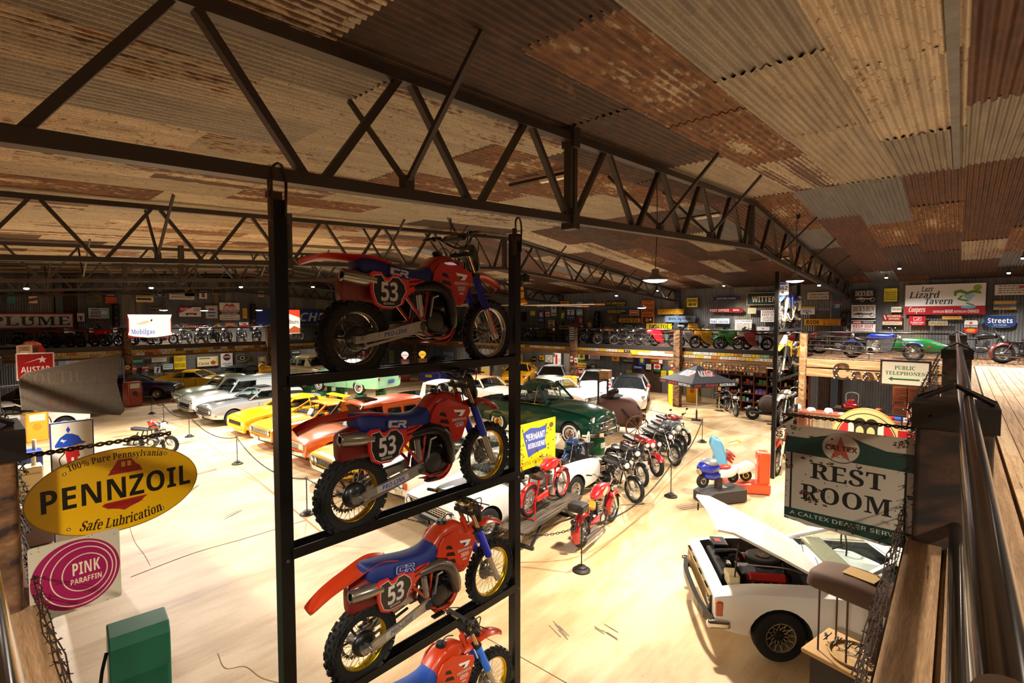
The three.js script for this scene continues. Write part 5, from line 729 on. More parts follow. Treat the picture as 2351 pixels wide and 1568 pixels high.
car('orange panel van with black sunroof and square side windows, sixth in the long row',inRow(6.9,-15.1,4.95),ROW,hq({ L:4.95,paint:0xe8641c,card:1,st:[[0,0.72,0.7,0.84,0.42],[0.06,0.8,0.76,0.89,0.32],[0.5,0.92,0.86,0.92,0.26],[1.3,0.97,0.9,0.93,0.22],[1.9,0.98,0.92,0.93,0.2],[3.0,0.97,0.93,0.93,0.2],[4.0,0.98,0.94,0.92,0.24],[4.8,0.95,0.9,0.89,0.3],[4.95,0.8,0.76,0.85,0.4]],cab:{ d:[1.5,2.05,4.35,4.9],belt:0.95,roof:1.66,wb:0.86,wr:0.7,split:[2.78],crown:0.09,drop:0.08,fillRear:1,noRear:1,pillar:BLACK,sweep:0.0 },
extra:(t,k) => { const { X } = k; faceHQ(t,k,{ rect:1,y:0.63,h:0.18,plate:'#dcd8cc',txt:'SHARK' }); hoodLine(t,X,0.2,1.4,k.at2); geo().rbox(0.55,0.02,0.74,0.01,X(2.55),1.715,0,0,0,0.02).mesh('sunroof',M(0x2a1510,0.1),t); for (const s of [1,-1]) for (const d of [3.2,3.85]) { geo().ext(rounded(0.52,0.3,0.07),0.03,0,X(d),1.27,s * 0.805,s * -0.22).mesh('window_seal',DARK,t); geo().ext(rounded(0.46,0.25,0.06),0.034,0,X(d),1.27,s * 0.807,s * -0.22).mesh('rear_side_window',M(0x14181c,0.05,0,{ clearcoat:1 }),t); } backHQ(t,k,4.95); } }));
car('yellow coupe with four round lamps and mesh grille beside the orange panel van',inRow(6.6,-12.5,4.78),ROW - 0.02,hq({ paint:0xf4c21c,mirror:[1],extra:(t,k) => { faceHQ(t,k,{ quad:1,y:0.6,barMat:M(0x8a8474,0.3,0.8),plate:0,skirt:M(0x4a463c,0.5) }); hoodLine(t,k.X,0.14,1.4,k.at2); backHQ(t,k,4.78); } }));
car('cream sedan almost hidden behind the second red bike',inRow(6.9,-10.15,4.78),ROW - 0.02,hq({ paint:0xe8e0cc,mirror:0,extra:(t,k) => { faceHQ(t,k,{ y:0.62,plate:0 }); for (const s of [1,-1]) geo().rbox(0.05,0.16,0.1,0.02,k.X(-0.02),0.62,s * 0.85).mesh('indicator',M(0xc8501c,0.25),t); backHQ(t,k,4.78); } }));
car('white coupe utility with black bonnet stripes, carrying surfboards, behind the rack',inRow(6.35,-7.75,4.85),ROW - 0.06,ute({ paint:0xe6e4de,mirror:[-1],extra:(t,k) => { const { X } = k; faceHQ(t,k,{ y:0.64,h:0.22,bumpMat:BLACK,plate:'#1c1c1c',txt:null }); hoodStripes(t,X,0.05,1.4,[0.05],0.46,M(0x35332f,0.4),k.at2); hoodStripes(t,X,0.05,1.4,[-0.2],0.03,M(0xf0eee8,0.4),k.at2);
const c = cell(200,40); print(c,{ bg:'#35332f',t:[['HOLDEN',0.2,0.8,'#e8e6e0','s',0.1,0.9]] }); const e = k.at2(0.6),m = mesh('stripe_letters',board(0.62,0.12,0.004,c,0.01),pageMat(c.page),t); m.position.set(X(0.62),e[1] + 0.008,0.0); m.rotation.set(-PI / 2,0.055,0,'XYZ'); m.rotation.set(-PI / 2,0,0);
backHQ(t,k,4.85); } }));
// ---- old cars on drums behind the row
const fj = (o) => ({ L:4.4,W:1.74,wb:2.66,fo:0.74,wr:0.33,rim:'white',round:0.2,arch:1.1,mirror:0,st:[[0,0.7,0.62,0.5,0.46],[0.1,0.92,0.74,0.72,0.38],[0.45,1.08,0.86,0.84,0.32],[1.0,1.16,0.9,0.86,0.28],[1.6,1.18,0.96,0.86,0.26],[2.4,1.12,1.0,0.87,0.26],[3.2,1.08,1.0,0.87,0.27],[4.0,1.02,0.94,0.85,0.32],[4.32,0.94,0.86,0.8,0.42],[4.4,0.8,0.72,0.74,0.5]],...o });
const faceFJ = (t,{ X }) => {
for (const s of [1,-1]) { roundLamp(t,X,0.14,0.79,s * 0.62,0.1); geo().sph(0.3,X(0.55),0.66,s * 0.62,[1.5,0.72,0.72],18).mesh('front_guard',t.userData.paint,t); }
const g = geo(); g.tube([[X(0.12),0.66,-0.62],[X(-0.03),0.7,-0.3],[X(-0.06),0.71,0],[X(-0.03),0.7,0.3],[X(0.12),0.66,0.62]],0.035,20,8).tube([[X(0.14),0.54,-0.64],[X(-0.02),0.54,-0.3],[X(-0.05),0.54,0],[X(-0.02),0.54,0.3],[X(0.14),0.54,0.64]],0.04,20,8); for (let i = -4; i <= 4; i++) g.rbox(0.04,0.1,0.045,0.018,X(-0.055 + 0.003 * i * i),0.615,i * 0.07); g.mesh('grille',CHROME,t);
geo().box(0.04,0.14,1.0,X(0.02),0.62,0).mesh('grille_back',DARK,t);
chromeBar(t,X,-0.14,0.38,0.82,0.12,0.22); const h = geo(); for (const s of [1,-1]) h.rbox(0.08,0.2,0.07,0.03,X(-0.17),0.42,s * 0.3); h.mesh('overrider',CHROME,t); geo().bar([X(0.06),0.92,0],[X(0.5),1.1,0],0.014).sph(0.04,X(0.04),0.9,0).mesh('bonnet_ornament',CHROME,t); geo().sph(0.03,X(0.0),0.79,0).mesh('badge',M(0xa81c1c,0.3),t);
};
const GREEN = PAINT(0x0c3a2a,0.2);
const utePos = [13.35,0,-10.45];
car('dark green rounded 1950s coupe utility raised on green drums',utePos,-PI / 2 + 0.05,fj({ raise:0.6,L:4.9,wb:2.9,W:1.86,wr:0.345,paint:GREEN,st:[[0,0.7,0.62,0.52,0.46],[0.1,0.94,0.74,0.76,0.38],[0.5,1.12,0.86,0.9,0.32],[1.1,1.2,0.92,0.92,0.28],[1.75,1.22,0.98,0.92,0.26],[2.6,1.16,1.04,0.93,0.26],[3.5,1.12,1.06,0.93,0.27],[4.4,1.1,1.04,0.91,0.32],[4.8,1.04,0.98,0.86,0.42],[4.9,0.9,0.82,0.8,0.5]],fo:0.8,doors:[1.85,2.95],wells:[[3.25,4.75,0.62,1.4,0.72]],
cab:{ d:[1.72,2.2,2.95,3.18],belt:1.1,roof:1.68,wb:0.8,wr:0.62,split:[2.2,2.88],crown:0.16,drop:0.14,divided:1,sweep:0.02,tub:0.06,seat:0x6a665c,bow:0.1,bmat:CHROME },
extra:(t,k) => { t.userData.paint = GREEN; faceFJ(t,k); delete t.userData.paint; const g = geo(); for (const s of [1,-1]) g.beam([k.X(1.1),0.98,s * 0.915],[k.X(1.45),0.99,s * 0.925],0.02,0.02); g.mesh('side_script',CHROME,t); for (const s of [1,-1]) geo().sph(0.42,k.X(3.75),0.62,s * 0.66,[1.5,0.74,0.66],20).mesh('rear_guard',GREEN,t); } }));
const MINT = PAINT(0x8cc8a0,0.3);
car('mint green utility raised on green drums, tail towards the viewer',[13.7,0,-22.9],1.84,fj({ raise:0.75,L:4.6,paint:MINT,cab:{ d:[1.5,1.95,2.65,2.85],belt:1.05,roof:1.55,wb:0.76,wr:0.6,split:[2.55],crown:0.12,drop:0.12,roofMat:PAINT(0xe8e6da),sweep:0.02,tub:0.06 },wells:[[2.95,4.25,0.6,1.3,0.66]],st:[[0,0.7,0.62,0.5,0.46],[0.1,0.92,0.74,0.72,0.38],[0.45,1.08,0.86,0.84,0.32],[1.0,1.14,0.9,0.86,0.28],[1.6,1.14,0.96,0.86,0.26],[2.4,1.08,1.02,0.87,0.26],[3.4,1.06,1.04,0.87,0.27],[4.4,1.05,1.02,0.86,0.3],[4.58,1.03,1.0,0.84,0.34],[4.6,1.0,0.97,0.83,0.36]],
extra:(t,k) => { t.userData.paint = MINT; faceFJ(t,k); delete t.userData.paint; for (const s of [1,-1]) { geo().rbox(0.05,0.16,0.09,0.03,k.X(4.61),0.8,s * 0.76).mesh('tail_light',M(0x8a1410,0.2),t); geo().sph(0.4,k.X(3.45),0.6,s * 0.62,[1.45,0.72,0.66],18).mesh('rear_guard',MINT,t); } const c = cell(84,40); print(c,{ bg:'#1c3c90',d:lines(1,'#6a88c8',0.3,1) }); const m = mesh('number_plate',board(0.42,0.17,0.012,c,0.01),pageMat(c.page),t); m.position.set(k.X(4.625),0.62,0.1); m.rotation.y = -PI / 2; } }));
const CREAM = PAINT(0xe4d4a8,0.35);
car('cream rounded 1940s four-door sedan left of the top bike, raised on drums',[13.7,0,-27.9],1.75,fj({ raise:0.75,paint:CREAM,rim:'steel',doors:[1.75,2.5],cab:{ d:[1.5,1.9,2.95,3.55],belt:1.06,roof:1.56,wb:0.76,wr:0.6,split:[2.3,2.95],crown:0.14,drop:0.14,sweep:0.0,tub:0.06 },extra:(t,k) => { t.userData.paint = CREAM; faceFJ(t,k); delete t.userData.paint; for (const s of [1,-1]) geo().sph(0.4,k.X(3.4),0.6,s * 0.62,[1.45,0.74,0.66],18).mesh('rear_guard',CREAM,t); } }));
car('white utility with an open cab and dark interior, raised, behind the second red bike',[15.0,0,-17.7],-1.42,ute({ raise:0,paint:0xd6cec6,gloss:0.4,mirror:0,cab:{ d:[1.5,1.95,2.78,2.95],belt:0.97,roof:1.6,wb:0.84,wr:0.74,split:[2.62],crown:0.08,sweep:0.02,pillar:M(0xb8b8b0,0.4) },extra:(t,k) => { faceHQ(t,k,{ y:0.64 }); backHQ(t,k,4.85); geo().rbox(0.1,0.12,0.8,0.03,k.X(-0.1),0.3,0).mesh('tow_guard',M(0xa81c1c,0.35),t); } }));
car('faded tan and peach sedan between the white utility and the green one',[18.6,0,-18.4],-1.6,hq({ L:4.5,paint:0xc8beb2,gloss:0.45,mirror:0,cab:{ d:[1.5,2.0,3.1,3.7],belt:0.95,roof:1.4,wb:0.82,wr:0.66,split:[2.5,3.1],crown:0.07,roofMat:PAINT(0xd89468,0.4) },st:[[0,0.72,0.7,0.84,0.42],[0.06,0.8,0.76,0.87,0.32],[0.5,0.92,0.86,0.89,0.26],[1.9,0.98,0.92,0.89,0.2],[3.0,0.96,0.93,0.89,0.2],[4.2,0.94,0.9,0.87,0.28],[4.5,0.8,0.76,0.82,0.44]],extra:(t,k) => { faceHQ(t,k,{}); backHQ(t,k,4.5); } }));
car('white and peach sedan roof behind the bed of the dark green utility',[20.4,0,-15.0],-1.6,hq({ L:4.4,paint:0xe2dad0,mirror:0,cab:{ d:[1.5,2.0,3.0,3.5],belt:0.95,roof:1.42,wb:0.82,wr:0.66,split:[2.5,3.0],crown:0.09,roofMat:PAINT(0xf0d8bc) },extra:(t,k) => faceHQ(t,k,{}) }));
// ---- modern cars under the right gallery, noses out
const modern = (o) => ({ L:4.75,W:1.9,wb:2.8,fo:0.9,wr:0.34,rim:'modern',round:0.14,arch:1.1,trim:BLACK,mirror:[1,-1],st:[[0,0.62,0.56,0.62,0.22],[0.08,0.74,0.68,0.8,0.16],[0.4,0.86,0.78,0.92,0.15],[1.1,0.97,0.88,0.95,0.16],[1.6,1.0,0.94,0.95,0.17],[2.8,1.0,0.97,0.95,0.17],[4.0,1.05,1.0,0.94,0.2],[4.6,1.04,0.98,0.88,0.28],[4.75,0.9,0.84,0.8,0.36]],cab:{ d:[1.25,2.05,3.2,4.2],belt:0.98,roof:1.46,wb:0.86,wr:0.6,split:[2.6,3.5],crown:0.06,tint:1,sweep:-0.25,pillar:o.paint ? PAINT(o.paint) :null,bmat:BLACK },...o });
const faceModern = (t,{ X,hw },o = {}) => {
geo().ext(outline([[-0.46,0.05],[0.46,0.05],[0.36,-0.05],[-0.36,-0.05]],true),0.06,0,X(0.06),0.63,0,0,PI / 2).mesh('grille',DARK,t);
geo().ext(outline([[-0.5,0.08],[0.5,0.08],[0.42,-0.09],[-0.42,-0.09]]),0.06,0.01,X(0.02),0.42,0,0,PI / 2).mesh('lower_grille',DARK,t);
for (const s of [1,-1]) { geo().ext(outline([[-0.2,0],[0.1,0.09],[0.22,0.08],[0.12,-0.05]],true),0.1,0.01,X(0.22),0.7,s * 0.68,0,PI / 2 + s * 0.75,0).mesh('headlight',M(0x7a7670,0.08,0.4,{ clearcoat:1 }),t); if (o.red) geo().beam([X(0.08),0.3,s * 0.5],[X(0.25),0.36,s * 0.85],0.03,0.05).mesh('fog_surround',M(0xb01420,0.4),t); }
plateOn(t,X,-0.02,0.44,false,o.plate ?? '#dcdcd8',o.txt); if (o.red) geo().box(0.3,0.02,1.3,X(0.2),0.17,0).mesh('splitter',M(0x8a1018,0.5),t);
};
car('white station wagon with black roof and red details, rightmost car under the right gallery',[25.0,0,-12.0].map((v,i) => v + [-1.6,0,-0.6][i]),PI + 0.42,modern({ paint:0xe6e6e8,mirrorMat:M(0xb01420,0.3),cab:{ d:[1.25,2.05,3.9,4.5],belt:0.98,roof:1.47,wb:0.86,wr:0.62,split:[2.6,3.5],crown:0.06,tint:1,sweep:0.05,roofMat:BLACK,pillar:BLACK,bmat:BLACK },extra:(t,k) => { faceModern(t,k,{ red:1,plate:'#18181a' }); hoodStripes(t,k.X,0.75,1.0,[0.45,-0.45],0.05,M(0x8a1018,0.4),k.at2); } }));
car('white sedan behind the rusty wreck, second from right under the right gallery',[24.9,0,-15.6],PI + 0.5,modern({ paint:0xe2e4e8,extra:(t,k) => faceModern(t,k) }));
car('white hatchback beside the yellow coupe under the right gallery',[25.4,0,-19.1],PI + 0.55,modern({ paint:0xdfe4ec,extra:(t,k) => faceModern(t,k) }));
car('bright yellow modern coupe under the right gallery',[25.8,0,-22.2],PI + 0.5,modern({ paint:0xf0b010,L:4.7,cab:{ d:[1.3,2.1,2.9,4.1],belt:0.98,roof:1.4,wb:0.86,wr:0.58,split:[2.75,3.3],crown:0.06,tint:1,sweep:-0.15,pillar:PAINT(0xf0b010) },extra:(t,k) => { faceModern(t,k); geo().rbox(0.3,0.03,1.5,0.01,k.X(4.5),1.24,0).box(0.16,0.2,0.04,k.X(4.5),1.13,0.6).box(0.16,0.2,0.04,k.X(4.5),1.13,-0.6).mesh('rear_wing',k.paint,t); } }));
car('deep blue racing sedan left of the yellow and blue bowser',[23.2,0,-26.4],0.25,modern({ paint:0x1c2a88,extra:(t,k) => { for (const s of [1,-1]) geo().rbox(0.05,0.12,0.4,0.03,k.X(4.72),0.86,s * 0.6).mesh('tail_light',M(0x9a1414,0.2),t); const c = cell(84,40); print(c,{ bg:'#e8c81c',d:lines(1,'#30301c',0.3,1) }); const m = mesh('number_plate',board(0.5,0.16,0.012,c,0.01),pageMat(c.page),t); m.position.set(k.X(4.77),0.66,0); m.rotation.y = -PI / 2; } }));
car('silver grey sedan under the corner of the galleries',[20.6,0,-34.6],-0.6,modern({ paint:M(0x7c8494,0.3,0.5,{ clearcoat:1 }),extra:(t,k) => faceModern(t,k) }));
car('dark sedan right of the glass-globed bowsers under the corner',[25.7,0,-30.4],PI + 0.5,modern({ paint:0x22242a,extra:(t,k) => faceModern(t,k) }));
car('pale green and blue old sedan seen through the top rear wheel',[17.2,0,-31.0],4.9,fj({ paint:PAINT(0x9ab084,0.4),cab:{ d:[1.5,1.9,2.9,3.5],belt:1.06,roof:1.56,wb:0.76,wr:0.6,split:[2.3,2.9],crown:0.14,drop:0.14,tub:0.06,roofMat:PAINT(0xa8b890) } }));
// ---- cars under the far gallery
car('dark blue muscle coupe with quad lamps and split chrome grille',[6.6,0,-33.9],-0.55,hq({ paint:0x14285c,mirror:0,extra:(t,k) => { faceHQ(t,k,{ quad:1,y:0.64,h:0.2,bumpMat:CHROME }); backHQ(t,k,4.78); } }));
car('yellow fastback coupe under the far gallery',[10.0,0,-34.6],-0.75,hq({ L:4.4,wb:2.5,paint:0xeeb40c,mirror:0,cab:{ d:[1.4,2.0,2.7,4.1],belt:0.93,roof:1.3,wb:0.82,wr:0.6,split:[2.5,3.1],crown:0.06,sweep:-0.15 },st:[[0,0.68,0.64,0.76,0.36],[0.06,0.74,0.72,0.82,0.3],[0.5,0.86,0.82,0.86,0.24],[1.3,0.94,0.9,0.87,0.2],[2.9,0.94,0.92,0.87,0.2],[3.9,0.93,0.9,0.85,0.26],[4.3,0.84,0.8,0.8,0.34],[4.4,0.74,0.7,0.76,0.42]],extra:(t,k) => { faceHQ(t,k,{ y:0.56 }); backHQ(t,k,4.4); } }));
car('black convertible with its soft top up under the far gallery',[12.9,0,-34.6],-0.75,hq({ paint:0x101014,mirror:0,cab:{ d:[1.5,2.1,3.3,3.9],belt:0.95,roof:1.36,wb:0.84,wr:0.64,split:[2.7,3.3],crown:0.07,roofMat:M(0x141416,0.95) },extra:(t,k) => { faceHQ(t,k,{}); backHQ(t,k,4.78); } }));
car('dark car nose showing left of the red cabinet',[3.0,0,-31.0],-0.2,hq({ paint:0x16181c,mirror:0,extra:(t,k) => faceHQ(t,k,{}) }));
car('white car at the left edge, behind the weathered arrow board',onY(118,1010).add(V(-1.2,0,-1.6)),0.15,hq({ paint:0xe8e6e0,mirror:0,extra:(t,k) => { faceHQ(t,k,{}); backHQ(t,k,4.78); hoodLine(t,k.X,0.16,1.4,k.at2); } }));
// ---- the white coupe with its bonnet up, engine on show
{
const white = PAINT(0xf0eee8,0.3),f = V(-0.545,0,-0.835),nose = V(7.36,0,-2.77),L = 4.8,turn = Math.atan2(-f.z,f.x),pos = nose.clone().addScaledVector(f,-L / 2);
car('white coupe with its bonnet raised and engine on show, below the rest room sign',[pos.x,0,pos.z],turn,hq({ L,paint:white,rim:'wire',steer:0.12,wr:0.335,mirror:[1],
st:[[0,0.78,0.76,0.84,0.46],[0.05,0.86,0.84,0.9,0.36],[0.5,0.95,0.92,0.93,0.28],[1.3,0.99,0.95,0.935,0.24],[1.9,1.0,0.95,0.935,0.22],[3.0,0.97,0.94,0.935,0.22],[3.8,0.98,0.94,0.92,0.26],[4.6,0.93,0.9,0.88,0.32],[4.8,0.8,0.76,0.82,0.44]],
wells:[[0.14,1.38,0.5,1.3,0.7]],wellMat:M(0x3a3530,0.8),cab:{ d:[1.52,2.3,3.1,4.1],belt:0.97,roof:1.36,wb:0.84,wr:0.63,split:[2.9,3.2],crown:0.05,seat:0x5a4a38,dash:0x9a9078,sweep:-0.1,bow:0.1 },
extra:(t,{ X,hw }) => {
// face: dark bumper with chrome ends, fine vertical grille
geo().box(0.05,0.24,1.5,X(0.0),0.64,0).mesh('grille',M(0x1c1813,0.5),t); const g = geo(); for (let i = -14; i <= 14; i++) g.box(0.02,0.2,0.012,X(-0.03),0.64,i * 0.046); g.box(0.03,0.02,1.5,X(-0.02),0.75,0).mesh('grille_slat',M(0xb8a070,0.3,0.8),t);
for (const s of [1,-1]) { roundLamp(t,X,-0.02,0.64,s * 0.62,0.085); geo().rbox(0.1,0.2,0.05,0.02,X(0.06),0.66,s * 0.885).mesh('indicator',M(0xc8501c,0.2,0,{ clearcoat:1 }),t); geo().rbox(0.3,0.11,0.1,0.04,X(0.05),0.46,s * 0.9).mesh('bumper_end',CHROME,t); }
chromeBar(t,X,-0.12,0.47,0.86,0.12,0.14,'bumper',M(0x3c3a38,0.35,0.7));
// bonnet, hinged at the scuttle and propped up at the nose
const a = 0.49,hinge = [X(1.46),1.03],q = [],bl = 1.5; for (let i = 0; i <= 8; i++) { const u = i / 8,row = []; for (let j = 0; j <= 10; j++) { const v = j / 5 - 1,dx = u * bl,up = 0.03 * (1 - v * v) - (u > 0.96 ? 0.06 :0) - 0.05 * u * u; row.push([hinge[0] + dx * Math.cos(a) - up * Math.sin(a),hinge[1] + dx * Math.sin(a) + up * Math.cos(a),v * lerp(0.76,0.7,u) * (u > 0.96 ? 0.98 :1)]); } q.push(row); }
const low = q.map((r) => r.map(([x,y,z]) => [x + 0.03 * Math.sin(a),y - 0.04 * Math.cos(a),z * 0.97])),ring = q.map((r,i) => [...r,...low[i].slice().reverse()]);
mesh('bonnet',loft(ring,0.6),white,t); geo().bar([X(0.3),0.95,-0.68],[X(0.35),1.45,-0.66],0.01).mesh('bonnet_stay',STEEL,t);
geo().bar([X(0.05),1.6,0.4],[X(0.05),1.48,0.42],0.012).mesh('bonnet_latch',STEEL,t);
// engine bay
geo().cyl(0.23,0.23,0.09,X(0.86),0.98,-0.05,0,0,0,26).cyl(0.2,0.23,0.02,X(0.86),1.03,-0.05,0,0,0,26).mesh('air_cleaner',M(0x1a1a1a,0.4),t);
const dc = cell(90,90); print(dc,{ bg:'#1a1a1a',t:[['4.2',0.25,0.6,'#c86a4a','o',0.2,0.8]],d:lines(1,'#b85a3a',0.66,0.9) }); const dm = mesh('air_cleaner_badge',board(0.2,0.2,0.004,dc,'oval'),pageMat(dc.page),t); dm.position.set(X(0.86),1.044,-0.05); dm.rotation.set(-PI / 2,0,PI / 2);
for (const s of [1,-1]) { geo().rbox(0.5,0.12,0.14,0.03,X(0.84),0.82,s * 0.28,s * -0.5).mesh('rocker_cover',M(0xa81c14,0.35),t); for (let i = 0; i < 4; i++) geo().tube([[X(0.66 + i * 0.12),0.74,s * 0.3],[X(0.66 + i * 0.12),0.72,s * 0.42],[X(0.68 + i * 0.12),0.6,s * 0.46]],0.025,8).mesh('exhaust_header',M(0xa8a49c,0.4,0.7),t); }
geo().box(0.6,0.3,0.4,X(0.84),0.66,0).mesh('engine_block',M(0x2a2724,0.5,0.4),t);
geo().rbox(0.12,0.4,0.9,0.02,X(0.24),0.74,-0.05).mesh('radiator',DARK,t); geo().rbox(0.22,0.2,0.3,0.02,X(0.38),0.9,0.46).mesh('battery',BLACK,t); geo().box(0.09,0.004,0.12,X(0.36),1.002,0.46).mesh('battery_label',M(0xc83a2a,0.5),t);
geo().rbox(0.16,0.16,0.26,0.03,X(0.3),0.93,-0.56).mesh('washer_bottle',M(0xe0d2a0,0.4),t);
geo().tube([[X(0.26),0.95,0.16],[X(0.42),1.0,0.1],[X(0.56),0.98,0.12],[X(0.64),0.86,0.1]],0.035,16,8).mesh('radiator_hose',BLACK,t); geo().tube([[X(1.2),0.86,0.5],[X(1.0),0.98,0.45],[X(1.05),0.96,0.25],[X(1.2),0.92,0.2]],0.012,14).tube([[X(0.6),0.95,-0.2],[X(1.1),1.0,-0.35],[X(1.3),0.92,-0.3]],0.012,14).mesh('hose',M(0x9a968c,0.4,0.6),t);
geo().rbox(0.2,0.18,0.22,0.03,X(1.22),0.88,0.36).mesh('brake_booster',M(0x4a4640,0.4,0.7),t); geo().rbox(0.14,0.2,0.14,0.02,X(0.44),0.66,0.26).mesh('alternator',M(0x8a867c,0.4,0.7),t);
const nb = cell(120,36); print(nb,{ bg:'#efede7',t:[['Kingswood',0.2,0.8,'#1c1a18','i']] }); const m = mesh('side_badge',board(0.3,0.07,0.008,nb,0.01),pageMat(nb.page),t); m.position.set(X(1.35),0.74,0.936);
backHQ(t,{ X,hw },L);
} }));
}
// ---------------------------------------------------------------- motorcycles: x forward from the rear hub, y up from the ground, z to the right
const bikeWheels = {};
function bikeWheel(R,w,rimCol,o = {}) {
const key = [R,w,rimCol,JSON.stringify(o)].join(); if (bikeWheels[key]) return bikeWheels[key].clone();
const t = new THREE.Group(); t.name = 'wheel'; const rr0 = R - w * (o.tall ?? 0.95),c = R - w / 2,n = o.far ? 18 :40;
const ty = geo(),prof = []; for (let i = 0; i <= 10; i++) { const a = lerp(-2.25,2.25,i / 10); prof.push([c + Math.cos(a) * w * 0.5 + (Math.abs(a) > 1.6 ? -w * 0.06 :0),Math.sin(a) * w * 0.5]); }
ty.lathe(prof,n,0,0,0,PI / 2);
if (o.knobs) for (let i = 0; i < o.knobs; i++) { const a = i / o.knobs * 2 * PI,put = (r,z,sx,sy,sz,tilt,da = 0) => { const g = new THREE.BoxGeometry(sx,sy,sz); g.rotateX(tilt); g.translate(0,r,z); g.rotateZ(a + da); ty.add(g); },s = i % 2; put(R + 0.002,s ? 0.016 :-0.016,0.028,0.03,0.026,0); put(R - 0.012,(s ? -1 :1) * w * 0.33,0.03,0.03,0.024,(s ? -1 :1) * 0.55); for (const q of [1,-1]) put(R - 0.03,q * w * 0.47,0.034,0.026,0.022,q * 0.95,s ? 0.02 :-0.02); }
ty.mesh('tyre',RUBBER,t);
geo().lathe([[rr0 - 0.016,-w * 0.3],[rr0 + 0.006,-w * 0.34],[rr0 + 0.004,-w * 0.24],[rr0 - 0.012,-w * 0.16],[rr0 - 0.012,w * 0.16],[rr0 + 0.004,w * 0.24],[rr0 + 0.006,w * 0.34],[rr0 - 0.016,w * 0.3],[rr0 - 0.022,0],[rr0 - 0.016,-w * 0.3]],n,0,0,0,PI / 2).mesh('rim',M(rimCol,0.25,o.painted ? 0.1 :0.85),t);
const sp = geo(); if (o.cast) for (let i = 0; i < o.cast; i++) { const a = i / o.cast * 2 * PI; sp.beam([Math.cos(a) * 0.04,Math.sin(a) * 0.04,0],[Math.cos(a) * rr0,Math.sin(a) * rr0,0],0.03,0.028,[-Math.sin(a),Math.cos(a),0]); }
else if (o.far) for (let i = 0; i < 10; i++) { const a = i / 10 * 2 * PI; sp.bar([Math.cos(a) * 0.04,Math.sin(a) * 0.04,0],[Math.cos(a + 0.3) * rr0,Math.sin(a + 0.3) * rr0,0],0.004,3); }
else for (let i = 0; i < 36; i++) { const a = i / 36 * 2 * PI,s = i % 2 ? 1 :-1,b = a + (i % 4 < 2 ? 0.42 :-0.42); sp.bar([Math.cos(a) * 0.045,Math.sin(a) * 0.045,s * 0.035],[Math.cos(b) * (rr0 - 0.01),Math.sin(b) * (rr0 - 0.01),s * 0.006],o.spoke ?? 0.0022,4); }
sp.mesh('spokes',o.cast ? M(rimCol,0.3,0.7) :o.spokeMat ?? ALU,t);
geo().lathe([[0,-0.06],[0.03,-0.06],[0.05,-0.045],[0.03,-0.03],[0.03,0.03],[0.05,0.045],[0.03,0.06],[0,0.06]],16,0,0,0,PI / 2).mesh('hub',o.far ? IRON :ALU,t);
bikeWheels[key] = t; return t.clone();
}
const swept = (path,radii,seg = 10,steps = 24) => { const c = new THREE.CatmullRomCurve3(path.map(A)),f = c.computeFrenetFrames(steps),rings = []; for (let i = 0; i <= steps; i++) { const p = c.getPoint(i / steps),r = cr(radii.map((q) => [q]),i / steps * (radii.length - 1))[0],row = []; for (let j = 0; j < seg; j++) { const a = j / seg * 2 * PI; row.push(p.clone().addScaledVector(f.normals[i],Math.cos(a) * r).addScaledVector(f.binormals[i],Math.sin(a) * r).toArray()); } rings.push(row); } return loft(rings,1); };
// rounded body along x: stations [x, bottom, top, halfWidthBottom, halfWidthTop]
const pod = (st,n = 18,e = 0.55) => { const rings = []; for (let i = 0; i <= n; i++) { const [x,y0,y1,w0,w1] = cr(st,i / n * (st.length - 1)),row = []; for (let j = 0; j < 16; j++) { const a = j / 16 * 2 * PI,cy = Math.sign(Math.sin(a)) * Math.abs(Math.sin(a)) ** e,cz = Math.sign(Math.cos(a)) * Math.abs(Math.cos(a)) ** e; row.push([x,lerp(y0,y1,cy * 0.5 + 0.5),cz * lerp(w0,w1,cy * 0.5 + 0.5)]); } rings.push(row); } return loft(rings,0.9); };
// arched mudguard blade along a path of [x, y, halfWidth]
const blade = (st,arch = 0.03,th = 0.006,n = 22) => { const rings = []; for (let i = 0; i <= n; i++) { const [x,y,w] = cr(st,i / n * (st.length - 1)),[x2,y2] = cr(st,Math.min(st.length - 1,i / n * (st.length - 1) + 0.05)),[x0,y0] = cr(st,Math.max(0,i / n * (st.length - 1) - 0.05)),d = Math.hypot(x2 - x0,y2 - y0) || 1,nx = -(y2 - y0) / d,ny = (x2 - x0) / d,top = [],low = []; for (let j = 0; j <= 8; j++) { const v = j / 4 - 1,h = -arch * v * v; top.push([x + nx * h,y + ny * h,v * w]); low.push([x + nx * (h - th),y + ny * (h - th),v * w]); } rings.push([...top,...low.reverse()]); } return loft(rings,0.8); };
const hiRes = (w,h,s) => { const cv = document.createElement('canvas'); cv.width = w; cv.height = h; const c = { g:cv.getContext('2d'),x:0,y:0,w,h }; print(c,s); const t = new THREE.CanvasTexture(cv); t.colorSpace = THREE.SRGBColorSpace; t.anisotropy = 8; return [c,t]; };
const boardHi = (w,h,d,c,shape) => { const s = shape === 'oval' ? ellipse(w / 2,h / 2) :Array.isArray(shape) ? outline(shape.map(([x,y]) => [(x - 0.5) * w,(0.5 - y) * h])) :rounded(w,h,shape ?? 0.01),g = new THREE.ExtrudeGeometry(s,{ depth:d,bevelEnabled:false,curveSegments:40 }),p = g.attributes.position,uv = g.attributes.uv; for (let i = 0; i < p.count; i++) uv.setXY(i,clamp(p.getX(i) / w + 0.5,0.002,0.998),clamp(p.getY(i) / h + 0.5,0.002,0.998)); return g; };
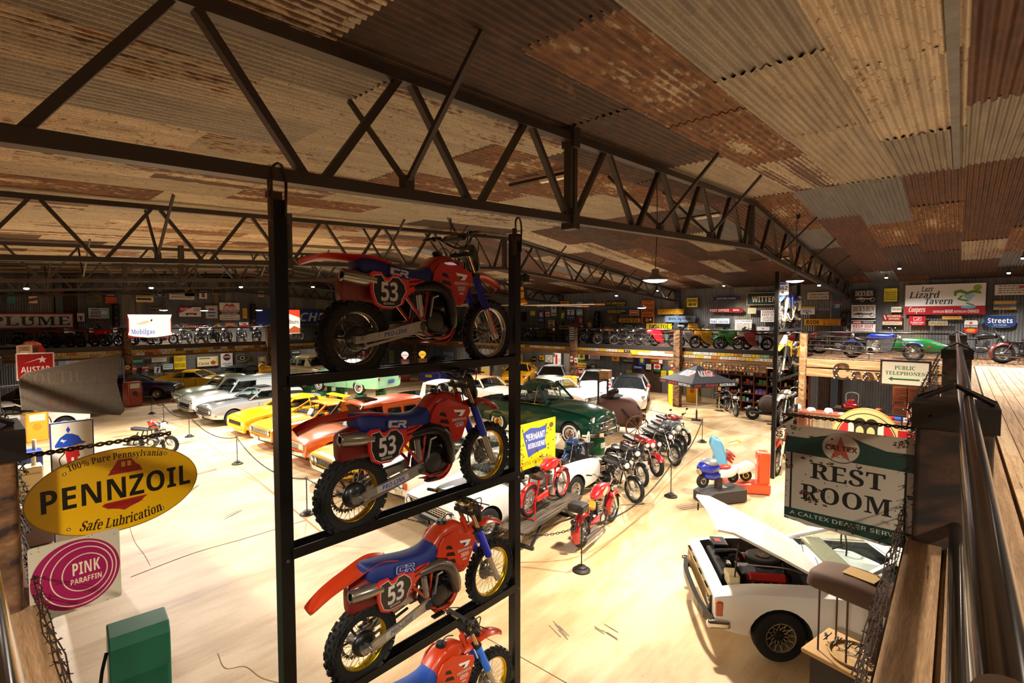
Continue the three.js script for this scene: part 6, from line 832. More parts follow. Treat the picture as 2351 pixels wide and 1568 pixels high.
const OUT = (g,c,str,x,y,size,col,out,lw,font = 's',sx = 1) => { g.save(); g.font = FONTS[font].replace('%',size * c.h); g.textAlign = 'center'; g.translate(c.x + x * c.w,c.y + y * c.h); g.scale(sx,1); if (out) { g.strokeStyle = out; g.lineWidth = lw * c.h; g.lineJoin = 'round'; g.strokeText(str,0,0); } g.fillStyle = col; g.fillText(str,0,0); g.restore(); };
const CR_LOGO = (g,c,col,x = 0.5,y = 0.5,s = 1,hollow) => { g.save(); g.translate(c.x + x * c.w,c.y + y * c.h); g.scale(c.w * s,c.h * s); g.fillStyle = g.strokeStyle = col; g.lineWidth = 0.03; const f = (pts) => { g.beginPath(); pts.forEach(([a,b],i) => g[i ? 'lineTo' :'moveTo'](a,b)); g.closePath(); hollow ? g.stroke() :g.fill(); };
f([[-0.45,-0.4],[0.02,-0.4],[0,-0.18],[-0.3,-0.18],[-0.32,0.16],[0,0.16],[-0.02,0.4],[-0.42,0.4],[-0.5,0.28],[-0.48,-0.3]]); f([[0.06,-0.4],[0.4,-0.4],[0.48,-0.3],[0.46,0.02],[0.38,0.1],[0.5,0.45],[0.34,0.45],[0.24,0.12],[0.12,0.12],[0.1,0.4],[0.0,0.4],[0.03,-0.08],[0.34,-0.08],[0.35,-0.2],[0.05,-0.2]]); g.restore(); };
function dirtBike(label,at,turn,o) {
const t = thing('dirt_bike',label,'motorcycle',at,turn),red = M(o.body,0.32,0,{ clearcoat:0.4,clearcoatRoughness:0.2 }),frame = M(o.frame ?? 0xb02418,0.35,0,{ clearcoat:0.4 }),seatM = M(o.seat,0.55),silver = ALU,dk = M(0x1b1a19,0.5,0.3),rimC = o.rim;
const rw = bikeWheel(0.335,0.125,rimC,{ knobs:44,tall:0.8,spoke:o.darkSpoke ? 0.0026 :0.0024,...(o.darkSpoke ? { spokeMat:IRON } :{}) }); rw.position.set(0,0.335,0); t.add(rw);
const fw = bikeWheel(0.348,0.092,rimC,{ knobs:50,tall:0.85 }); fw.position.set(1.64,0.348,0); fw.rotation.z = 0.1; t.add(fw);
geo().lathe([[0,-0.02],[0.1,-0.02],[0.115,0.01],[0.1,0.05],[0.04,0.065],[0,0.065]],24,0,0.335,0.02,PI / 2).mesh('rear_drum',BLACK,t);
const ring = geo().lathe([[0.145,-0.003],[0.17,-0.003],[0.17,0.003],[0.145,0.003],[0.145,-0.003]],30,0,0.335,-0.07,PI / 2); for (let i = 0; i < 36; i++) ring.box(0.012,0.012,0.006,Math.cos(i * 0.1745) * 0.175,0.335 + Math.sin(i * 0.1745) * 0.175,-0.07,0,0,i * 0.1745); for (let i = 0; i < 6; i++) ring.bar([0,0.335,-0.07],[Math.cos(i * 1.047) * 0.15,0.335 + Math.sin(i * 1.047) * 0.15,-0.07],0.012,5); ring.mesh('sprocket',M(0x6a5a44,0.4,0.7),t);
const dr = geo().lathe([[0.06,-0.003],[0.115,-0.003],[0.115,0.003],[0.06,0.003],[0.06,-0.003]],26,1.64,0.348,-0.062,PI / 2); for (let i = 0; i < 5; i++) dr.bar([1.64,0.348,-0.055],[1.64 + Math.cos(i * 1.2566) * 0.07,0.348 + Math.sin(i * 1.2566) * 0.07,-0.062],0.01,5); dr.mesh('brake_disc',M(0x6a665f,0.3,0.8),t);
// swingarm with print
for (const s of [1,-1]) geo().add(loft([[-0.06,0.31,0.02],[0.06,0.335,0.034],[0.3,0.37,0.036],[0.56,0.42,0.046],[0.68,0.44,0.05]].map(([x,y,h]) => [[x,y - h,s * 0.105],[x,y + h,s * 0.105],[x,y + h,s * 0.13],[x,y - h,s * 0.13]].map((p) => p)).map((r) => s > 0 ? r.slice().reverse() :r),0.3)).mesh('swingarm',M(0xb4b0a8,0.3,0.75),t);
{ const c = cell(300,52); print(c,{ bg:'#aaa69e',d:(g,e) => OUT(g,e,'PRO-LINK',0.5,0.86,0.92,o.darkPrint ? '#8a8680' :'#20389a',o.darkPrint ? '#2a2826' :null,0.1,'o',0.98) }); const m = mesh('swingarm_print',board(0.34,0.06,0.003,c,0.005),pageMat(c.page),t); m.position.set(0.33,0.379,0.1315); m.rotation.z = 0.145; }
geo().beam([0.02,0.25,-0.08],[0.56,0.36,-0.08],0.02,0.018).beam([0.02,0.42,-0.08],[0.56,0.47,-0.08],0.02,0.018).mesh('chain',M(0x3a342c,0.5,0.6),t);
geo().beam([0.05,0.262,0.1],[0.6,0.37,0.09],0.012,0.022).disc(0.02,0.03,0.05,0.262,0.1).mesh('brake_rod',silver,t); geo().disc(0.026,0.3,0,0.335,0,14).disc(0.014,0.34,0,0.335,0,10).box(0.07,0.05,0.29,-0.035,0.33,0).mesh('axle_block',silver,t);
// mudguards, airbox, plates
mesh('rear_mudguard',blade([[0.3,0.94,0.12],[0.12,0.985,0.12],[-0.1,o.tail ? 0.93 :0.98,0.115],[-0.3,o.tail ? 0.87 :0.97,0.1],[-0.44,o.tail ? 0.8 :0.93,0.075],[-0.47,o.tail ? 0.785 :0.92,0.05]],0.05),red,t);
geo().add(pod([[-0.14,0.66,0.86,0.05,0.06],[-0.1,0.62,0.9,0.06,0.08],[0.1,0.62,0.94,0.08,0.1],[0.4,0.66,0.9,0.09,0.09],[0.5,0.7,0.86,0.06,0.06]])).mesh('airbox',M(o.box ?? 0x6a1410,0.4),t);
const PL = [[0.15,0.94],[0.18,0.965],[0.27,0.96],[0.29,0.93],[0.33,0.915],[0.37,0.93],[0.4,0.955],[0.52,0.93],[0.66,0.925],[0.76,0.915],[0.75,0.875],[0.6,0.8],[0.52,0.74],[0.5,0.69],[0.38,0.645],[0.26,0.65],[0.19,0.69],[0.16,0.78]];
{ const [x0,x1,y0,y1] = [0.14,0.77,0.635,0.975],w = x1 - x0,h = y1 - y0,[c,tx] = hiRes(512,278,{ bg:o.plateBg ?? '#c8281a',d:(g,e) => {
const q = (pts,col,st,lw) => { g.beginPath(); pts.forEach(([x,y],i) => g[i ? 'lineTo' :'moveTo']((x - x0) / w * e.w,(y1 - y) / h * e.h)); g.closePath(); if (st) { g.strokeStyle = st; g.lineWidth = lw; g.lineJoin = 'round'; g.stroke(); } g.fillStyle = col; g.fill(); };
q([[0.19,0.925],[0.265,0.935],[0.3,0.885],[0.35,0.88],[0.385,0.92],[0.45,0.92],[0.515,0.86],[0.53,0.8],[0.48,0.73],[0.47,0.69],[0.4,0.665],[0.28,0.67],[0.22,0.7],[0.185,0.79]],'#141415','#e0e0de',9);
if (o.num) { OUT(g,e,o.num,0.335,0.76,0.66,'#cfc8c2','#8a8480',0.02,'s',0.78); OUT(g,e,'HONDA',0.32,0.86,0.075,'#d8d4cc',null,0,'r',1.2); }
for (const y of [0.16,0.28]) { g.fillStyle = '#4a0c08'; g.beginPath(); g.moveTo(0.68 * e.w,(y + 0.06) * e.h); g.lineTo(0.92 * e.w,y * e.h); g.lineTo(0.9 * e.w,(y + 0.05) * e.h); g.lineTo(0.68 * e.w,(y + 0.12) * e.h); g.fill(); }
} }),outl = PL.map(([x,y]) => [(x - x0) / w,(y1 - y) / h]),mt = new THREE.MeshPhysicalMaterial({ map:tx,roughness:0.35,clearcoat:0.4 });
for (const s of o.plates ?? [1,-1]) { const m = mesh('side_plate',boardHi(w,h,0.02,c,s > 0 ? outl :outl.map(([a,b]) => [1 - a,b])),mt,t); m.position.set((x0 + x1) / 2,(y0 + y1) / 2 - 0.06,s * 0.14); m.position.x -= 0.1; m.rotation.y = s > 0 ? 0.06 :PI - 0.06; } }
geo().lathe([[0.03,0.16],[0.055,0.16],[0.058,0.0],[0.056,-0.14],[0.03,-0.16],[0.025,-0.2],[0.02,-0.2],[0.02,0]],18,-0.02,0.84,0.125,0,0,PI / 2 - 0.12).mesh('muffler',M(0xa8a49a,0.25,0.85),t);
// seat, tank, shrouds
geo().add(pod([[0.0,0.95,1.0,0.07,0.06],[0.04,0.88,1.035,0.12,0.1],[0.25,0.82,1.01,0.15,0.115],[0.5,0.79,0.965,0.155,0.115],[0.68,0.79,0.97,0.145,0.105],[0.8,0.84,1.045,0.12,0.085],[0.87,0.93,1.095,0.09,0.065],[0.9,1.0,1.08,0.05,0.04]],24,0.5)).mesh('seat',seatM,t);
if (o.logo) { const c = cell(210,84); print(c,{ bg:o.seatCss,d:(g,e) => { CR_LOGO(g,e,o.logo === 2 ? '#cfd2dc' :'#b8b4b4',0.5,0.46,0.9,o.logo === 2); if (o.logo === 2) OUT(g,e,'TECHNOSEL',0.3,0.98,0.16,'#cfd2dc',null,0,'s',0.8); } }); const m = mesh('seat_print',board(0.22,0.088,0.004,c,0.01),pageMat(c.page,'matt'),t); m.position.set(0.37,0.905,0.15); m.rotation.set(-0.16,0,-0.13); }
geo().add(pod([[0.66,0.85,0.93,0.08,0.06],[0.74,0.83,1.0,0.11,0.09],[0.86,0.84,1.1,0.13,0.1],[0.98,0.86,1.125,0.14,0.09],[1.1,0.9,1.1,0.12,0.07],[1.18,0.96,1.05,0.08,0.04]],22,0.5)).mesh('tank',red,t);
geo().cyl(0.05,0.058,0.035,0.93,1.135,0,0,0,-0.1,14).tube([[0.93,1.15,0],[0.98,1.2,0.03],[1.08,1.16,0.02]],0.006,12).mesh('tank_cap',BLACK,t);
{ const pts = [[0.96,1.05],[1.08,1.08],[1.33,0.98],[1.345,0.93],[1.24,0.68],[1.19,0.645],[1.12,0.65],[1.05,0.72],[1.0,0.84],[0.88,0.88],[0.9,0.97]],x0 = 0.87,x1 = 1.355,y0 = 0.635,y1 = 1.09,w = x1 - x0,h = y1 - y0,base = o.bodyCss,[c,tx] = hiRes(384,360,{ bg:base,d:(g,e) => {
for (const [y,l] of [[0.24,0.06],[0.4,0.12],[0.56,0.14]]) { g.fillStyle = '#100a08'; g.beginPath(); g.moveTo(0.26 * e.w,(y + 0.03) * e.h); g.lineTo((0.3 + l) * e.w,(y + 0.06) * e.h); g.lineTo((0.34 + l) * e.w,(y + 0.16) * e.h); g.lineTo(0.22 * e.w,(y + 0.1) * e.h); g.fill(); }
if (o.cap) { P(g,e,[[0.56,0.26],[0.86,0.3],[0.78,0.42],[0.68,0.42],[0.74,0.34],[0.6,0.33]],'#e8e6e0'); P(g,e,[[0.62,0.33],[0.74,0.34],[0.7,0.4]],'#1c2450'); OUT(g,e,'HONDA',0.7,0.52,0.085,'#e4dccc','#3a1a10',0.01,'r',1.15); OUT(g,e,o.cap,0.7,0.64,0.11,o.cap === '250' || o.cap === '500' ? '#a8201c' :'#2a1c6a','#e8e0d8',0.016,'s',1.15); if (o.hrc) OUT(g,e,'HRC',0.7,0.73,0.06,'#d8d4cc',null,0,'s',1.1); }
O(g,e,0.64,0.85,0.02,0.02,'#2a1410');
} }),outl = pts.map(([x,y]) => [(x - x0) / w,(y1 - y) / h]),mt = new THREE.MeshPhysicalMaterial({ map:tx,roughness:0.32,clearcoat:0.5 });
for (const s of [1,-1]) { const m = mesh('radiator_shroud',boardHi(w,h,0.018,c,s > 0 ? outl :outl.map(([a,b]) => [1 - a,b])),mt,t); m.position.set((x0 + x1) / 2,(y0 + y1) / 2 - 0.02,s * 0.15); m.position.x -= 0.12; m.rotation.y = s > 0 ? -0.14 :PI + 0.14; } geo().box(0.06,0.3,0.26,1.14,0.8,0).mesh('radiator',dk,t); }
// frame, engine, pipe
geo().bar([0.75,0.86,0.09],[0.66,0.42,0.1],0.018).bar([0.75,0.86,-0.09],[0.66,0.42,-0.1],0.018).bar([0.46,0.7,0.12],[0.66,0.48,0.11],0.015).bar([0.46,0.7,-0.12],[0.66,0.48,-0.11],0.015).bar([1.24,0.98,0],[1.06,0.5,0],0.022).tube([[1.06,0.5,0.05],[1.02,0.36,0.09],[0.85,0.31,0.1],[0.66,0.4,0.1]],0.016,14).tube([[1.06,0.5,-0.05],[1.02,0.36,-0.09],[0.85,0.31,-0.1],[0.66,0.4,-0.1]],0.016,14).bar([1.24,1.02,0],[0.75,0.86,0],0.022).bar([0.1,0.9,0.08],[0.75,0.84,0.09],0.013).bar([1.22,1.08,0],[1.28,0.9,0],0.034,12).mesh('frame',frame,t);
const en = geo(); en.add(pod([[0.68,0.36,0.52,0.08,0.07],[0.76,0.33,0.6,0.11,0.09],[0.9,0.33,0.6,0.12,0.09],[1.02,0.36,0.54,0.09,0.07],[1.06,0.4,0.5,0.06,0.05]],14)); en.add(pod([[0.82,0.58,0.74,0.07,0.06],[0.9,0.56,0.78,0.08,0.07],[0.99,0.58,0.74,0.07,0.06]],8)); for (let i = 0; i < 4; i++) en.rbox(0.2,0.012,0.19,0.005,0.9,0.62 + i * 0.035,0); en.mesh('engine',M(0x252322,0.45,0.5),t);
geo().lathe([[0,0.03],[0.085,0.028],[0.1,0.01],[0.105,-0.03]],24,0.79,0.47,0.12,PI / 2).mesh('clutch_cover',M(0x3a3836,0.4,0.5),t); geo().lathe([[0,0.02],[0.05,0.018],[0.055,-0.02]],18,0.66,0.43,0.115,PI / 2).mesh('side_cover',M(0x4a4846,0.4,0.6),t);
geo().cyl(0.028,0.028,0.2,0.62,0.62,0.12,0,0,0.12,12).cyl(0.031,0.031,0.02,0.625,0.6,0.12,0,0,0.12,12).mesh('reservoir',silver,t); geo().bar([0.72,0.52,0.14],[0.75,0.7,0.15],0.012).bar([0.75,0.7,0.15],[0.8,0.72,0.17],0.01).mesh('kick_starter',silver,t);
geo().box(0.1,0.14,0.1,0.68,0.66,0.02).tube([[0.74,0.66,0.06],[0.78,0.6,0.09],[0.74,0.5,0.1]],0.008,10).tube([[0.6,0.8,0.08],[0.66,0.72,0.11],[0.7,0.6,0.1]],0.008,10).mesh('carburettor',dk,t);
mesh('exhaust_pipe',swept([[0.42,0.76,0.09],[0.6,0.79,0.13],[0.77,0.8,0.16],[0.88,0.73,0.18],[0.95,0.6,0.17],[1.0,0.49,0.14],[1.03,0.42,0.1],[1.02,0.43,0.03]],[0.022,0.04,0.056,0.064,0.06,0.052,0.04,0.026],12,34),o.pipe ?? M(0x151413,0.35,0.4),t);
geo().rbox(0.14,0.018,0.06,0.006,0.72,0.33,0.19).rbox(0.14,0.018,0.06,0.006,0.72,0.33,-0.19).bar([0.74,0.36,0.13],[0.9,0.36,0.16],0.008).mesh('foot_peg',BLACK,t); mesh('skid_plate',blade([[0.78,0.29,0.09],[0.95,0.29,0.09],[1.06,0.36,0.07],[1.1,0.44,0.05]],0.02),frame,t);
// fork, bars, front mudguard
const F = (u,z) => [lerp(1.655,1.235,u),lerp(0.3,1.2,u),z];
for (const s of [1,-1]) { geo().bar(F(0.0,s * 0.1),F(0.36,s * 0.1),0.03,12).bar(F(-0.02,s * 0.1),F(0.05,s * 0.09),0.038,12).mesh('fork_leg',M(0xb8b2a4,0.3,0.8),t); geo().bar(F(0.7,s * 0.1),F(1.0,s * 0.1),0.024,12).mesh('fork_tube',M(0xc8b898,0.15,0.9),t);
const bt = geo(); for (let i = 0; i < 22; i++) bt.bar(F(0.34 + i * 0.0165,s * 0.1),F(0.34 + (i + 0.55) * 0.0165,s * 0.1),0.041,12,0.037).bar(F(0.34 + (i + 0.5) * 0.0165,s * 0.1),F(0.34 + (i + 1) * 0.0165,s * 0.1),0.034,10); bt.mesh('fork_boot',M(o.boot ?? 0x2a2ca0,0.6),t);
const dc = o.forkRed && s > 0 ? geo().beam(F(0.03,0.131),F(0.34,0.131),0.004,0.02).mesh('fork_stripe',M(0xc83a28,0.4),t) :0; void dc; }
for (const u of [0.72,0.95]) geo().beam(F(u,-0.13),F(u,0.13),0.08,0.04).mesh('triple_clamp',dk,t);
mesh('front_plate',boardFront(o),o.frontMat ?? M(0x24231f,0.4),t).position.set(0,0,0);
mesh('front_mudguard',blade([[1.2,0.93,0.06],[1.32,0.98,0.085],[1.5,1.0,0.09],[1.66,0.965,0.085],[1.78,0.9,0.065],[1.84,0.85,0.035]],0.04),red,t);
const hb = o.gold ? M(0xc8a02c,0.25,0.85) :M(0x2a2826,0.3,0.7),H = (x,y,z) => [1.22 + x,1.2 + y,z];
geo().tube([H(-0.12,0.13,0.4),H(-0.09,0.14,0.25),H(0,0.05,0.11),H(0.01,0.03,0.05),H(0.01,0.03,-0.05),H(0,0.05,-0.11),H(-0.09,0.14,-0.25),H(-0.12,0.13,-0.4)],0.012,40,8).bar(H(-0.06,0.12,0.19),H(-0.06,0.12,-0.19),0.009).mesh('handlebar',hb,t);
geo().bar(H(-0.06,0.12,0.14),H(-0.06,0.12,-0.14),0.034,12).mesh('bar_pad',M(0x1b1a18,0.7),t); { const c = cell(120,24); print(c,{ bg:'#1b1a18',d:(g,e) => OUT(g,e,'RENTHAL',0.5,0.8,0.8,'#c8a85a',null,0,'s',1.1) }); const m = mesh('pad_print',board(0.22,0.034,0.003,c,0.003),pageMat(c.page),t); m.position.set(1.128,1.33,0); m.rotation.set(0,-PI / 2,0); m.rotation.order = 'YXZ'; m.rotation.set(-0.2,-PI / 2,0); }
for (const s of [1,-1]) { geo().bar(H(-0.1,0.135,s * 0.28),H(-0.122,0.13,s * 0.41),0.017,10).cyl(0.026,0.026,0.012,1.122,1.335,s * 0.285,PI / 2).mesh('grip',DARK,t); geo().disc(0.017,0.01,1.098,1.33,s * 0.416).mesh('grip_end',M(0x9a1c18,0.5),t); geo().bar(H(-0.05,0.13,s * 0.24),H(0.0,0.12,s * 0.4),0.006).rbox(0.05,0.04,0.05,0.015,1.15,1.335,s * 0.23).mesh('lever',dk,t); }
geo().tube([H(-0.05,0.13,0.2),H(0.12,0.1,0.16),H(0.16,-0.1,0.08),H(0.06,-0.3,0.04)],0.006,18).tube([H(-0.05,0.13,-0.2),H(0.14,0.06,-0.12),H(0.16,-0.2,-0.08),F(0.2,-0.12)],0.006,20).mesh('cable',DARK,t);
return t;
}
function boardFront(o) { const g = new THREE.ExtrudeGeometry(outline([[-0.1,-0.1],[-0.115,0.03],[-0.09,0.12],[0.09,0.12],[0.115,0.03],[0.1,-0.1],[0.06,-0.15],[-0.06,-0.15]],true),{ depth:0.02,bevelEnabled:true,bevelSize:0.006,bevelThickness:0.006,bevelSegments:1 }),p = g.attributes.position,uv = g.attributes.uv; for (let i = 0; i < p.count; i++) uv.setXY(i,p.getX(i) / 0.24 + 0.5,(p.getY(i) + 0.015) / 0.29 + 0.5); g.rotateY(PI / 2); g.rotateZ(0.4); g.translate(1.36,1.14,0); return g; }
// ---- general road machine
function roadBike(label,at,turn,o) {
const t = thing(o.name ?? 'motorcycle',label,'motorcycle',at,turn,o.group),far = !o.near,R = o.R ?? 0.32,wb = o.wb ?? 1.42,tw = o.tw ?? 0.1,tank = o.tank?.isMaterial ? o.tank :PAINT(o.tank ?? 0x16161a),fend = o.fender === 0 ? null :PAINT(o.fender ?? 0x141416),fr = M(o.frame ?? 0x1a1a1c,0.4,0.2),eng = M(o.engine ?? 0x4c4a48,0.35,0.7),chrome = o.dull || far ? IRON :CHROME,rim = o.rim ?? 0x9a9a9a,raked = o.rake ?? 0.42,wo = far ? { far:1 } :o.cast ? { cast:o.cast } :{ spoke:0.003 };
const put = (r,x,wheelR) => { r.position.set(x,wheelR,0); t.add(r); },Rf = o.Rf ?? R; put(bikeWheel(R,tw * (o.fat ?? 1.15),rim,{ ...wo,painted:o.rimPainted,tall:0.9,...(o.knobs && !far ? { knobs:40 } :{}) }),0,R); put(bikeWheel(Rf,tw * 0.95,rim,{ ...wo,painted:o.rimPainted,tall:0.9,...(o.knobs && !far ? { knobs:44 } :{}) }),wb,Rf);
const hx = wb - Math.tan(raked) * (0.92 - Rf) - 0.06,hy = 0.92 + (o.high ?? 0),F = (u,z) => [lerp(wb,hx,u),lerp(Rf,hy,u),z],fz = tw / 2 + 0.055;
for (const s of [1,-1]) geo().bar(F(0,s * fz),F(0.45,s * fz),0.027,8).bar(F(0.4,s * fz),F(1.02,s * fz),0.019,8).mesh('fork_leg',o.fork ?? chrome,t);
for (const u of [0.98,0.74]) geo().beam(F(u,-fz - 0.03),F(u,fz + 0.03),0.06,0.03).mesh('triple_clamp',fr,t);
const sy = o.seatY ?? 0.76,ty = sy + 0.1 + (o.high ?? 0) * 0.3;
geo().bar([hx + 0.02,hy - 0.08,0],[0.55,sy - 0.02,0],0.02).bar([hx + 0.03,hy - 0.14,0],[hx - 0.1,0.32,0],0.02).tube([[hx - 0.1,0.34,0.08],[0.75,0.24,0.12],[0.5,0.3,0.12]],0.016,10).tube([[hx - 0.1,0.34,-0.08],[0.75,0.24,-0.12],[0.5,0.3,-0.12]],0.016,10).bar([0.5,0.32,0.11],[0.5,sy,0.09],0.016).bar([0.5,0.32,-0.11],[0.5,sy,-0.09],0.016).bar([0.5,0.34,0.11],[0,R,0.11],0.018).bar([0.5,0.34,-0.11],[0,R,-0.11],0.018).bar([0.02,R + 0.02,0.13],[0.2,sy - 0.06,0.12],0.02).bar([0.02,R + 0.02,-0.13],[0.2,sy - 0.06,-0.12],0.02).mesh('frame',fr,t);
const e = geo(); e.add(pod([[0.44,0.28,0.46,0.08,0.08],[0.54,0.24,0.5,0.13,0.11],[0.78,0.24,0.48,0.13,0.11],[0.9,0.28,0.42,0.09,0.08]],10));
const cyl = (x,a,n = 5) => { for (let i = 0; i < n; i++) e.rbox(0.15,0.018,0.17,0.006,x + Math.sin(a) * (0.04 + i * 0.034),0.48 + Math.cos(a) * (0.02 + i * 0.034),0,0,0,-a); e.rbox(0.12,0.06,0.13,0.02,x + Math.sin(a) * (0.06 + n * 0.034),0.48 + Math.cos(a) * (0.05 + n * 0.034),0,0,0,-a); };
if (o.vtwin) { cyl(0.62,-0.38); cyl(0.74,0.4); } else if (o.four) { for (const z of [0.18,-0.18]) e.rbox(0.2,0.26,0.12,0.03,0.76,0.54,z * 0.8,0,0,-0.25); cyl(0.74,0.25,6); } else cyl(0.72,0.12,6);
e.mesh('engine',eng,t); geo().disc(0.09,0.03,0.66,0.36,0.14,20).disc(0.07,0.03,0.56,0.36,-0.14,18).mesh('engine_cover',chrome,t);
if (o.tankShape !== 0) geo().add(pod([[0.5,ty - 0.06,ty + 0.01,0.05,0.06],[0.58,ty - 0.08,ty + 0.07,0.09,0.1],[0.76,ty - 0.09,ty + 0.14,0.13,0.12],[hx - 0.06,ty - 0.06,ty + 0.13,0.13,0.1],[hx + 0.0,ty,ty + 0.07,0.08,0.05]],16,0.6)).mesh('fuel_tank',tank,t);
if (o.stripe) for (const s of [1,-1]) geo().rbox(0.2,0.05,0.02,0.01,0.78,ty + 0.02,s * 0.128).mesh('tank_stripe',M(o.stripe,0.4),t);
const S = o.saddle ?? 'bench';
if (S === 'bench') geo().add(pod([[-0.1,sy + 0.0,sy + 0.08,0.06,0.06],[-0.04,sy - 0.02,sy + 0.09,0.12,0.11],[0.25,sy - 0.03,sy + 0.07,0.13,0.12],[0.5,sy - 0.03,sy + 0.05,0.11,0.1],[0.6,sy,sy + 0.05,0.07,0.06]],14)).mesh('seat',M(o.seat ?? 0x161514,0.5),t);
else geo().add(pod([[0.12,sy - 0.04,sy + 0.06,0.08,0.1],[0.22,sy - 0.08,sy + 0.02,0.15,0.16],[0.36,sy - 0.08,sy,0.13,0.13],[0.52,sy - 0.04,sy + 0.02,0.05,0.05]],12)).mesh('seat',M(o.seat ?? 0x161514,0.4),t);
if (o.sissy) geo().rbox(0.06,0.18,0.24,0.03,-0.02,sy + 0.3,0).bar([0,sy,0.1],[-0.02,sy + 0.24,0.08],0.01).bar([0,sy,-0.1],[-0.02,sy + 0.24,-0.08],0.01).mesh('backrest',M(0x161514,0.5),t);
if (fend) {
const arc = (cx,cy,r,a0,a1,w) => { const st = []; for (let i = 0; i <= 8; i++) { const a = lerp(a0,a1,i / 8); st.push([cx + Math.cos(a) * r,cy + Math.sin(a) * r,w]); } return st; };
mesh('front_mudguard',blade(o.valance ? arc(wb,Rf,Rf + 0.035,PI + 0.2,0.5,tw * 0.8) :o.dirt ? [[wb - 0.3,0.86,0.05],[wb - 0.1,0.92,0.07],[wb + 0.15,0.88,0.065],[wb + 0.3,0.78,0.03]] :arc(wb,Rf,Rf + 0.03,2.5,0.7,tw * 0.62),o.valance ? 0.07 :0.03),fend,t);
mesh('rear_mudguard',blade(o.dirt ? [[0.25,sy,0.09],[0,sy + 0.02,0.09],[-0.3,sy - 0.04,0.06]] :arc(0,R,R + 0.035,o.valance ? PI + 0.5 :PI + 0.1,0.7,tw * (o.valance ? 0.8 :0.68)),o.valance ? 0.07 :0.03),fend,t);
}
if (o.guards) for (const s of [1,-1]) geo().ext(rounded(0.34,0.2,0.04),0.03,0.006,0.2,sy - 0.16,s * 0.15).mesh('side_panel',tank,t);
const pm = o.pipe ?? chrome; if (o.pipes !== 0) for (const s of o.pipes ?? [1]) geo().tube([[0.84,0.54,s * 0.06],[0.96,0.42,s * 0.13],[0.8,0.22,s * 0.16],[0.4,0.24,s * 0.18]],0.022,14,7).bar([0.42,0.24,s * 0.18],[-0.25,o.up ? 0.46 :0.28,s * 0.2],0.03,10,0.042).mesh('exhaust',pm,t);
const B = o.bars ?? [0.12,0.1],bx = hx - 0.02,by = hy + 0.02; geo().tube([[bx - B[1],by + B[0],0.36],[bx - B[1] * 0.4,by + B[0] * 1.05,0.22],[bx,by,0.07],[bx,by,-0.07],[bx - B[1] * 0.4,by + B[0] * 1.05,-0.22],[bx - B[1],by + B[0],-0.36]],0.012,far ? 14 :26,6).mesh('handlebar',chrome,t);
for (const s of [1,-1]) geo().bar([bx - B[1] * 0.7,by + B[0],s * 0.26],[bx - B[1],by + B[0],s * 0.37],0.018).mesh('grip',DARK,t);
if (o.lamp !== 0) { geo().sph(0.085,hx + 0.1,hy - 0.08,0,[0.95,1,1],14).mesh('headlamp_shell',o.lampMat ?? chrome,t); geo().sph(0.075,hx + 0.135,hy - 0.08,0,[0.7,1,1],12).mesh('headlamp',LENS,t); }
if (!o.dirt) geo().rbox(0.05,0.06,0.1,0.02,-R * 0.72,R * 1.78,0).mesh('tail_lamp',M(0x8a1410,0.3),t);
if (o.mirrors) for (const s of [1,-1]) geo().bar([bx - 0.04,by + B[0] * 0.9,s * 0.28],[bx,by + B[0] + 0.16,s * 0.34],0.006).sph(0.05,bx,by + B[0] + 0.18,s * 0.34,[0.4,0.8,1.1],10).mesh('mirror',BLACK,t);
geo().bar([0.55,0.28,-0.12],[0.5,0.0,-0.26],0.012).bar([0.6,0.3,0.13],[0.6,0.3,0.26],0.014).bar([0.6,0.3,-0.13],[0.6,0.3,-0.26],0.014).mesh('side_stand',IRON,t);
if (o.fairing) {
const f = PAINT(o.fairing),f2 = o.fairing2 ? PAINT(o.fairing2) :f;
geo().add(pod([[hx - 0.22,0.72,0.98,0.16,0.12],[hx,0.66,1.04,0.19,0.14],[hx + 0.2,0.68,1.0,0.15,0.1],[hx + 0.36,0.74,0.9,0.06,0.05]],14,0.7)).mesh('nose_fairing',f,t);
for (const s of [1,-1]) geo().ext(outline([[hx - 0.28,0.86],[hx + 0.16,0.82],[hx + 0.1,0.62],[hx - 0.12,0.3],[0.62,0.2],[0.56,0.28],[0.72,0.56],[0.66,0.72]]),0.04,0.012,0,0,s * 0.19).mesh('side_fairing',f2,t);
geo().add(pod([[-0.32,sy + 0.12,sy + 0.18,0.03,0.04],[-0.2,sy + 0.04,sy + 0.18,0.09,0.09],[0.1,sy - 0.04,sy + 0.1,0.12,0.11],[0.3,sy - 0.06,sy + 0.02,0.08,0.08]],12)).mesh('tail_fairing',f,t);
mesh('fly_screen',sheet([[[hx + 0.1,1.02,-0.14],[hx + 0.2,1.0,0],[hx + 0.1,1.02,0.14]],[[hx - 0.1,1.18,-0.1],[hx - 0.03,1.19,0],[hx - 0.1,1.18,0.1]]]),TINT,t);
}
if (o.plate) { const m = mesh('number_board',new THREE.ExtrudeGeometry(rounded(0.24,0.22,0.05),{ depth:0.012,bevelEnabled:false }),M(o.plate,0.5),t); m.position.set(hx + 0.13,hy - 0.02,0); m.rotation.set(0,PI / 2,0); }
o.extra?.(t,{ hx,hy,sy,ty,R,wb,tank,chrome });
return t;
}
const between = (a,b) => [a,Math.atan2(-(b.z - a.z),b.x - a.x)];
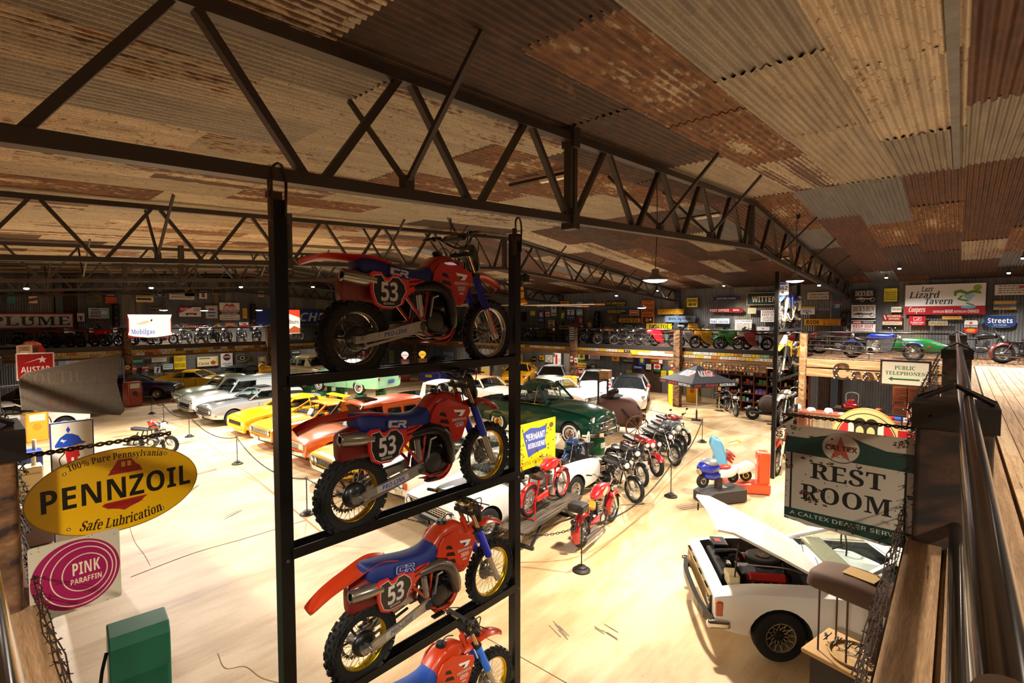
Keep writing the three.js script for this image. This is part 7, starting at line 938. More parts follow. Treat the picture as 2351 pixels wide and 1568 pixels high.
// ---- four red dirt bikes on the near rack
const RZ = -3.88,RX = 1.7;
{
const t = thing('bike_rack','tall black steel rack of two posts and cross rails holding four red dirt bikes','rack',[RX,0,RZ]),m = M(0x161514,0.32,0.4);
geo().box(0.1,5.38,0.1,0,2.69,0).mesh('post',m,t); geo().box(0.1,5.46,0.1,2.72,2.73,0).mesh('post',m,t);
for (const y of [3.98,2.63,1.28,0.0]) { geo().box(2.66,0.012,0.15,1.36,y - 0.006,0).box(2.66,0.08,0.012,1.36,y + 0.03,0.07).box(2.66,0.08,0.012,1.36,y + 0.03,-0.07).mesh('channel_rail',m,t); geo().sph(0.016,0.0,y - 0.02,0.055).sph(0.016,2.72,y - 0.02,0.055).mesh('bolt',IRON,t); }
for (const x of [0,2.72]) { const g = geo(); g.tube([[x - 0.06,5.52,0.07],[x - 0.06,5.6,0.07],[x - 0.01,5.64,0.07],[x + 0.03,5.58,0.07],[x + 0.03,5.25,0.07]],0.011,20).box(0.02,0.3,0.05,x - 0.08,5.36,0.07).box(0.1,0.05,0.06,x - 0.05,5.4,0.06); g.mesh('hook_clamp',M(0x4a3a28,0.4,0.7),t); }
}
const chainDrop = (label,a,b,link = 0.035) => { a = A(a); b = A(b); const t = geo(),n = Math.round(a.distanceTo(b) / (link * 0.72)),d = b.clone().sub(a).normalize(),q = new THREE.Quaternion().setFromUnitVectors(V(1,0,0),d),g0 = new THREE.TorusGeometry(link * 0.32,link * 0.09,5,8).scale(1.5,1,1); for (let i = 0; i < n; i++) { const g = g0.clone(); if (i % 2) g.rotateX(PI / 2); g.applyQuaternion(q); const p = a.clone().lerp(b,(i + 0.5) / n); g.translate(p.x,p.y,p.z); t.add(g); } return tag(t.mesh('chain',M(0x3a3026,0.5,0.7)),label,'chain'); };
const HERO = { body:0xb02416,bodyCss:'#b02416',seat:0x18296e,seatCss:'#18296e',frame:0xa82418,num:'53' };
dirtBike('topmost red dirt bike on the near rack, with silver rims and blue seat',[2.33,3.985,RZ],0,{ ...HERO,rim:0xa8a29a,cap:'125',hrc:1,logo:1,forkRed:1,darkSpoke:1 });
dirtBike('second red dirt bike from the top, with gold rims and a black exhaust',[2.29,2.635,RZ],0,{ ...HERO,body:0xb42214,bodyCss:'#b42214',rim:0xc89a24,cap:'125',logo:1 });
dirtBike('third red dirt bike from the top, with yellow rims and a bare metal exhaust',[2.36,1.285,RZ],0,{ ...HERO,body:0xc03814,bodyCss:'#c03012',frame:0xb83818,rim:0xd8b41c,cap:'250',hrc:1,logo:2,boot:0x2c2cb8,pipe:M(0x6a6058,0.35,0.7),gold:1,tail:1,darkPrint:1 });
dirtBike('lowest red dirt bike of the near rack, cut by the bottom of the picture',[2.34,0.006,RZ],0,{ ...HERO,body:0xc43a14,bodyCss:'#c43a14',frame:0xb83818,seat:0x1a4aa8,seatCss:'#1a4aa8',rim:0xd8b41c,cap:'500',hrc:1,boot:0x2a62c0,tail:1 });
chainDrop('left chain from the near truss to the handlebar of the top red bike',[3.4,5.5,RZ],[3.38,5.33,RZ + 0.14]); chainDrop('right chain from the near truss to the handlebar of the top red bike',[3.44,5.5,RZ],[3.6,5.33,RZ - 0.18]);
chainDrop('chain from the top rail to the handlebar of the second red bike',[3.35,3.97,RZ + 0.09],[3.42,3.98,RZ + 0.12].map((v,i) => i === 1 ? 3.9 :v)); chainDrop('chain from the second rail to the gold handlebar of the third red bike',[3.4,2.6,RZ + 0.09],[3.45,2.55,RZ + 0.1]);
// ---- second rack, down the hall, with four different machines
{
const x = 15.2,z = -3.75,t = thing('bike_rack','black steel rack in the middle distance holding four different off-road bikes','rack',[x,0,z]),m = M(0x161514,0.32,0.4),top = roofY(17) - 1.3;
geo().box(0.1,top,0.1,0,top / 2,0).mesh('post',m,t); geo().box(0.1,top,0.1,2.5,top / 2,0).mesh('post',m,t);
for (const y of [4.1,2.72,1.36]) geo().box(2.5,0.08,0.012,1.25,y + 0.03,0.07).box(2.5,0.08,0.012,1.25,y + 0.03,-0.07).box(2.5,0.012,0.15,1.25,y - 0.006,0).mesh('channel_rail',M(0x4a4846,0.3,0.7),t);
const bx = x + 2.05,c = cell(90,108); print(c,{ bg:'#e2ddd0',t:[['462',0.3,0.62,K,'s',0.08,0.92],['0',0.68,0.9,K,'s',0.38,0.62]],d:(g,e) => R(g,e,0.2,0.04,0.6,0.16,'#2a6ac8') });
dirtBike('muddy white and blue racing bike with number board, topmost on the middle rack',[bx,4.105,z],PI,{ body:0x1c38b0,bodyCss:'#1c38b0',seat:0x2a3cc0,seatCss:'#2a3cc0',frame:0xc8b898,rim:0x8a8068,boot:0xd8d4c8,plateBg:'#d8d0bc',box:0xb8ac94,frontMat:M(0xe4ddcc,0.5),extraPlate:1 });
const pb = mesh('number_board',board(0.3,0.36,0.015,c,0.04),pageMat(c.page)); pb.position.set(bx - 1.47,4.105 + 1.2,z); pb.rotation.y = -PI / 2; tag(pb,'white racing number board on the topmost bike of the middle rack','number board');
dirtBike('yellow trail bike with a white blank number board, second on the middle rack',[bx,2.725,z],PI,{ body:0xe0a41c,bodyCss:'#e0a41c',seat:0x1a1a1a,seatCss:'#1a1a1a',frame:0x23221f,rim:0x8a8680,boot:0x1c1c1c,plateBg:'#e0a41c',box:0xd89a1c,frontMat:M(0xe8e6de,0.5) });
roadBike('white and black classic scrambler with round headlamp, third on the middle rack',[bx,1.365,z],PI,{ near:1,tank:0xe0d8c4,fender:0xe4dcc8,guards:1,seat:0x2a2826,mirrors:1,dirt:1,knobs:1,bars:[0.16,0.1],fork:ALU });
dirtBike('red and cream motocross bike with a white number plate, lowest on the middle rack',[bx,0,z],PI,{ body:0xc02a1c,bodyCss:'#c02a1c',seat:0xb02018,seatCss:'#b02018',frame:0xd8c8a0,rim:0xb8a878,boot:0xe0d4b4,plateBg:'#e4dcc8',box:0xd8ccb0,frontMat:M(0xe8e2d0,0.5) });
const n = cell(70,56); print(n,{ bg:'#e8e2d0',t:[['25',0.16,0.86,K,'s',0.1,0.9]] }); const nm = mesh('number_board',board(0.26,0.24,0.015,n,0.04),pageMat(n.page)); nm.position.set(bx - 1.46,1.16,z); nm.rotation.y = -PI / 2; tag(nm,'white number board on the lowest red and cream bike of the middle rack','number board');
}
// ---- machines standing on the open floor, each facing the guide line
const D = V(-0.5,0,0.87).normalize(),park = (fx,fz,wb,dir = D) => { const f = V(fx,0,fz); return [f.clone().addScaledVector(dir,-wb),Math.atan2(-dir.z,dir.x)]; };
const stand = (label,fx,fz,o,dir) => { const [p,a] = park(fx,fz,o.wb ?? 1.42,dir); return roadBike(label,p,a,{ near:1,...o }); };
stand('black cruiser with long chrome fork, tall bars and backrest, nearest of the parked row',10.95,-5.75,{ wb:1.6,vtwin:1,tank:0x141416,bars:[0.2,0.16],saddle:'solo',sissy:1,rake:0.5,engine:0x2a2826,mirrors:0,pipes:[1,-1] },V(-0.28,0,0.96));
stand('black cruiser half hidden behind the one with the long chrome fork',12.1,-6.15,{ wb:1.55,vtwin:1,tank:0x1a1a1c,bars:[0.18,0.14],saddle:'solo',engine:0x34322f,fork:CHROME,pipes:[1] });
stand('red and white touring cruiser with twin spot lamps and deep red mudguards',13.2,-6.25,{ wb:1.6,vtwin:1,cast:0,tank:0xb01820,fender:0xa01420,valance:1,tw:0.13,bars:[0.16,0.18],stripe:0xe8e4dc,saddle:'bench',extra:(t,k) => { for (const s of [1,-1]) { geo().sph(0.07,k.hx + 0.14,k.hy - 0.06,s * 0.2,[1,1,1],14).mesh('spot_lamp',CHROME,t); geo().sph(0.062,k.hx + 0.17,k.hy - 0.06,s * 0.2,[0.7,1,1],12).mesh('spot_lens',LENS,t); } geo().add(pod([[k.hx - 0.05,0.78,0.98,0.1,0.1],[k.hx + 0.06,0.76,0.98,0.15,0.15],[k.hx + 0.13,0.8,0.94,0.1,0.1]],8)).mesh('lamp_nacelle',PAINT(0xb01820),t); } });
stand('black classic twin with chrome fork, in the middle of the parked row',14.5,-6.3,{ wb:1.5,tank:0x121214,fender:0x121214,rim:0xc8c4bc,bars:[0.14,0.1],four:1,mirrors:0,pipes:[1,-1] });
stand('all black old single behind the classic twin of the parked row',15.15,-6.5,{ wb:1.45,tank:0x0e0e10,fender:0x0e0e10,engine:0x2c2a28,dull:1 });
stand('silver-blue fully dressed four-cylinder bike with a half fairing',15.9,-6.7,{ wb:1.5,four:1,tank:0x6a7c86,guards:1,cast:5,rim:0x2a2a2c,mirrors:1,extra:(t,k) => { geo().add(pod([[k.hx - 0.14,0.74,1.0,0.15,0.13],[k.hx + 0.05,0.68,1.04,0.22,0.18],[k.hx + 0.2,0.72,0.98,0.14,0.12]],10,0.7)).mesh('half_fairing',PAINT(0x6a7c86),t); geo().rbox(0.04,0.05,0.06,0.02,k.hx + 0.05,0.86,0.26).rbox(0.04,0.05,0.06,0.02,k.hx + 0.05,0.86,-0.26).mesh('indicator',M(0xd87a1c,0.3),t); geo().sph(0.1,k.hx + 0.2,0.84,0,[0.6,1,1],14).mesh('fairing_lamp',LENS,t); } });
stand('red, white and black sports bike at the far end of the parked row',16.95,-7.0,{ wb:1.5,four:1,tank:0xb81a1c,guards:1,stripe:0xe8e6e2,fender:0xe0ddd6,cast:5,rim:0xc8c4bc,mirrors:1,seat:0x1c1c1c });
{ const a = V(8.15,0,-5.4),[p,q] = between(a,V(9.65,0,-5.6)); roadBike('red vintage bike with skirted mudguards, tan saddle and black pannier box, by the chain',p,q,{ near:1,wb:1.5,R:0.33,tw:0.12,tank:0xa81820,fender:0xb01a20,valance:1,vtwin:1,saddle:'solo',seat:0xb8741c,seatY:0.74,lampMat:BLACK,bars:[0.16,0.2],pipes:[1],pipe:M(0x5a544c,0.4,0.7),engine:0x6a6864,extra:(t,k) => { geo().rbox(0.3,0.16,0.34,0.04,-0.16,0.84,0).mesh('pannier_box',M(0x17120f,0.4),t); geo().rbox(0.02,0.08,0.1,0.01,-0.315,0.84,0).mesh('pannier_buckle',IRON,t); for (const s of [1,-1]) geo().ext(outline([[0.72,0.86],[0.92,0.96],[0.98,0.9],[0.8,0.8]],true),0.01,0,0,0,s * 0.13).mesh('tank_badge',M(0xd8b890,0.4),t); geo().add(pod([[0.06,0.36,0.44,0.02,0.02],[0.3,0.35,0.47,0.03,0.03],[0.5,0.34,0.5,0.03,0.03]],8),0,0,0.13).mesh('chain_cover',PAINT(0xb01a20),t); for (const y of [0.62,0.5]) geo().sph(0.06,-0.4,y,0.02,[0.8,1,1],12).mesh('rear_lamp',BLACK,t); } }); }
// the two bike lifts
function lift(label,a,b,h,w = 0.62) { const t = thing('bike_lift',label,'lift',[0,0,0]); a = A(a); b = A(b); geo().beam([a.x,h - 0.05,a.z],[b.x,h - 0.05,b.z],w,0.05).mesh('deck',GREYWOOD,t); const d = b.clone().sub(a).normalize(),s = V(-d.z,0,d.x); for (const u of [0.12,0.88]) { const p = a.clone().lerp(b,u); geo().beam([p.x + s.x * 0.26,0,p.z + s.z * 0.26],[p.x + d.x * 0.5 * (u < 0.5 ? 1 :-1) + s.x * 0.26,h - 0.07,p.z + d.z * 0.5 * (u < 0.5 ? 1 :-1) + s.z * 0.26],0.05,0.05).beam([p.x - s.x * 0.26,0,p.z - s.z * 0.26],[p.x + d.x * 0.5 * (u < 0.5 ? 1 :-1) - s.x * 0.26,h - 0.07,p.z + d.z * 0.5 * (u < 0.5 ? 1 :-1) - s.z * 0.26],0.05,0.05).beam([p.x + s.x * 0.34,0.03,p.z + s.z * 0.34],[p.x - s.x * 0.34,0.03,p.z - s.z * 0.34],0.06,0.06).mesh('leg_frame',IRON,t); } geo().bar([a.x + d.x * 0.25,0.1,a.z + d.z * 0.25],[a.x + d.x * 0.5,h - 0.1,a.z + d.z * 0.5],0.07,12).mesh('jack',CHROME,t); return t; }
lift('long low grey bike lift under the red single, next to the rack',[7.05,0,-6.3],[9.5,0,-6.62],0.45);
lift('grey bike lift under the blue speedway bike',[10.2,0,-7.35],[12.2,0,-7.9],0.3);
{ const [p,q] = between(V(7.75,0.45,-6.4),V(9.1,0.45,-6.56)); roadBike('bright red vintage single with a black solo saddle on the long low lift',p,q,{ near:1,wb:1.36,R:0.33,tw:0.075,tank:0xc01414,fender:0xc01414,frame:0xb81414,saddle:'solo',seat:0x2a2320,seatY:0.78,pipes:0,engine:0x5a5650,lampMat:BLACK,rim:0xc82020,rimPainted:1,bars:[0.06,0.24],extra:(t,k) => { geo().add(pod([[0.06,0.3,0.4,0.02,0.02],[0.3,0.29,0.42,0.03,0.03],[0.5,0.3,0.44,0.03,0.03]],8),0,0,0.12).mesh('chain_cover',PAINT(0xc01414),t); geo().bar([0.02,0.33,0.13],[-0.1,0.0,0.2],0.012).bar([0.02,0.33,-0.13],[-0.1,0.0,-0.2],0.012).bar([-0.1,0.01,0.2],[-0.1,0.01,-0.2],0.012).mesh('rear_stand',M(0xb81414,0.4),t); } }); }
{ const [p,q] = between(V(11.75,0.3,-7.78),V(10.45,0.3,-7.44)); roadBike('blue speedway bike with a white oval race plate on the second lift',p,q,{ near:1,wb:1.34,R:0.34,tw:0.08,tank:0x1c3c78,fender:0x1c3c78,frame:0x22406a,saddle:'solo',lamp:0,pipes:[1],pipe:M(0x8a7a60,0.4,0.7),bars:[0.1,0.22],knobs:1,extra:(t) => { for (const s of [1,-1]) { const c = cell(60,80); print(c,{ bg:'#e6e4de',oval:true,t:[['86',0.3,0.7,'#1c1c22','s',0.2,0.8]] }); const m = mesh('race_plate',board(0.26,0.4,0.012,c,'oval'),pageMat(c.page),t); m.position.set(-0.08,0.8,s * 0.14); m.rotation.y = s > 0 ? 0 :PI; } geo().disc(0.11,0.03,0.62,0.42,0.16,20).mesh('primary_cover',M(0xb8a888,0.4,0.5),t); } }); }
{ const [p,q] = between(onY(312,1038),onY(352,1034)); roadBike('small dirt bike with red tank and helmet, alone on the open floor at the left',p,onY(345,1034).sub(onY(310,1040)).x < 0 ? q :-0.9,{ near:1,wb:1.2,R:0.28,tank:0x2a2a26,stripe:0xc8281c,fender:0xa8a49a,knobs:1,dirt:1,bars:[0.16,0.1],lamp:0,plate:0xd8d6ce,extra:(t) => geo().sph(0.13,0.62,0.98,0,[1.1,0.9,1],14).mesh('helmet',PAINT(0xb02018),t) }); }
// ---- the rows up on the galleries
const GP = 'motorcycles along the far gallery',GL = 'motorcycles along the right gallery';
const K2 = { tank:0x141416 };
[[70,0.5,{ dirt:1,tank:0xc02018,fender:0xc02018,lamp:0 },'red dirt bike at the left end of the far gallery'],[132,0.4,{ dirt:1,tank:0xb8281c,fender:0xe0dcd4,lamp:0,plate:0xe8e6e0 },'red and white dirt bike with white number board on the far gallery'],[158,0.5,{ dirt:1,tank:0xd8d4cc,fender:0xb02a20,lamp:0 },'white dirt bike with red mudguards on the far gallery'],[190,-0.7,{ dirt:1,tank:0xb01c18,fender:0xc02018,lamp:0,plate:0xd8d8d8 },'red dirt bike turned outwards, left of the tall red one'],[214,-0.9,{ dirt:1,tank:0xc8241c,fender:0xc8241c,lamp:0,high:0.1,fairing:0xc8241c },'tall red dirt bike with red and white bodywork on the far gallery'],[245,-0.6,{ dirt:1,tank:0xb8221c,fender:0xb8221c,lamp:0,plate:0xd8d4cc },'red dirt bike just left of the far gallery post'],
[275,0.3,K2,'black bike behind the glowing white oil sign, left one'],[335,0.3,{ ...K2,four:1 },'black bike right under the glowing white oil sign'],[372,0.2,{ ...K2,vtwin:1 },'black bike right of the glowing white oil sign'],[424,PI - 0.5,{ tank:0x1c4a30,rim:0x8a8a8a,bars:[0.18,0.1] },'classic bike with green tank under the dark blue tyre sign'],[462,PI - 0.4,{ tank:0x18181a,four:1 },'black bike under the red and gold script sign'],[490,PI - 0.5,{ tank:0x1c1c20,rim:0x8a8a8a },'chrome-wheeled black bike, fourth from the rack post'],[520,PI - 0.4,{ tank:0x4a1418,rim:0x8a8a8a,four:1 },'dark red bike, third from the rack post'],[555,PI - 0.5,{ tank:0x16161a,bars:[0.2,0.1] },'black bike, second from the rack post'],[590,PI - 0.4,{ tank:0x1c2438,rim:0xb8b8b8 },'dark blue bike beside the timber post'],[668,0.4,K2,'black bike seen between the rack post and the top rear wheel'],[905,0.3,{ tank:0x2a2a2c },'grey bike seen behind the engine of the top red bike'],
].forEach(([px,a,o,l],i) => { const p = onZ(px,790,-34.4); a = a > 2 ? PI + 0.95 :-0.95; roadBike(l,[p.x - 0.7 * Math.cos(a),FLOOR2,-34.4 + 0.7 * Math.sin(a)],a,{ ...o,dull:!o.rim,group:GP }); });
[[1082,0.8,{ tank:0x22341c,fender:0x14341c },'dark green bike near the corner of the galleries'],[1150,0.5,K2,'black bike left of the rack post on the right gallery'],[1200,0.6,{ tank:0x1a1a1c,rim:0xc8c4bc },'chrome-wheeled bike right beside the black rack post'],[1238,0.4,{ tank:0x2a1414 },'dark maroon bike, first left of the red-framed one'],[1268,PI + 0.7,{ tank:0xa81c22,frame:0x9a1820,rim:0xc8c4bc },'bike with a red frame left of the timber post'],[1338,0.5,K2,'black bike right of the timber post'],[1368,0.5,{ tank:0x2a1c1c,rim:0x8a8680 },'dark bike with thin chrome, second right of the timber post'],[1400,0.45,{ tank:0x8a4a1c,fender:0x6a3a18 },'brown and orange bike on the right gallery'],[1438,0.5,{ tank:0x1a1a1e,rim:0xa8a49c },'black and chrome bike under the green sign with white script'],[1475,0.4,K2,'black bike under the tall orange sign'],[1516,0.35,{ fairing:0xa01828,tank:0xa01828,rim:0x8a8a8a },'dark red sports bike beneath the big yellow sign with serif letters'],[1590,0.4,{ fairing:0x8a8a90,tank:0x7a1c22 },'grey and maroon sports bike right of the timber post'],[1628,0.3,{ fairing:0xd89a14,tank:0xe0a418,fender:0x1a1a1a,seat:0x1a1a1a },'bright yellow sports bike on the right gallery'],[1683,0.3,{ fairing:0x2c8a28,tank:0x38a02c,fender:0x38a02c },'bright green sports bike on the right gallery'],[1728,0.3,{ fairing:0xb8b4b4,fairing2:0xa81c28,tank:0xa81c28,fender:0xa81c28 },'red and silver sports bike left of the middle rack'],[1830,0.3,{ fairing:0xb01420,tank:0xb01420,fender:0xb01420 },'red sports bike behind the middle rack'],
].forEach(([px,a,o,l]) => { const z = onX(px,790,25.6).z,turn = a > 2 ? -PI / 2 - 0.75 :PI / 2 + 0.8; roadBike(l,[25.6 - 0.7 * Math.cos(turn),FLOOR2,z + 0.7 * Math.sin(turn)],turn,{ ...o,dull:!o.rim,group:GL }); });
// platform bikes
{ const p = onX(1955,838,23.6),f = onX(2092,840,23.2),[q,turn] = between(V(p.x,FLOOR2,p.z),V(f.x,FLOOR2,f.z)); roadBike('bright blue chopper with a long raked chrome fork, behind the wire railing',q,turn,{ near:1,wb:1.95,R:0.34,tw:0.13,vtwin:1,tank:0x1840c8,fender:0x1c48d0,rake:0.72,bars:[0.26,0.1],saddle:'solo',engine:0xb8b4ac,pipes:[1,-1],cast:0,lampMat:CHROME }); }
{ const p = onX(1880,838,25.2); roadBike('old bike with chrome fork and red lamp, left of the blue chopper',[p.x,FLOOR2,p.z],-1.2,{ near:1,tank:0x3a1418,valance:1,tw:0.12,vtwin:1,bars:[0.16,0.2] }); }
{ const p = onX(2116,838,24.4),t = thing('sidecar','dark green sidecar body right of the blue chopper','sidecar',[p.x,FLOOR2,p.z],-PI / 2); geo().add(pod([[-0.9,0.3,0.6,0.2,0.2],[-0.6,0.24,0.78,0.34,0.32],[0,0.22,0.82,0.36,0.34],[0.5,0.26,0.66,0.28,0.26],[0.95,0.36,0.46,0.06,0.06]],18)).mesh('body',PAINT(0x14602c),t); const w = bikeWheel(0.28,0.1,0x9a9a9a,{ far:1 }); w.position.set(-0.2,0.28,0.5); t.add(w); geo().bar([-0.2,0.28,0],[-0.2,0.28,0.5],0.03).mesh('axle',IRON,t); geo().ext(rounded(0.1,0.05,0.02),0.02,0,0.2,0.5,0.345).mesh('badge',M(0xa82820,0.4),t); }
{ const p = onX(2222,860,26.2); roadBike('black vintage bike seen past the far railing post',[p.x,FLOOR2,p.z - 0.3],-PI / 2 - 0.2,{ near:1,tank:0x101012,R:0.34,bars:[0.14,0.22],vtwin:1,dull:1 }); }
{ const p = onX(2300,842,24.2); roadBike('black bike with a faded red rear mudguard, cut by the right edge',[p.x,FLOOR2,p.z],-PI / 2 + 0.3,{ near:1,tank:0x141416,R:0.34,tw:0.12,fender:0x5a2420,valance:1,vtwin:1,saddle:'solo',bars:[0.18,0.14] }); }
// ---------------------------------------------------------------- foreground: railing, posts and hung signs of the near galleries
function railPost(label,x,z,y1 = 3.86) {
const t = thing('rail_post',label,'post',[x,0,z]); geo().rbox(0.4,y1 - 0.02,0.4,0.035,0,y1 / 2,0).mesh('shaft',Math.abs(x) < 1 ? OLDWOOD :DARKWOOD,t);
const c = geo(); c.box(0.46,0.16,0.012,0,y1 - 0.03,0.215).box(0.46,0.16,0.012,0,y1 - 0.03,-0.215).box(0.012,0.16,0.44,0.225,y1 - 0.03,0).box(0.012,0.16,0.44,-0.225,y1 - 0.03,0).box(0.46,0.012,0.44,0,y1 + 0.05,0); c.mesh('steel_cap',M(0x191716,0.4,0.4),t);
const b = geo(),along = Math.abs(x) < 1; for (const q of [1,-1]) for (const s of [1,-1]) { const a = [s * 0.2,y1 + 0.06,q * 0.03],e = [0,y1 + 0.17,q * 0.03]; b.beam(along ? a :[q * 0.1,y1 + 0.06,s * 0.2],along ? e :[q * 0.02,y1 + 0.17,0],0.035,0.02); } b.sph(0.014,-0.226,y1 - 0.03,0.12).sph(0.014,-0.226,y1 - 0.03,-0.12); b.mesh('saddle_bracket',M(0x151312,0.35,0.5),t); return t;
}
railPost('big dark timber rail post with a steel cap, right foreground',4.62,0.0);
railPost('timber rail post with a steel cap, second along the right railing',12.2,0.0);
railPost('timber rail post at the far end of the right railing',21.9,0.0);
railPost('weathered timber post with a steel cap, left foreground',0.03,-3.86);
railPost('weathered timber post with a steel cap, behind the left foreground one',0.3,-10.5);
railPost('weathered timber post holding the red star sign, hidden behind the nearer ones',0.1,-13.1);
tag(geo().bar([0.2,3.62,-12.62],[0.8,3.62,-12.62],0.02).bar([0.2,3.95,-13.62],[0.9,3.95,-13.62],0.02).bar([0.2,3.95,-13.62],[0.2,3.6,-13.1],0.02).mesh('sign_bar',STEEL),'steel arms holding the red star sign','bar');
tag(geo().bar([11.22,2.74,-0.1],[11.22,2.74,-0.9],0.02).bar([11.22,2.74,-0.7],[11.22,2.5,-0.7],0.012).mesh('sign_bar',STEEL),'steel arm under the near gallery holding the red car maker sign','bar');
const PIPE = M(0x5a524c,0.16,0.95);
tag(geo().bar([1.0,3.94,0.07],[22.0,3.96,-0.02],0.042,18).mesh('pipe_rail',PIPE),'shiny dark steel handrail running away at the right','railing');
tag(geo().bar([1.2,3.1,0.05],[4.42,3.1,0.03],0.036,16).mesh('pipe_rail',PIPE),'shiny lower rail in the right foreground','railing');
tag(geo().bar([0.02,3.96,-10.5],[0.02,3.94,-0.4],0.042,14).mesh('pipe_rail',PIPE),'dark steel handrail at the left, mostly outside the picture','railing');
rail('dark pipe rail over the platform with the blue chopper',[[22.4,3.93,-4.5],[22.3,3.93,-0.1]],0.03);
wires('rusty wires across the platform with the blue chopper',[[22.42,-4.45],[22.3,-0.1]],[3.08,3.25,3.42,3.59,3.76],0.01);
timberPost('pale brightly lit timber post at the left end of the platform railing',22.35,-4.6,3.95,0.36,PALEWOOD);
for (const [y,l] of [[2.72,'upper pale timber beam under the platform'],[2.36,'lower pale timber beam under the platform']]) tag(geo().beam([22.42,y,-4.4],[22.42,y,-0.2],0.16,0.3).mesh('timber_beam',PALEWOOD),l,'beam');
[[-0.13,0.2,'outer edge board of the near gallery'],[0.115,0.26,'edge board under the lower rail'],[0.33,0.14,'third edge board of the near gallery']].forEach(([z,w,l]) => { const m = geo().box(21.5,0.045,w - 0.012,11.3,0,0).mesh('edge_board',SILLWOOD); m.position.set(0,FLOOR2 + 0.023,z); tag(m,l,'board'); });
tag(geo().box(0.24,0.045,14,0.18,FLOOR2 + 0.023,-7).mesh('edge_board',SILLWOOD),'edge board of the left gallery, bottom left corner','board');
// barbed wire strung along both edges
function barbed(label,a,b,ys,step = 0.13) {
a = A(a); b = A(b); const t = thing('barbed_wire',label,'wire'),L = a.distanceTo(b),d = b.clone().sub(a).normalize(),rust = M(0x32241a,0.6,0.4);
ys.forEach((y,k) => { const g = geo(),n = Math.round(L / 0.25),P0 = [],P1 = []; for (let i = 0; i <= n; i++) { const p = a.clone().lerp(b,i / n),w = Math.sin(i * 1.9 + k) * 0.012; P0.push([p.x + d.z * w,y + Math.cos(i * 2.3 + k) * 0.014,p.z + d.x * w]); P1.push([p.x - d.z * w * 0.6,y - Math.cos(i * 2.3 + k) * 0.008 + 0.004,p.z - d.x * w * 0.6]); } g.tube(P0,0.003,n * 2,4).tube(P1,0.003,n * 2,4);
for (let u = 0.05; u < L; u += step * rr(0.8,1.2)) { const p = a.clone().addScaledVector(d,u).setY(y),r = () => V(rr(-1,1),rr(-1,1),rr(-1,1)).normalize().multiplyScalar(0.024); g.sph(0.006,p.x,p.y,p.z,null,5); for (let q = 0; q < 2; q++) { const e = r(); g.bar(p.clone().sub(e),p.clone().add(e),0.0026,3); } } g.mesh('strand',rust,t); });
}
barbed('tangle of rusty barbed wire strands along the edge of the right gallery',[4.45,0,-0.245],[12,0,-0.245],[3.02,3.1,3.2,3.3,3.42,3.52,3.62,3.74,3.84]);
barbed('low rusty barbed wire strands along the edge boards in the right foreground',[2.2,0,-0.25],[4.5,0,-0.25],[2.97,3.08,3.16],0.1);
barbed('rusty barbed wire strands along the edge of the left gallery',[0.28,0,-4.0],[0.32,0,-10.3],[3.0,3.12,3.24,3.36,3.48,3.6,3.72]);
barbed('low rusty barbed wire strands beside the left foreground post',[0.27,0,-2.2],[0.27,0,-4.0],[3.0,3.1],0.1);
// signs hung out from the posts
function hung(name,label,on,at,corners,s,res,shape,d = 0.008,rough = 0.32) {
const [tl,br] = corners,turn = on === 'x' ? -PI / 2 :0,f = (p) => on === 'x' ? onX(p[0],p[1],at) :onZ(p[0],p[1],at),a = f(tl),b = f(br),w = on === 'x' ? b.z - a.z :b.x - a.x,h = a.y - b.y,[c,tx] = hiRes(Math.round(res),Math.round(res * h / w),s);
const m = mesh(name,boardHi(w,h,d,c,shape),new THREE.MeshPhysicalMaterial({ map:tx,roughness:rough,clearcoat:rough < 0.4 ? 0.5 :0,clearcoatRoughness:0.2 })); m.position.set((a.x + b.x) / 2,(a.y + b.y) / 2,(a.z + b.z) / 2); m.rotation.y = turn; tag(m,label,'sign'); return m;
}
const twisted = (label,a,b,r = 0.012) => { a = A(a); b = A(b); const g = geo(),n = 60,p = [],q = []; for (let i = 0; i <= n; i++) { const c = a.clone().lerp(b,i / n),k = i * 0.9; p.push(c.clone().add(V(0,Math.cos(k) * r * 0.7,Math.sin(k) * r * 0.7))); q.push(c.clone().add(V(0,-Math.cos(k) * r * 0.7,-Math.sin(k) * r * 0.7))); } g.tube(p,r * 0.6,n * 2,5).tube(q,r * 0.6,n * 2,5); return tag(g.mesh('sign_bar',M(0x4a3222,0.5,0.6)),label,'bar'); };
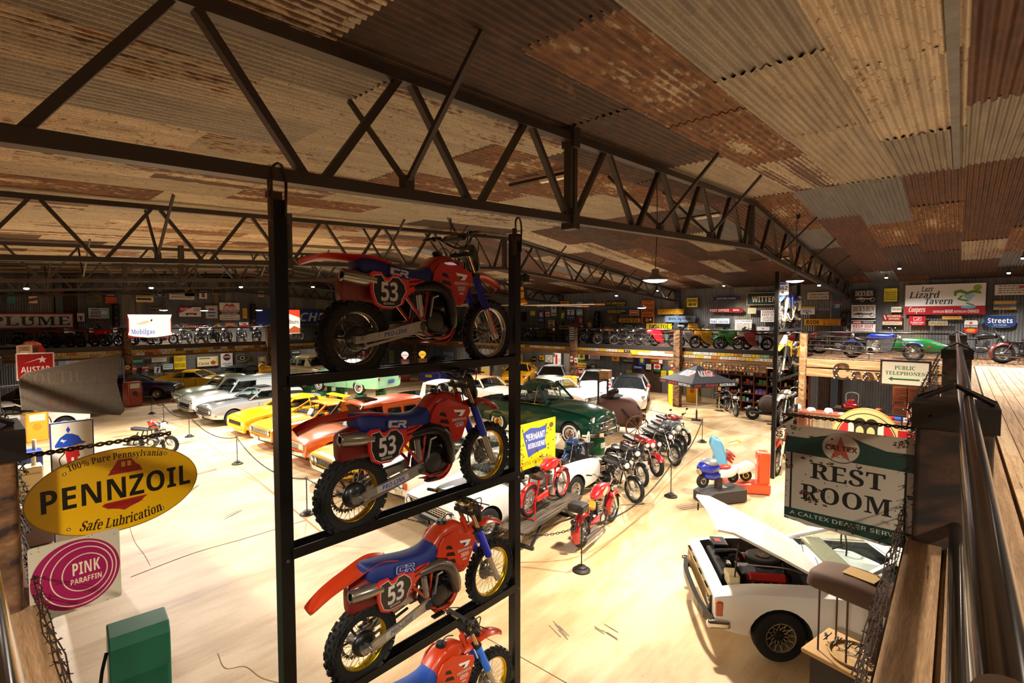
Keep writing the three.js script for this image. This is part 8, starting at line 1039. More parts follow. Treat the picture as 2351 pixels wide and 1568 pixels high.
{ const z = -3.86,a = onZ(48,1050,z),b = onZ(392,994,z); twisted('twisted rusty bar holding the yellow oval oil sign',[0.2,a.y,z],[b.x,b.y,z]);
const l = onZ(50,1158,z),r = onZ(450,1082,z),cx = (l.x + r.x) / 2,cy = onZ(250,1126,z).y,w = r.x - l.x,h = w * 0.6,spec = { bg:'#d8a80c',d:(g,c) => {
O(g,c,0.5,0.5,0.497,0.494,'#8a6a10',0.012);
P(g,c,[[0.44,0.31],[0.46,0.25],[0.48,0.2],[0.5,0.14],[0.58,0.14],[0.6,0.2],[0.63,0.25],[0.645,0.31]],'#96201c'); for (const x of [0.52,0.555]) R(g,c,x,0.17,0.022,0.06,'#d8a80c'); for (const y of [0.25,0.28]) R(g,c,0.45,y,0.18,0.006,'#4a100c');
P(g,c,[[0.4,0.66],[0.43,0.7],[0.5,0.735],[0.53,0.76],[0.56,0.735],[0.62,0.7],[0.67,0.63],[0.64,0.63],[0.42,0.635]],'#96201c'); for (const y of [0.66,0.685]) R(g,c,0.42,y,0.22,0.006,'#4a100c');
const T = (str,y0,y1,x0,x1,font) => lettering(g,c,str,x0,y0,x1,y1,'#17130c',font); lettering(g,c,'PENNZOIL',0.07,0.345,0.955,0.615,'#17130c','s');
const arcText = (str,y0,bend,size,x0,x1,font,up) => { const n = str.length; let tot = 0; g.font = FONTS[font].replace('%',size * c.h); const ws = [...str].map((q) => g.measureText(q).width); tot = ws.reduce((p,q) => p + q,0); const k = (x1 - x0) * c.w / tot; let x = x0 * c.w; g.fillStyle = '#17130c'; for (let i = 0; i < n; i++) { const xm = x + ws[i] * k / 2,v = (xm / c.w - 0.5) * 2,yy = (y0 + (up ? 1 :-1) * bend * v * v) * c.h; g.save(); g.translate(xm,yy); g.rotate((up ? 1 :-1) * 2 * bend * v * 2 * c.h / c.w); g.scale(k,1); g.textAlign = 'center'; g.fillText(str[i],0,0); g.restore(); x += ws[i] * k; } void tot; };
arcText('100% Pure Pennsylvania',0.125,0.2,0.105,0.23,0.77,'r',true); arcText('Safe Lubrication',0.935,0.22,0.16,0.27,0.76,'i',false); T('REG U.S.',0.7,0.715,0.43,0.48,'n'); T('PAT. OFF.',0.69,0.705,0.57,0.62,'n');
g.globalAlpha = 0.5; for (const [x,y] of [[0.21,0.2],[0.79,0.16],[0.22,0.84],[0.76,0.85]]) { g.globalAlpha = 1; O(g,c,x,y,0.011,0.018,'#3a2c14'); O(g,c,x,y,0.006,0.01,'#e8dcc0'); }
g.globalAlpha = 0.14; for (let k = 0; k < 60; k++) O(g,c,rnd(),rnd(),rr(0.002,0.008),rr(0.002,0.006),'#4a3a10'); g.globalAlpha = 1;
} },[c,tx] = hiRes(1200,720,spec),m = mesh('hanging_sign',boardHi(w,h,0.006,c,'oval'),new THREE.MeshPhysicalMaterial({ map:tx,roughness:0.3,clearcoat:0.4 })); m.position.set(cx,cy,z + 0.02); tag(m,'yellow oval oil sign with fat black letters and a red bell','sign');
const chs = geo(); for (const [px,py,ty] of [[141,1036,1072],[380,997,1038]]) { const p = onZ(px,py,z),q = onZ(px,ty,z); chs.tube([[p.x,p.y + 0.02,p.z],[p.x + 0.012,p.y - 0.01,p.z + 0.01],[p.x - 0.01,(p.y + q.y) / 2,p.z],[p.x,q.y - 0.01,z + 0.012]],0.003,16,5); } tag(chs.mesh('hanging_wire',M(0x6a5a48,0.5,0.6)),'wire ties holding the yellow oval oil sign','wire'); }
hung('hanging_sign','grey sign with a pink-red oval of rings, below the yellow oval one','z',-3.7,[[62,1262],[279,1366]],{ bg:'#b8b09a',d:(g,c) => { O(g,c,0.5,0.5,0.49,0.47,'#8c1648'); for (const [a,b,x] of [[0.45,0.43,0.53],[0.37,0.35,0.56],[0.27,0.25,0.59]]) O(g,c,x,0.5,a * 0.93,b,'#c8bca0',0.014); lettering(g,c,'PINK',0.44,0.34,0.76,0.52,'#d0c4a4','s'); lettering(g,c,'PARAFFIN',0.42,0.56,0.78,0.64,'#d0c4a4','s'); for (let k = 0; k < 14; k++) O(g,c,rnd(),rnd() < 0.5 ? rr(0,0.08) :rr(0.92,1),0.008,0.006,'#6a5a44'); } },700,0.015);
{
const z = -10.2,t = thing('arrow_board','weathered grey timber arrow board with ghost lettering, left foreground','sign',[0,0,0]),p = (x,y) => { const q = onZ(x,y,z); return [q.x,q.y]; },[c,tx] = hiRes(700,420,{ bg:'#463c31',d:(g,e) => { for (let k = 0; k < 1600; k++) { g.fillStyle = pick(['#3a3126','#544a3d','#2e261e','#5c5446','#4a3826']); g.globalAlpha = 0.3; g.fillRect(rnd() * 700,rnd() * 420,rr(1,4),rr(6,40)); g.fillRect(rnd() * 700,rnd() * 420,rr(20,90),rr(0.6,2)); } g.globalAlpha = 1; OUT(g,e,'SOUTH',0.3,0.5,0.24,'#544634','#3a3026',0.01,'r',1.0); OUT(g,e,'OR',0.38,0.87,0.28,'#4e3024',null,0,'r',1.1); } });
const mt = new THREE.MeshPhysicalMaterial({ map:tx,roughness:0.85 }),x0 = p(40,870)[0],x1 = p(284,870)[0],y1 = p(160,800)[1],y0 = p(160,955)[1];
[[[45,868],[60,856],[278,810],[267,876],[45,892]],[[45,893],[267,877],[284,943],[275,952],[180,948],[50,940]]].forEach((pts) => { const g = new THREE.ExtrudeGeometry(outline(pts.map(([x,y]) => p(x,y))),{ depth:0.035,bevelEnabled:true,bevelSize:0.004,bevelThickness:0.004,bevelSegments:1 }),P3 = g.attributes.position,uv = g.attributes.uv; for (let i = 0; i < P3.count; i++) uv.setXY(i,clamp((P3.getX(i) - x0) / (x1 - x0),0,1),clamp((P3.getY(i) - y0) / (y1 - y0),0,1)); g.translate(0,0,z); mesh('plank',g,mt,t); });
geo().box(0.3,0.03,0.03,x0 - 0.1,(y0 + y1) / 2,z - 0.02).mesh('bracket',STEEL,t);
}
hung('hanging_sign','red sign with white star and lettering, behind the weathered arrow board','z',-12.6,[[35,812],[126,868]],{ bg:'#a8181c',border:['#d8c8bc',0.04],t:[['AUSTAR',0.5,0.72,'#ece4dc','s',0.12,0.88]],d:(g,c) => { P(g,c,[[0.68,0.1],[0.71,0.2],[0.8,0.21],[0.73,0.28],[0.76,0.38],[0.68,0.32],[0.6,0.38],[0.63,0.28],[0.56,0.21],[0.65,0.2]],'#ece4dc'); P(g,c,[[0.2,0.38],[0.6,0.2],[0.6,0.24]],'#ece4dc'); } },300,0.01,0.03);
hung('hanging_sign','cream and red arched sign above the red star sign','z',-13.6,[[36,783],[104,812]],{ bg:'#a02018',t:[['GOLDEN SPIRIT',0.12,0.34,'#e0c49a','r',0.3,0.95],['JUMBO',0.4,0.74,'#4a2418','s',0.08,0.46]],d:(g,c) => { R(g,c,0,0.3,0.55,0.7,'#e4d8bc'); R(g,c,0.55,0.5,0.2,0.5,'#3a2c14'); } },240,[[0,0.35],[0.2,0.25],[0.35,0.02],[0.6,0],[0.85,0.2],[1,0.7],[1,1],[0,1]],0.03);
{ const t = thing('standing_sign','tall white standing sign with a blue helmet and red banner, blue edges','sign',[0,0,0]),z = -12.0,a = onZ(112,975,z),b = onZ(213,975,z),w = b.x - a.x,y1 = onZ(162,966,z).y,[c,tx] = hiRes(360,1180,{ bg:'#dcd6c8',border:['#28308a',0.03],d:(g,e) => { P(g,e,[[0.36,0.06],[0.41,0.035],[0.46,0.06],[0.41,0.085]],'#1c44b0'); P(g,e,[[0.1,0.16],[0.22,0.11],[0.36,0.085],[0.5,0.09],[0.64,0.11],[0.72,0.15],[0.82,0.16],[0.7,0.175],[0.3,0.18],[0.1,0.175]],'#1c44b0'); P(g,e,[[0.26,0.12],[0.31,0.13],[0.38,0.13],[0.32,0.14],[0.3,0.15],[0.28,0.14],[0.22,0.135]],'#dcd6c8'); P(g,e,[[0.1,0.205],[0.3,0.19],[0.74,0.165],[0.5,0.195],[0.46,0.19],[0.3,0.22]],'#e0a020'); P(g,e,[[0.32,0.215],[0.62,0.175],[0.96,0.9],[0.7,0.94]],'#b81c20'); ['H','A','L','M'].forEach((q,i) => OUT(g,e,q,0.56 + i * 0.075,0.33 + i * 0.15,0.1,'#ece6da',null,0,'s',1.15)); } });
const h = y1 - 0.06,m = mesh('panel',boardHi(w,h,0.06,c,0.01),new THREE.MeshPhysicalMaterial({ map:tx,roughness:0.4 }),t); m.position.set((a.x + b.x) / 2,0.06 + h / 2,z); geo().box(w,0.06,0.5,(a.x + b.x) / 2,0.03,z).mesh('foot',STEEL,t); }
// rest room sign on its twisted bar
{ const x = 4.5,a = onX(1795,951,x),b = onX(2122,985,x); twisted('twisted rusty bar holding the rest room sign',[x,a.y,a.z],[x,(a.y + b.y) / 2,-0.2]);
hung('hanging_sign','rusty white and green enamel rest room sign with a red star','x',x,[[1806,972],[2094,1268]],{ bg:'#a49a8a',d:(g,c) => {
P(g,c,[[0,0.12],[0.18,0.12],[0.3,0.08],[0.38,0.06],[0.52,0.05],[0.66,0.1],[0.8,0.14],[1,0.135],[1,0.3],[0,0.28]],'#17332a'); P(g,c,[[0,0.84],[1,0.84],[1,0.97],[0.85,0.985],[0.5,0.95],[0.32,0.955],[0.14,0.93],[0,0.925]],'#17332a'); R(g,c,0.045,0.28,0.016,0.57,'#151512'); R(g,c,0.93,0.29,0.016,0.56,'#151512');
O(g,c,0.455,0.175,0.152,0.14,'#1a1a18'); O(g,c,0.455,0.172,0.147,0.135,'#a89c8c'); const st = []; for (let i = 0; i < 10; i++) { const r = i % 2 ? 0.05 :0.13,q = -PI / 2 + i * PI / 5; st.push([0.455 + Math.cos(q) * r,0.185 + Math.sin(q) * r * 0.98]); } P(g,c,st,'#94442e'); lettering(g,c,'CALTEX',0.33,0.15,0.585,0.2,'#151513','s'); lettering(g,c,'REG. T.M.',0.42,0.255,0.49,0.265,'#2a241c','s');
lettering(g,c,'REST',0.21,0.35,0.8,0.51,'#171613','r'); lettering(g,c,'ROOM',0.135,0.57,0.855,0.735,'#171613','r'); lettering(g,c,'A CALTEX DEALER SERVICE',0.05,0.865,0.985,0.905,'#b8ae9c','n');
const spot = (x,y,n,q) => { for (let k = 0; k < n; k++) O(g,c,x + rr(-q,q),y + rr(-q,q) * 0.6,rr(0.003,0.012),rr(0.003,0.009),pick(['#2a1610','#40221a','#1c0f0a','#5a3220'])); }; spot(0.08,0.04,16,0.04); spot(0.9,0.06,30,0.05); spot(0.04,0.43,24,0.03); spot(0.98,0.52,22,0.03); spot(0.17,0.66,34,0.04); spot(0.3,0.62,18,0.03); spot(0.24,0.72,26,0.06); spot(0.34,0.75,10,0.02); spot(0.33,0.36,14,0.04); spot(0.15,0.32,8,0.015); spot(0.22,0.335,8,0.012); spot(0.39,0.335,9,0.015); spot(0.6,0.33,10,0.016); spot(0.56,0.9,22,0.04); spot(0.05,0.98,24,0.05); spot(0.5,0.99,24,0.12); spot(0.85,0.985,30,0.12); spot(0.22,0.1,8,0.012); spot(0.88,0.85,8,0.02); for (let k = 0; k < 60; k++) spot(rnd() < 0.5 ? rr(0,0.02) :rr(0.98,1),rnd(),1,0.01); for (let k = 0; k < 30; k++) spot(rnd(),rnd(),1,0.01);
} },1000,[[0.012,0],[0.985,0.0],[1,0.02],[1,0.965],[0.97,0.985],[0.9,0.98],[0.8,1],[0.6,0.985],[0.5,0.99],[0.34,0.975],[0.2,0.985],[0.12,0.965],[0,0.955],[0,0.012]],0.006,0.4); }
{ const x = 12.0,t = thing('glowing_sign','cream public telephones sign with a green arrow and brown frame','sign',[0,0,0]),a = onX(2027,838,x),b = onX(2132,873,x),w = b.z - a.z,h = 0.42,cy = onX(2079,857,x).y,[c,tx] = hiRes(420,190,{ bg:'#e8dcc0',t:[['PUBLIC',0.16,0.34,'#1c6a34','r',0.27,0.72],['TELEPHONES',0.42,0.58,'#1c6a34','r',0.07,0.93]],d:(g,e) => { R(g,e,0.22,0.73,0.6,0.07,'#1c6a34'); P(g,e,[[0.14,0.765],[0.24,0.66],[0.22,0.765],[0.24,0.87]],'#1c6a34'); } });
const m = mesh('face',boardHi(w,h,0.02,c,0.01),new THREE.MeshPhysicalMaterial({ map:tx,roughness:0.4,emissive:0xffffff,emissiveMap:tx,emissiveIntensity:0.35 }),t); m.position.set(x - 0.07,cy,(a.z + b.z) / 2); m.rotation.y = -PI / 2; const f = geo(),zc = (a.z + b.z) / 2; f.box(0.14,0.035,w + 0.07,x,cy + h / 2 + 0.017,zc).box(0.14,0.035,w + 0.07,x,cy - h / 2 - 0.017,zc).box(0.14,h,0.035,x,cy,zc + w / 2 + 0.017).box(0.14,h,0.035,x,cy,zc - w / 2 - 0.017).box(0.02,h,w,x + 0.05,cy,zc).bar([x,cy,zc + w / 2],[x,cy,-0.15],0.02); f.mesh('frame',M(0x4a3420,0.5),t); const l = new THREE.RectAreaLight(0xfff0d8,0.8,w,h); l.position.set(x - 0.1,cy,zc); l.rotation.y = PI / 2; t.add(l); }
hung('hanging_sign','red wines sign partly behind the big foreground post','x',10.2,[[2083,930],[2150,974]],{ bg:'#8c1c20',border:['#c8a890',0.03],t:[["Gilbey's",0.1,0.44,'#e8dccc','r',0.08,1.4],['WINES &',0.58,0.78,'#2a1a18','s',0.1,0.8]],d:(g,c) => { R(g,c,0.06,0.52,1,0.32,'#e8dccc'); } },300,0.01,0.02);
hung('hanging_sign','red car maker sign with a white arc behind the rest room sign','x',11.2,[[2062,988],[2150,1036]],{ bg:'#b81c22',t:[['NISSAN',0.62,0.84,'#f0e4e0','s',0.1,1.1]],d:(g,c) => O(g,c,0.55,0.62,0.36,0.5,'#e8d0c8',0.03) },300,0.01,0.03);
// green bowser head at the bottom left, rusty old hand pump at the bottom right
{ const t = thing('fuel_bowser','green metal bowser with a sloping top, bottom left','bowser',[1.02,0,-5.25],-0.12),g = M(0x1c7a5c,0.45,0,{ clearcoat:0.3 }); geo().ext([[-0.2,0],[0.2,0],[0.2,1.62],[0.12,1.86],[-0.14,1.86],[-0.2,1.78]].map(([x,y]) => [x,y]),0.42,0.012,0,0,0,0,PI / 2).mesh('housing',g,t); geo().box(0.36,1.0,0.012,0,1.0,0.2).mesh('door',M(0x176a50,0.45),t); geo().tube([[-0.22,1.7,0.05],[-0.26,1.5,0.05],[-0.27,0.8,0.06],[-0.24,0.4,0.06]],0.014,18).mesh('hose',DARK,t); geo().box(0.46,0.1,0.46,0,0.05,0).mesh('plinth',DARK,t); }
{ const t = thing('hand_pump','old rusty hand-operated fuel pump with a wide hood, in front of the white coupe','pump',[6.0,0,-0.66],-0.25),rust = M(0x5a4030,0.7,0.2),hood = pod([[-0.4,0,0.1,0.2,0.14],[-0.36,-0.03,0.16,0.26,0.2],[0,-0.03,0.2,0.27,0.22],[0.36,-0.03,0.16,0.26,0.2],[0.4,0,0.1,0.2,0.14]],14,0.5); hood.rotateY(PI / 2); geo().add(hood,0,1.72,0).mesh('hood',rust,t); geo().box(0.2,0.006,0.28,0,1.925,0.02).mesh('hood_plate',M(0xb8965a,0.6,0.2),t); geo().cyl(0.06,0.06,0.66,0.08,1.4,0.12).mesh('column',rust,t); for (const [x,z] of [[-0.2,-0.28],[-0.2,-0.02],[0.2,-0.28]]) geo().bar([x,1.06,z],[x,1.72,z],0.01).mesh('rod',rust,t); geo().rbox(0.62,0.05,0.8,0.02,0,1.04,0).mesh('shelf',M(0xb89058,0.6,0.2),t); geo().tor(0.24,0.014,0,1.08,0,PI / 2).mesh('dial_ring',M(0x8a6a3a,0.5,0.5),t); const k = geo(); for (let i = 0; i < 6; i++) { const z = -0.3 + i * 0.1; k.tor(0.03,0.008,0.02,1.12 + (i % 2) * 0.02,z,0.4 * i,0.6,0,12,5).bar([-0.04,1.1,z],[0.07,1.15,z + 0.03],0.008); } k.mesh('valve_gear',M(0x6a665c,0.4,0.8),t); geo().box(0.5,1.0,0.66,0,0.52,0).disc(0.1,0.02,0,0.8,0.34).mesh('cabinet',M(0x2c2420,0.6,0.2),t); }
// ---------------------------------------------------------------- things standing about the hall
const DRUM = M(0x0f5a34,0.4,0.1);
let drumProto = null;
function drum(x,z,h,label) { if (!drumProto) { drumProto = thing('oil_drum',label,'drum',[x,0,z],0,'green drums under the raised old cars'); geo().lathe([[0,0],[0.27,0],[0.28,0.02],[0.27,0.04],[0.27,0.34],[0.282,0.36],[0.27,0.38],[0.27,0.7],[0.282,0.72],[0.27,0.74],[0.27,0.96],[0.28,0.98],[0.27,1],[0,0.985]],22).mesh('shell',DRUM,drumProto); geo().add(new THREE.CylinderGeometry(0.2725,0.2725,0.3,10,1,true,0,0.9),0,0.55,0,0,-0.3).mesh('paper_band',M(0xe4e0d6,0.5),drumProto); drumProto.scale.y = h; return; } const c = copy(drumProto,[x,0,z],rr(-0.3,0.3),label); c.scale.y = h; }
[['dark green',utePos[0],utePos[2],-PI / 2 + 0.05,2.9,0.59,4.9],['mint green',13.7,-22.9,1.84,2.66,0.74,4.6],['cream',13.7,-27.9,1.75,2.66,0.74,4.4]].forEach(([n,x,z,a,wb,h,L]) => [['front',0.78],['rear',0.78 + wb]].forEach(([e,d]) => [1,-1].forEach((s) => { const dx = L / 2 - d,dz = s * 0.72; drum(x + dx * Math.cos(a) + dz * Math.sin(a),z - dx * Math.sin(a) + dz * Math.cos(a),h - 0.01,`green oil drum under the ${e} ${s > 0 ? 'right' : 'left'} wheel of the ${n} ${n === 'cream' ? 'sedan' : 'utility'}`); })));
// rope posts: old brake discs carrying a rod, joined by chain
const posts = [[1335,1310,'nearest rope post, by the red vintage bike'],[1540,1140,'rope post in front of the red touring cruiser'],[1612,1015,'rope post at the end of the parked bikes'],[1482,985,'rope post behind the parked bikes, near the white station wagon'],[705,1180,'rope post hidden by the second rear wheel of the rack'],[545,1065,'rope post before the golden orange utility'],[435,1003,'rope post before the yellow winged coupe'],[376,972,'rope post before the silver utility'],[349,950,'leftmost rope post, before the mint sedan']].map(([x,y,l]) => { const p = onY(x,y),t = thing('rope_post',l,'post',p); geo().lathe([[0,0.05],[0.1,0.05],[0.11,0.03],[0.15,0.028],[0.16,0.02],[0.16,0],[0,0]],26).lathe([[0,0.09],[0.08,0.085],[0.09,0.05]],20).mesh('base',M(0x2a2522,0.5,0.5),t); geo().bar([0,0.05,0],[0,0.82,0],0.012).tor(0.025,0.006,0,0.84,0).mesh('rod',M(0x2a2624,0.4,0.6),t); return p; });
function sag(label,a,b,dip,r = 0.016) { const g = geo(),n = Math.max(14,Math.round(a.distanceTo(b) / 0.05)),ring = new THREE.TorusGeometry(r * 1.1,r * 0.36,4,8).scale(1.7,1,1); for (let i = 0; i < n; i++) { const u = (i + 0.5) / n,p = a.clone().lerp(b,u); p.y += -dip * 4 * u * (1 - u); const d = b.clone().sub(a); d.y += -dip * 4 * (1 - 2 * u); const k = ring.clone(); if (i % 2) k.rotateX(PI / 2); k.applyQuaternion(new THREE.Quaternion().setFromUnitVectors(V(1,0,0),d.normalize())); k.translate(p.x,p.y,p.z); g.add(k); } tag(g.mesh('chain',M(0x1b1a19,0.5,0.4)),label,'chain'); }
const tip = (i) => posts[i].clone().setY(0.82);
[[0,1,0.35,'chain sagging between the nearest rope post and the next'],[1,2,0.3,'chain from the middle rope post to the end of the parked bikes'],[2,3,0.05,'chain behind the parked bikes'],[4,5,0.35,'chain across the front of the orange cars'],[5,6,0.3,'chain before the yellow coupe'],[6,7,0.25,'chain before the silver utility'],[7,8,0.2,'leftmost chain, before the mint sedan']].forEach(([a,b,d,l]) => sag(l,tip(a),tip(b),d));
sag('chain from the nearest rope post past the bike lift',tip(0),V(6.7,0.6,-6.0),0.12); sag('chain from the bike lift to the hidden rope post',V(6.7,0.6,-6.0),tip(4),0.3);
// umbrella
{ const b = onY(1599,965),t = thing('umbrella','black square umbrella with red and white lettering on a white pole','umbrella',b,0.25),c = cell(300,150); print(c,{ bg:'#24272e',t:[['MXGP',0.3,0.62,'#d8d4d0','o',0.3,0.68]],d:(g,e) => { R(g,e,0.48,0.3,0.22,0.3,'#b8241c'); lettering(g,e,'GP',0.5,0.34,0.68,0.56,'#24272e','o'); } }); const v = cell(300,40); print(v,{ bg:'#1c1e22',t:[['ROUND 02',0.25,0.78,'#c8281c','s',0.3,0.56],['AUSTRALIA',0.25,0.78,'#dcdcdc','s',0.6,0.94],['MXGP',0.25,0.78,'#c8281c','o',0.06,0.2]] });
for (let i = 0; i < 4; i++) { const a = i * PI / 2,q = (k) => [Math.cos(a + k * PI / 2) * 1.6,1.78,Math.sin(a + k * PI / 2) * 1.6],g = sheet([[[0,2.42,0],[0,2.42,0]],[q(0).map((z,j) => j === 1 ? 2.06 :z * 0.5),q(1).map((z,j) => j === 1 ? 2.06 :z * 0.5)],[q(0),q(1)]]),uv = g.attributes.uv; for (let k = 0; k < uv.count; k++) uv.setXY(k,(c.x + 4 + (1 - (uv.getX(k) - 0.5) * (0.2 + 0.8 * uv.getY(k)) - 0.5) * (c.w - 8)) / 2048,1 - (c.y + 4 + uv.getY(k) * (c.h - 8)) / 2048); mesh('canopy_panel',g,pageMat(c.page,'matt'),t); const w = sheet([[q(0),q(1)],[q(0).map((z,j) => j === 1 ? 1.6 :z * 1.0),q(1).map((z,j) => j === 1 ? 1.6 :z)]]),wu = w.attributes.uv; for (let k = 0; k < wu.count; k++) wu.setXY(k,(v.x + 2 + (1 - wu.getX(k)) * (v.w - 4)) / 2048,1 - (v.y + 2 + wu.getY(k) * (v.h - 4)) / 2048); mesh('valance',w,pageMat(v.page,'matt'),t); geo().bar([0,2.36,0],q(0).map((z,j) => j === 1 ? 1.76 :z * 0.98),0.012).mesh('rib',DARK,t); }
geo().bar([0,0.42,0],[0,2.4,0],0.026,10).mesh('pole',M(0xd8d2c8,0.4),t); geo().bar([0,0,0],[0,0.44,0],0.036,10).box(0.4,0.03,0.4,0,0.015,0).mesh('base',DARK,t); }
// coin rides
{ const p = onY(1662,1152),t = thing('coin_ride','blue and white toy police motorcycle ride on a dark grey box','ride',[p.x,0,p.z - 0.1],2.58),blue = PAINT(0x1c2a9a),wh = PAINT(0xe8e6e2); geo().ext([[-0.55,0.02],[0.55,0.02],[0.55,0.24],[0.35,0.32],[-0.55,0.32]],0.6,0.02).mesh('base_box',M(0x35302e,0.6),t); const ft = geo(); for (const x of [-0.45,0.45]) for (const z of [0.22,-0.22]) ft.cyl(0.04,0.04,0.06,x,0.03,z); ft.mesh('foot',DARK,t); geo().box(0.2,0.004,0.16,-0.1,0.323,0.05).mesh('notice',M(0xd0cac2,0.6),t); geo().box(0.14,0.3,0.12,0.05,0.46,0).mesh('pedestal',M(0x3a3634,0.5),t); for (const [x,r] of [[0.5,0.17],[-0.38,0.15]]) { const w = bikeWheel(r,0.1,0xc8c4bc,{ far:1 }); w.position.set(x,x > 0 ? 0.54 :0.56,0); t.add(w); } geo().add(pod([[0.1,0.76,0.94,0.12,0.12],[0.3,0.7,1.04,0.2,0.18],[0.5,0.74,1.02,0.18,0.14],[0.62,0.8,0.92,0.08,0.08]],14,0.8)).add(pod([[0.05,0.56,0.74,0.1,0.12],[0.3,0.56,0.76,0.14,0.16],[0.5,0.62,0.76,0.1,0.12]],10)).mesh('blue_fairing',blue,t); geo().sph(0.19,0.32,0.98,0,[1.1,0.55,1],16).mesh('grey_dome',M(0x8a8a8a,0.4,0.3),t); geo().add(pod([[-0.5,0.74,0.86,0.08,0.08],[-0.3,0.6,0.82,0.14,0.12],[0,0.58,0.8,0.15,0.12],[0.12,0.62,0.8,0.1,0.1]],12)).mesh('white_body',wh,t); geo().sph(0.12,-0.12,0.84,0,[1.5,0.4,1],14).mesh('red_saddle',M(0xc0301c,0.4),t); geo().sph(0.085,0.6,0.78,0,[0.6,1,1],14).mesh('headlamp',M(0xb8ac90,0.2,0.6),t); const c = cell(90,30); print(c,{ bg:'#1c2a9a',t:[['POLICE',0.15,0.85,'#d8c08a','s']] }); const m = mesh('lettering',board(0.26,0.07,0.006,c,0.01),pageMat(c.page),t); m.position.set(0.2,0.8,0.185); m.rotation.y = 0.1; }
{ const p = onY(1728,1130),t = thing('coin_ride','orange coin ride base with a blue and white toy scooter','ride',[p.x - 0.1,0,p.z - 0.25],2.1),or = PAINT(0xd84a14,0.4); geo().rbox(1.3,0.26,0.5,0.05,0,0.14,0).rbox(0.3,0.95,0.36,0.08,-0.5,0.6,0).mesh('base',or,t); geo().box(0.012,0.12,0.1,-0.34,0.8,0).mesh('coin_plate',M(0xe4dcd0,0.5),t); geo().ext(outline([[0.1,0.4],[0.16,0.95],[0.28,1.3],[0.48,1.38],[0.54,1.2],[0.44,0.9],[0.5,0.5],[0.4,0.36]],true),0.34,0.05,0.25,0,0).mesh('front_shield',PAINT(0x6ab4dc,0.3),t); const s = geo(); for (let i = 0; i < 3; i++) s.rbox(0.2,0.05,0.36,0.02,0.34 - i * 0.03,0.82 + i * 0.08,0,0,0,0.6); s.mesh('red_stripe',M(0xb02c28,0.4),t); geo().sph(0.1,0.62,1.18,0.02,[1.2,0.7,1.3],12).mesh('yellow_trim',M(0xd8c01c,0.4),t); geo().add(pod([[-0.3,0.6,0.72,0.08,0.08],[-0.1,0.5,0.8,0.15,0.13],[0.2,0.42,0.6,0.14,0.12],[0.4,0.4,0.54,0.1,0.1]],12)).mesh('seat_body',PAINT(0xe8e4dc),t); geo().bar([0.36,1.28,-0.1],[0.2,1.42,-0.4],0.015).bar([0.2,1.42,-0.4],[0.18,1.4,-0.5],0.03).mesh('handlebar',M(0xc8b82a,0.4),t); for (const x of [0.78,-0.1]) { const w = bikeWheel(0.15,0.08,0xd8c01c,{ far:1 }); w.position.set(x,0.42,0); t.add(w); } }
// bowsers, cabinets and the barrel trike
function bowser(label,at,turn,col,side,h = 1.6,o = {}) { const t = thing('fuel_bowser',label,'bowser',at,turn); geo().rbox(0.62,h,0.46,0.04,0,h / 2,0).mesh('housing',PAINT(col,0.35),t); geo().box(0.02,h * 0.9,0.47,0.31,h / 2,0).box(0.02,h * 0.9,0.47,-0.31,h / 2,0).mesh('side_panel',PAINT(side,0.35),t); geo().box(0.44,0.24,0.012,0,h * 0.83,0.235).mesh('dial',M(0xd8d4c8,0.3),t); geo().cyl(0.12,0.12,0.012,0,h * 0.52,0.235,PI / 2).mesh('badge',M(o.badge ?? 0x2a2418,0.4),t); geo().tube([[0.33,h * 0.6,0.1],[0.42,h * 0.3,0.16],[0.38,h * 0.7,0.2],[0.34,h * 0.82,0.12]],0.018,16).mesh('hose',DARK,t); if (o.globe) { const c = cell(70,70); print(c,{ bg:o.globe,t:[['SHELL',0.4,0.62,'#b83a1c','s',0.12,0.88]] }); const m = mesh('globe',board(0.5,0.52,0.16,c,[[0.5,0],[0.75,0.05],[0.95,0.25],[1,0.5],[0.85,0.75],[0.68,0.86],[0.68,1],[0.32,1],[0.32,0.86],[0.15,0.75],[0,0.5],[0.05,0.25],[0.25,0.05]]),pageMat(c.page,'lit'),t); m.position.set(0,h + 0.28,-0.08); } if (o.ring) geo().tor(0.22,0.05,0,h + 0.26,0).mesh('ring',M(0xc82c1c,0.4),t); if (o.low) geo().box(0.63,h * 0.42,0.465,0,h * 0.23,0).mesh('lower_panel',PAINT(o.low),t); return t; }
const FACE = -PI / 2; { const p = onY(1549,928); bowser('tall yellow bowser with red side and a red ring on top',[p.x,0,p.z],FACE + 0.3,0xf0c814,0xb81c1c,1.75,{ ring:1,badge:0xc8a020 }); }
bowser('yellow and blue bowser beside the standing person',[23.4,0,-23.0],FACE + 0.5,0xe8c014,0x1c2a7a,1.5,{ low:0x1c2c8a,badge:0xd8d0d0 }); { const p = onZ(930,850,-29); bowser('red bowser with a white shell globe',[p.x,0,-29],-0.5,0xa81c1c,0x8a1818,1.55,{ globe:'#e8dcd0' }); const q = onZ(970,850,-28.6); bowser('yellow and red bowser with a yellow shell globe',[q.x,0,-28.6],-0.5,0xe0a01c,0xb82018,1.55,{ globe:'#e8b83a' }); }
{ const p = onY(1308,905,0); bowser('plain yellow bowser cabinet behind the dark green utility',[22.2,0,onX(1308,880,22.2).z],FACE,0xe8a814,0xc88a10,1.35); void p; } { const p = onY(1617,915); bowser('small yellow vending cabinet behind the umbrella pole',[p.x - 1.5,0,p.z],FACE,0xd8b014,0x8a7010,1.2,{ badge:0xc83a2a }); } { const p = onY(305,932); bowser('red cabinet with orange side below the far gallery post',[p.x,0,p.z],0.3,0xa01818,0xd8481c,1.25); }
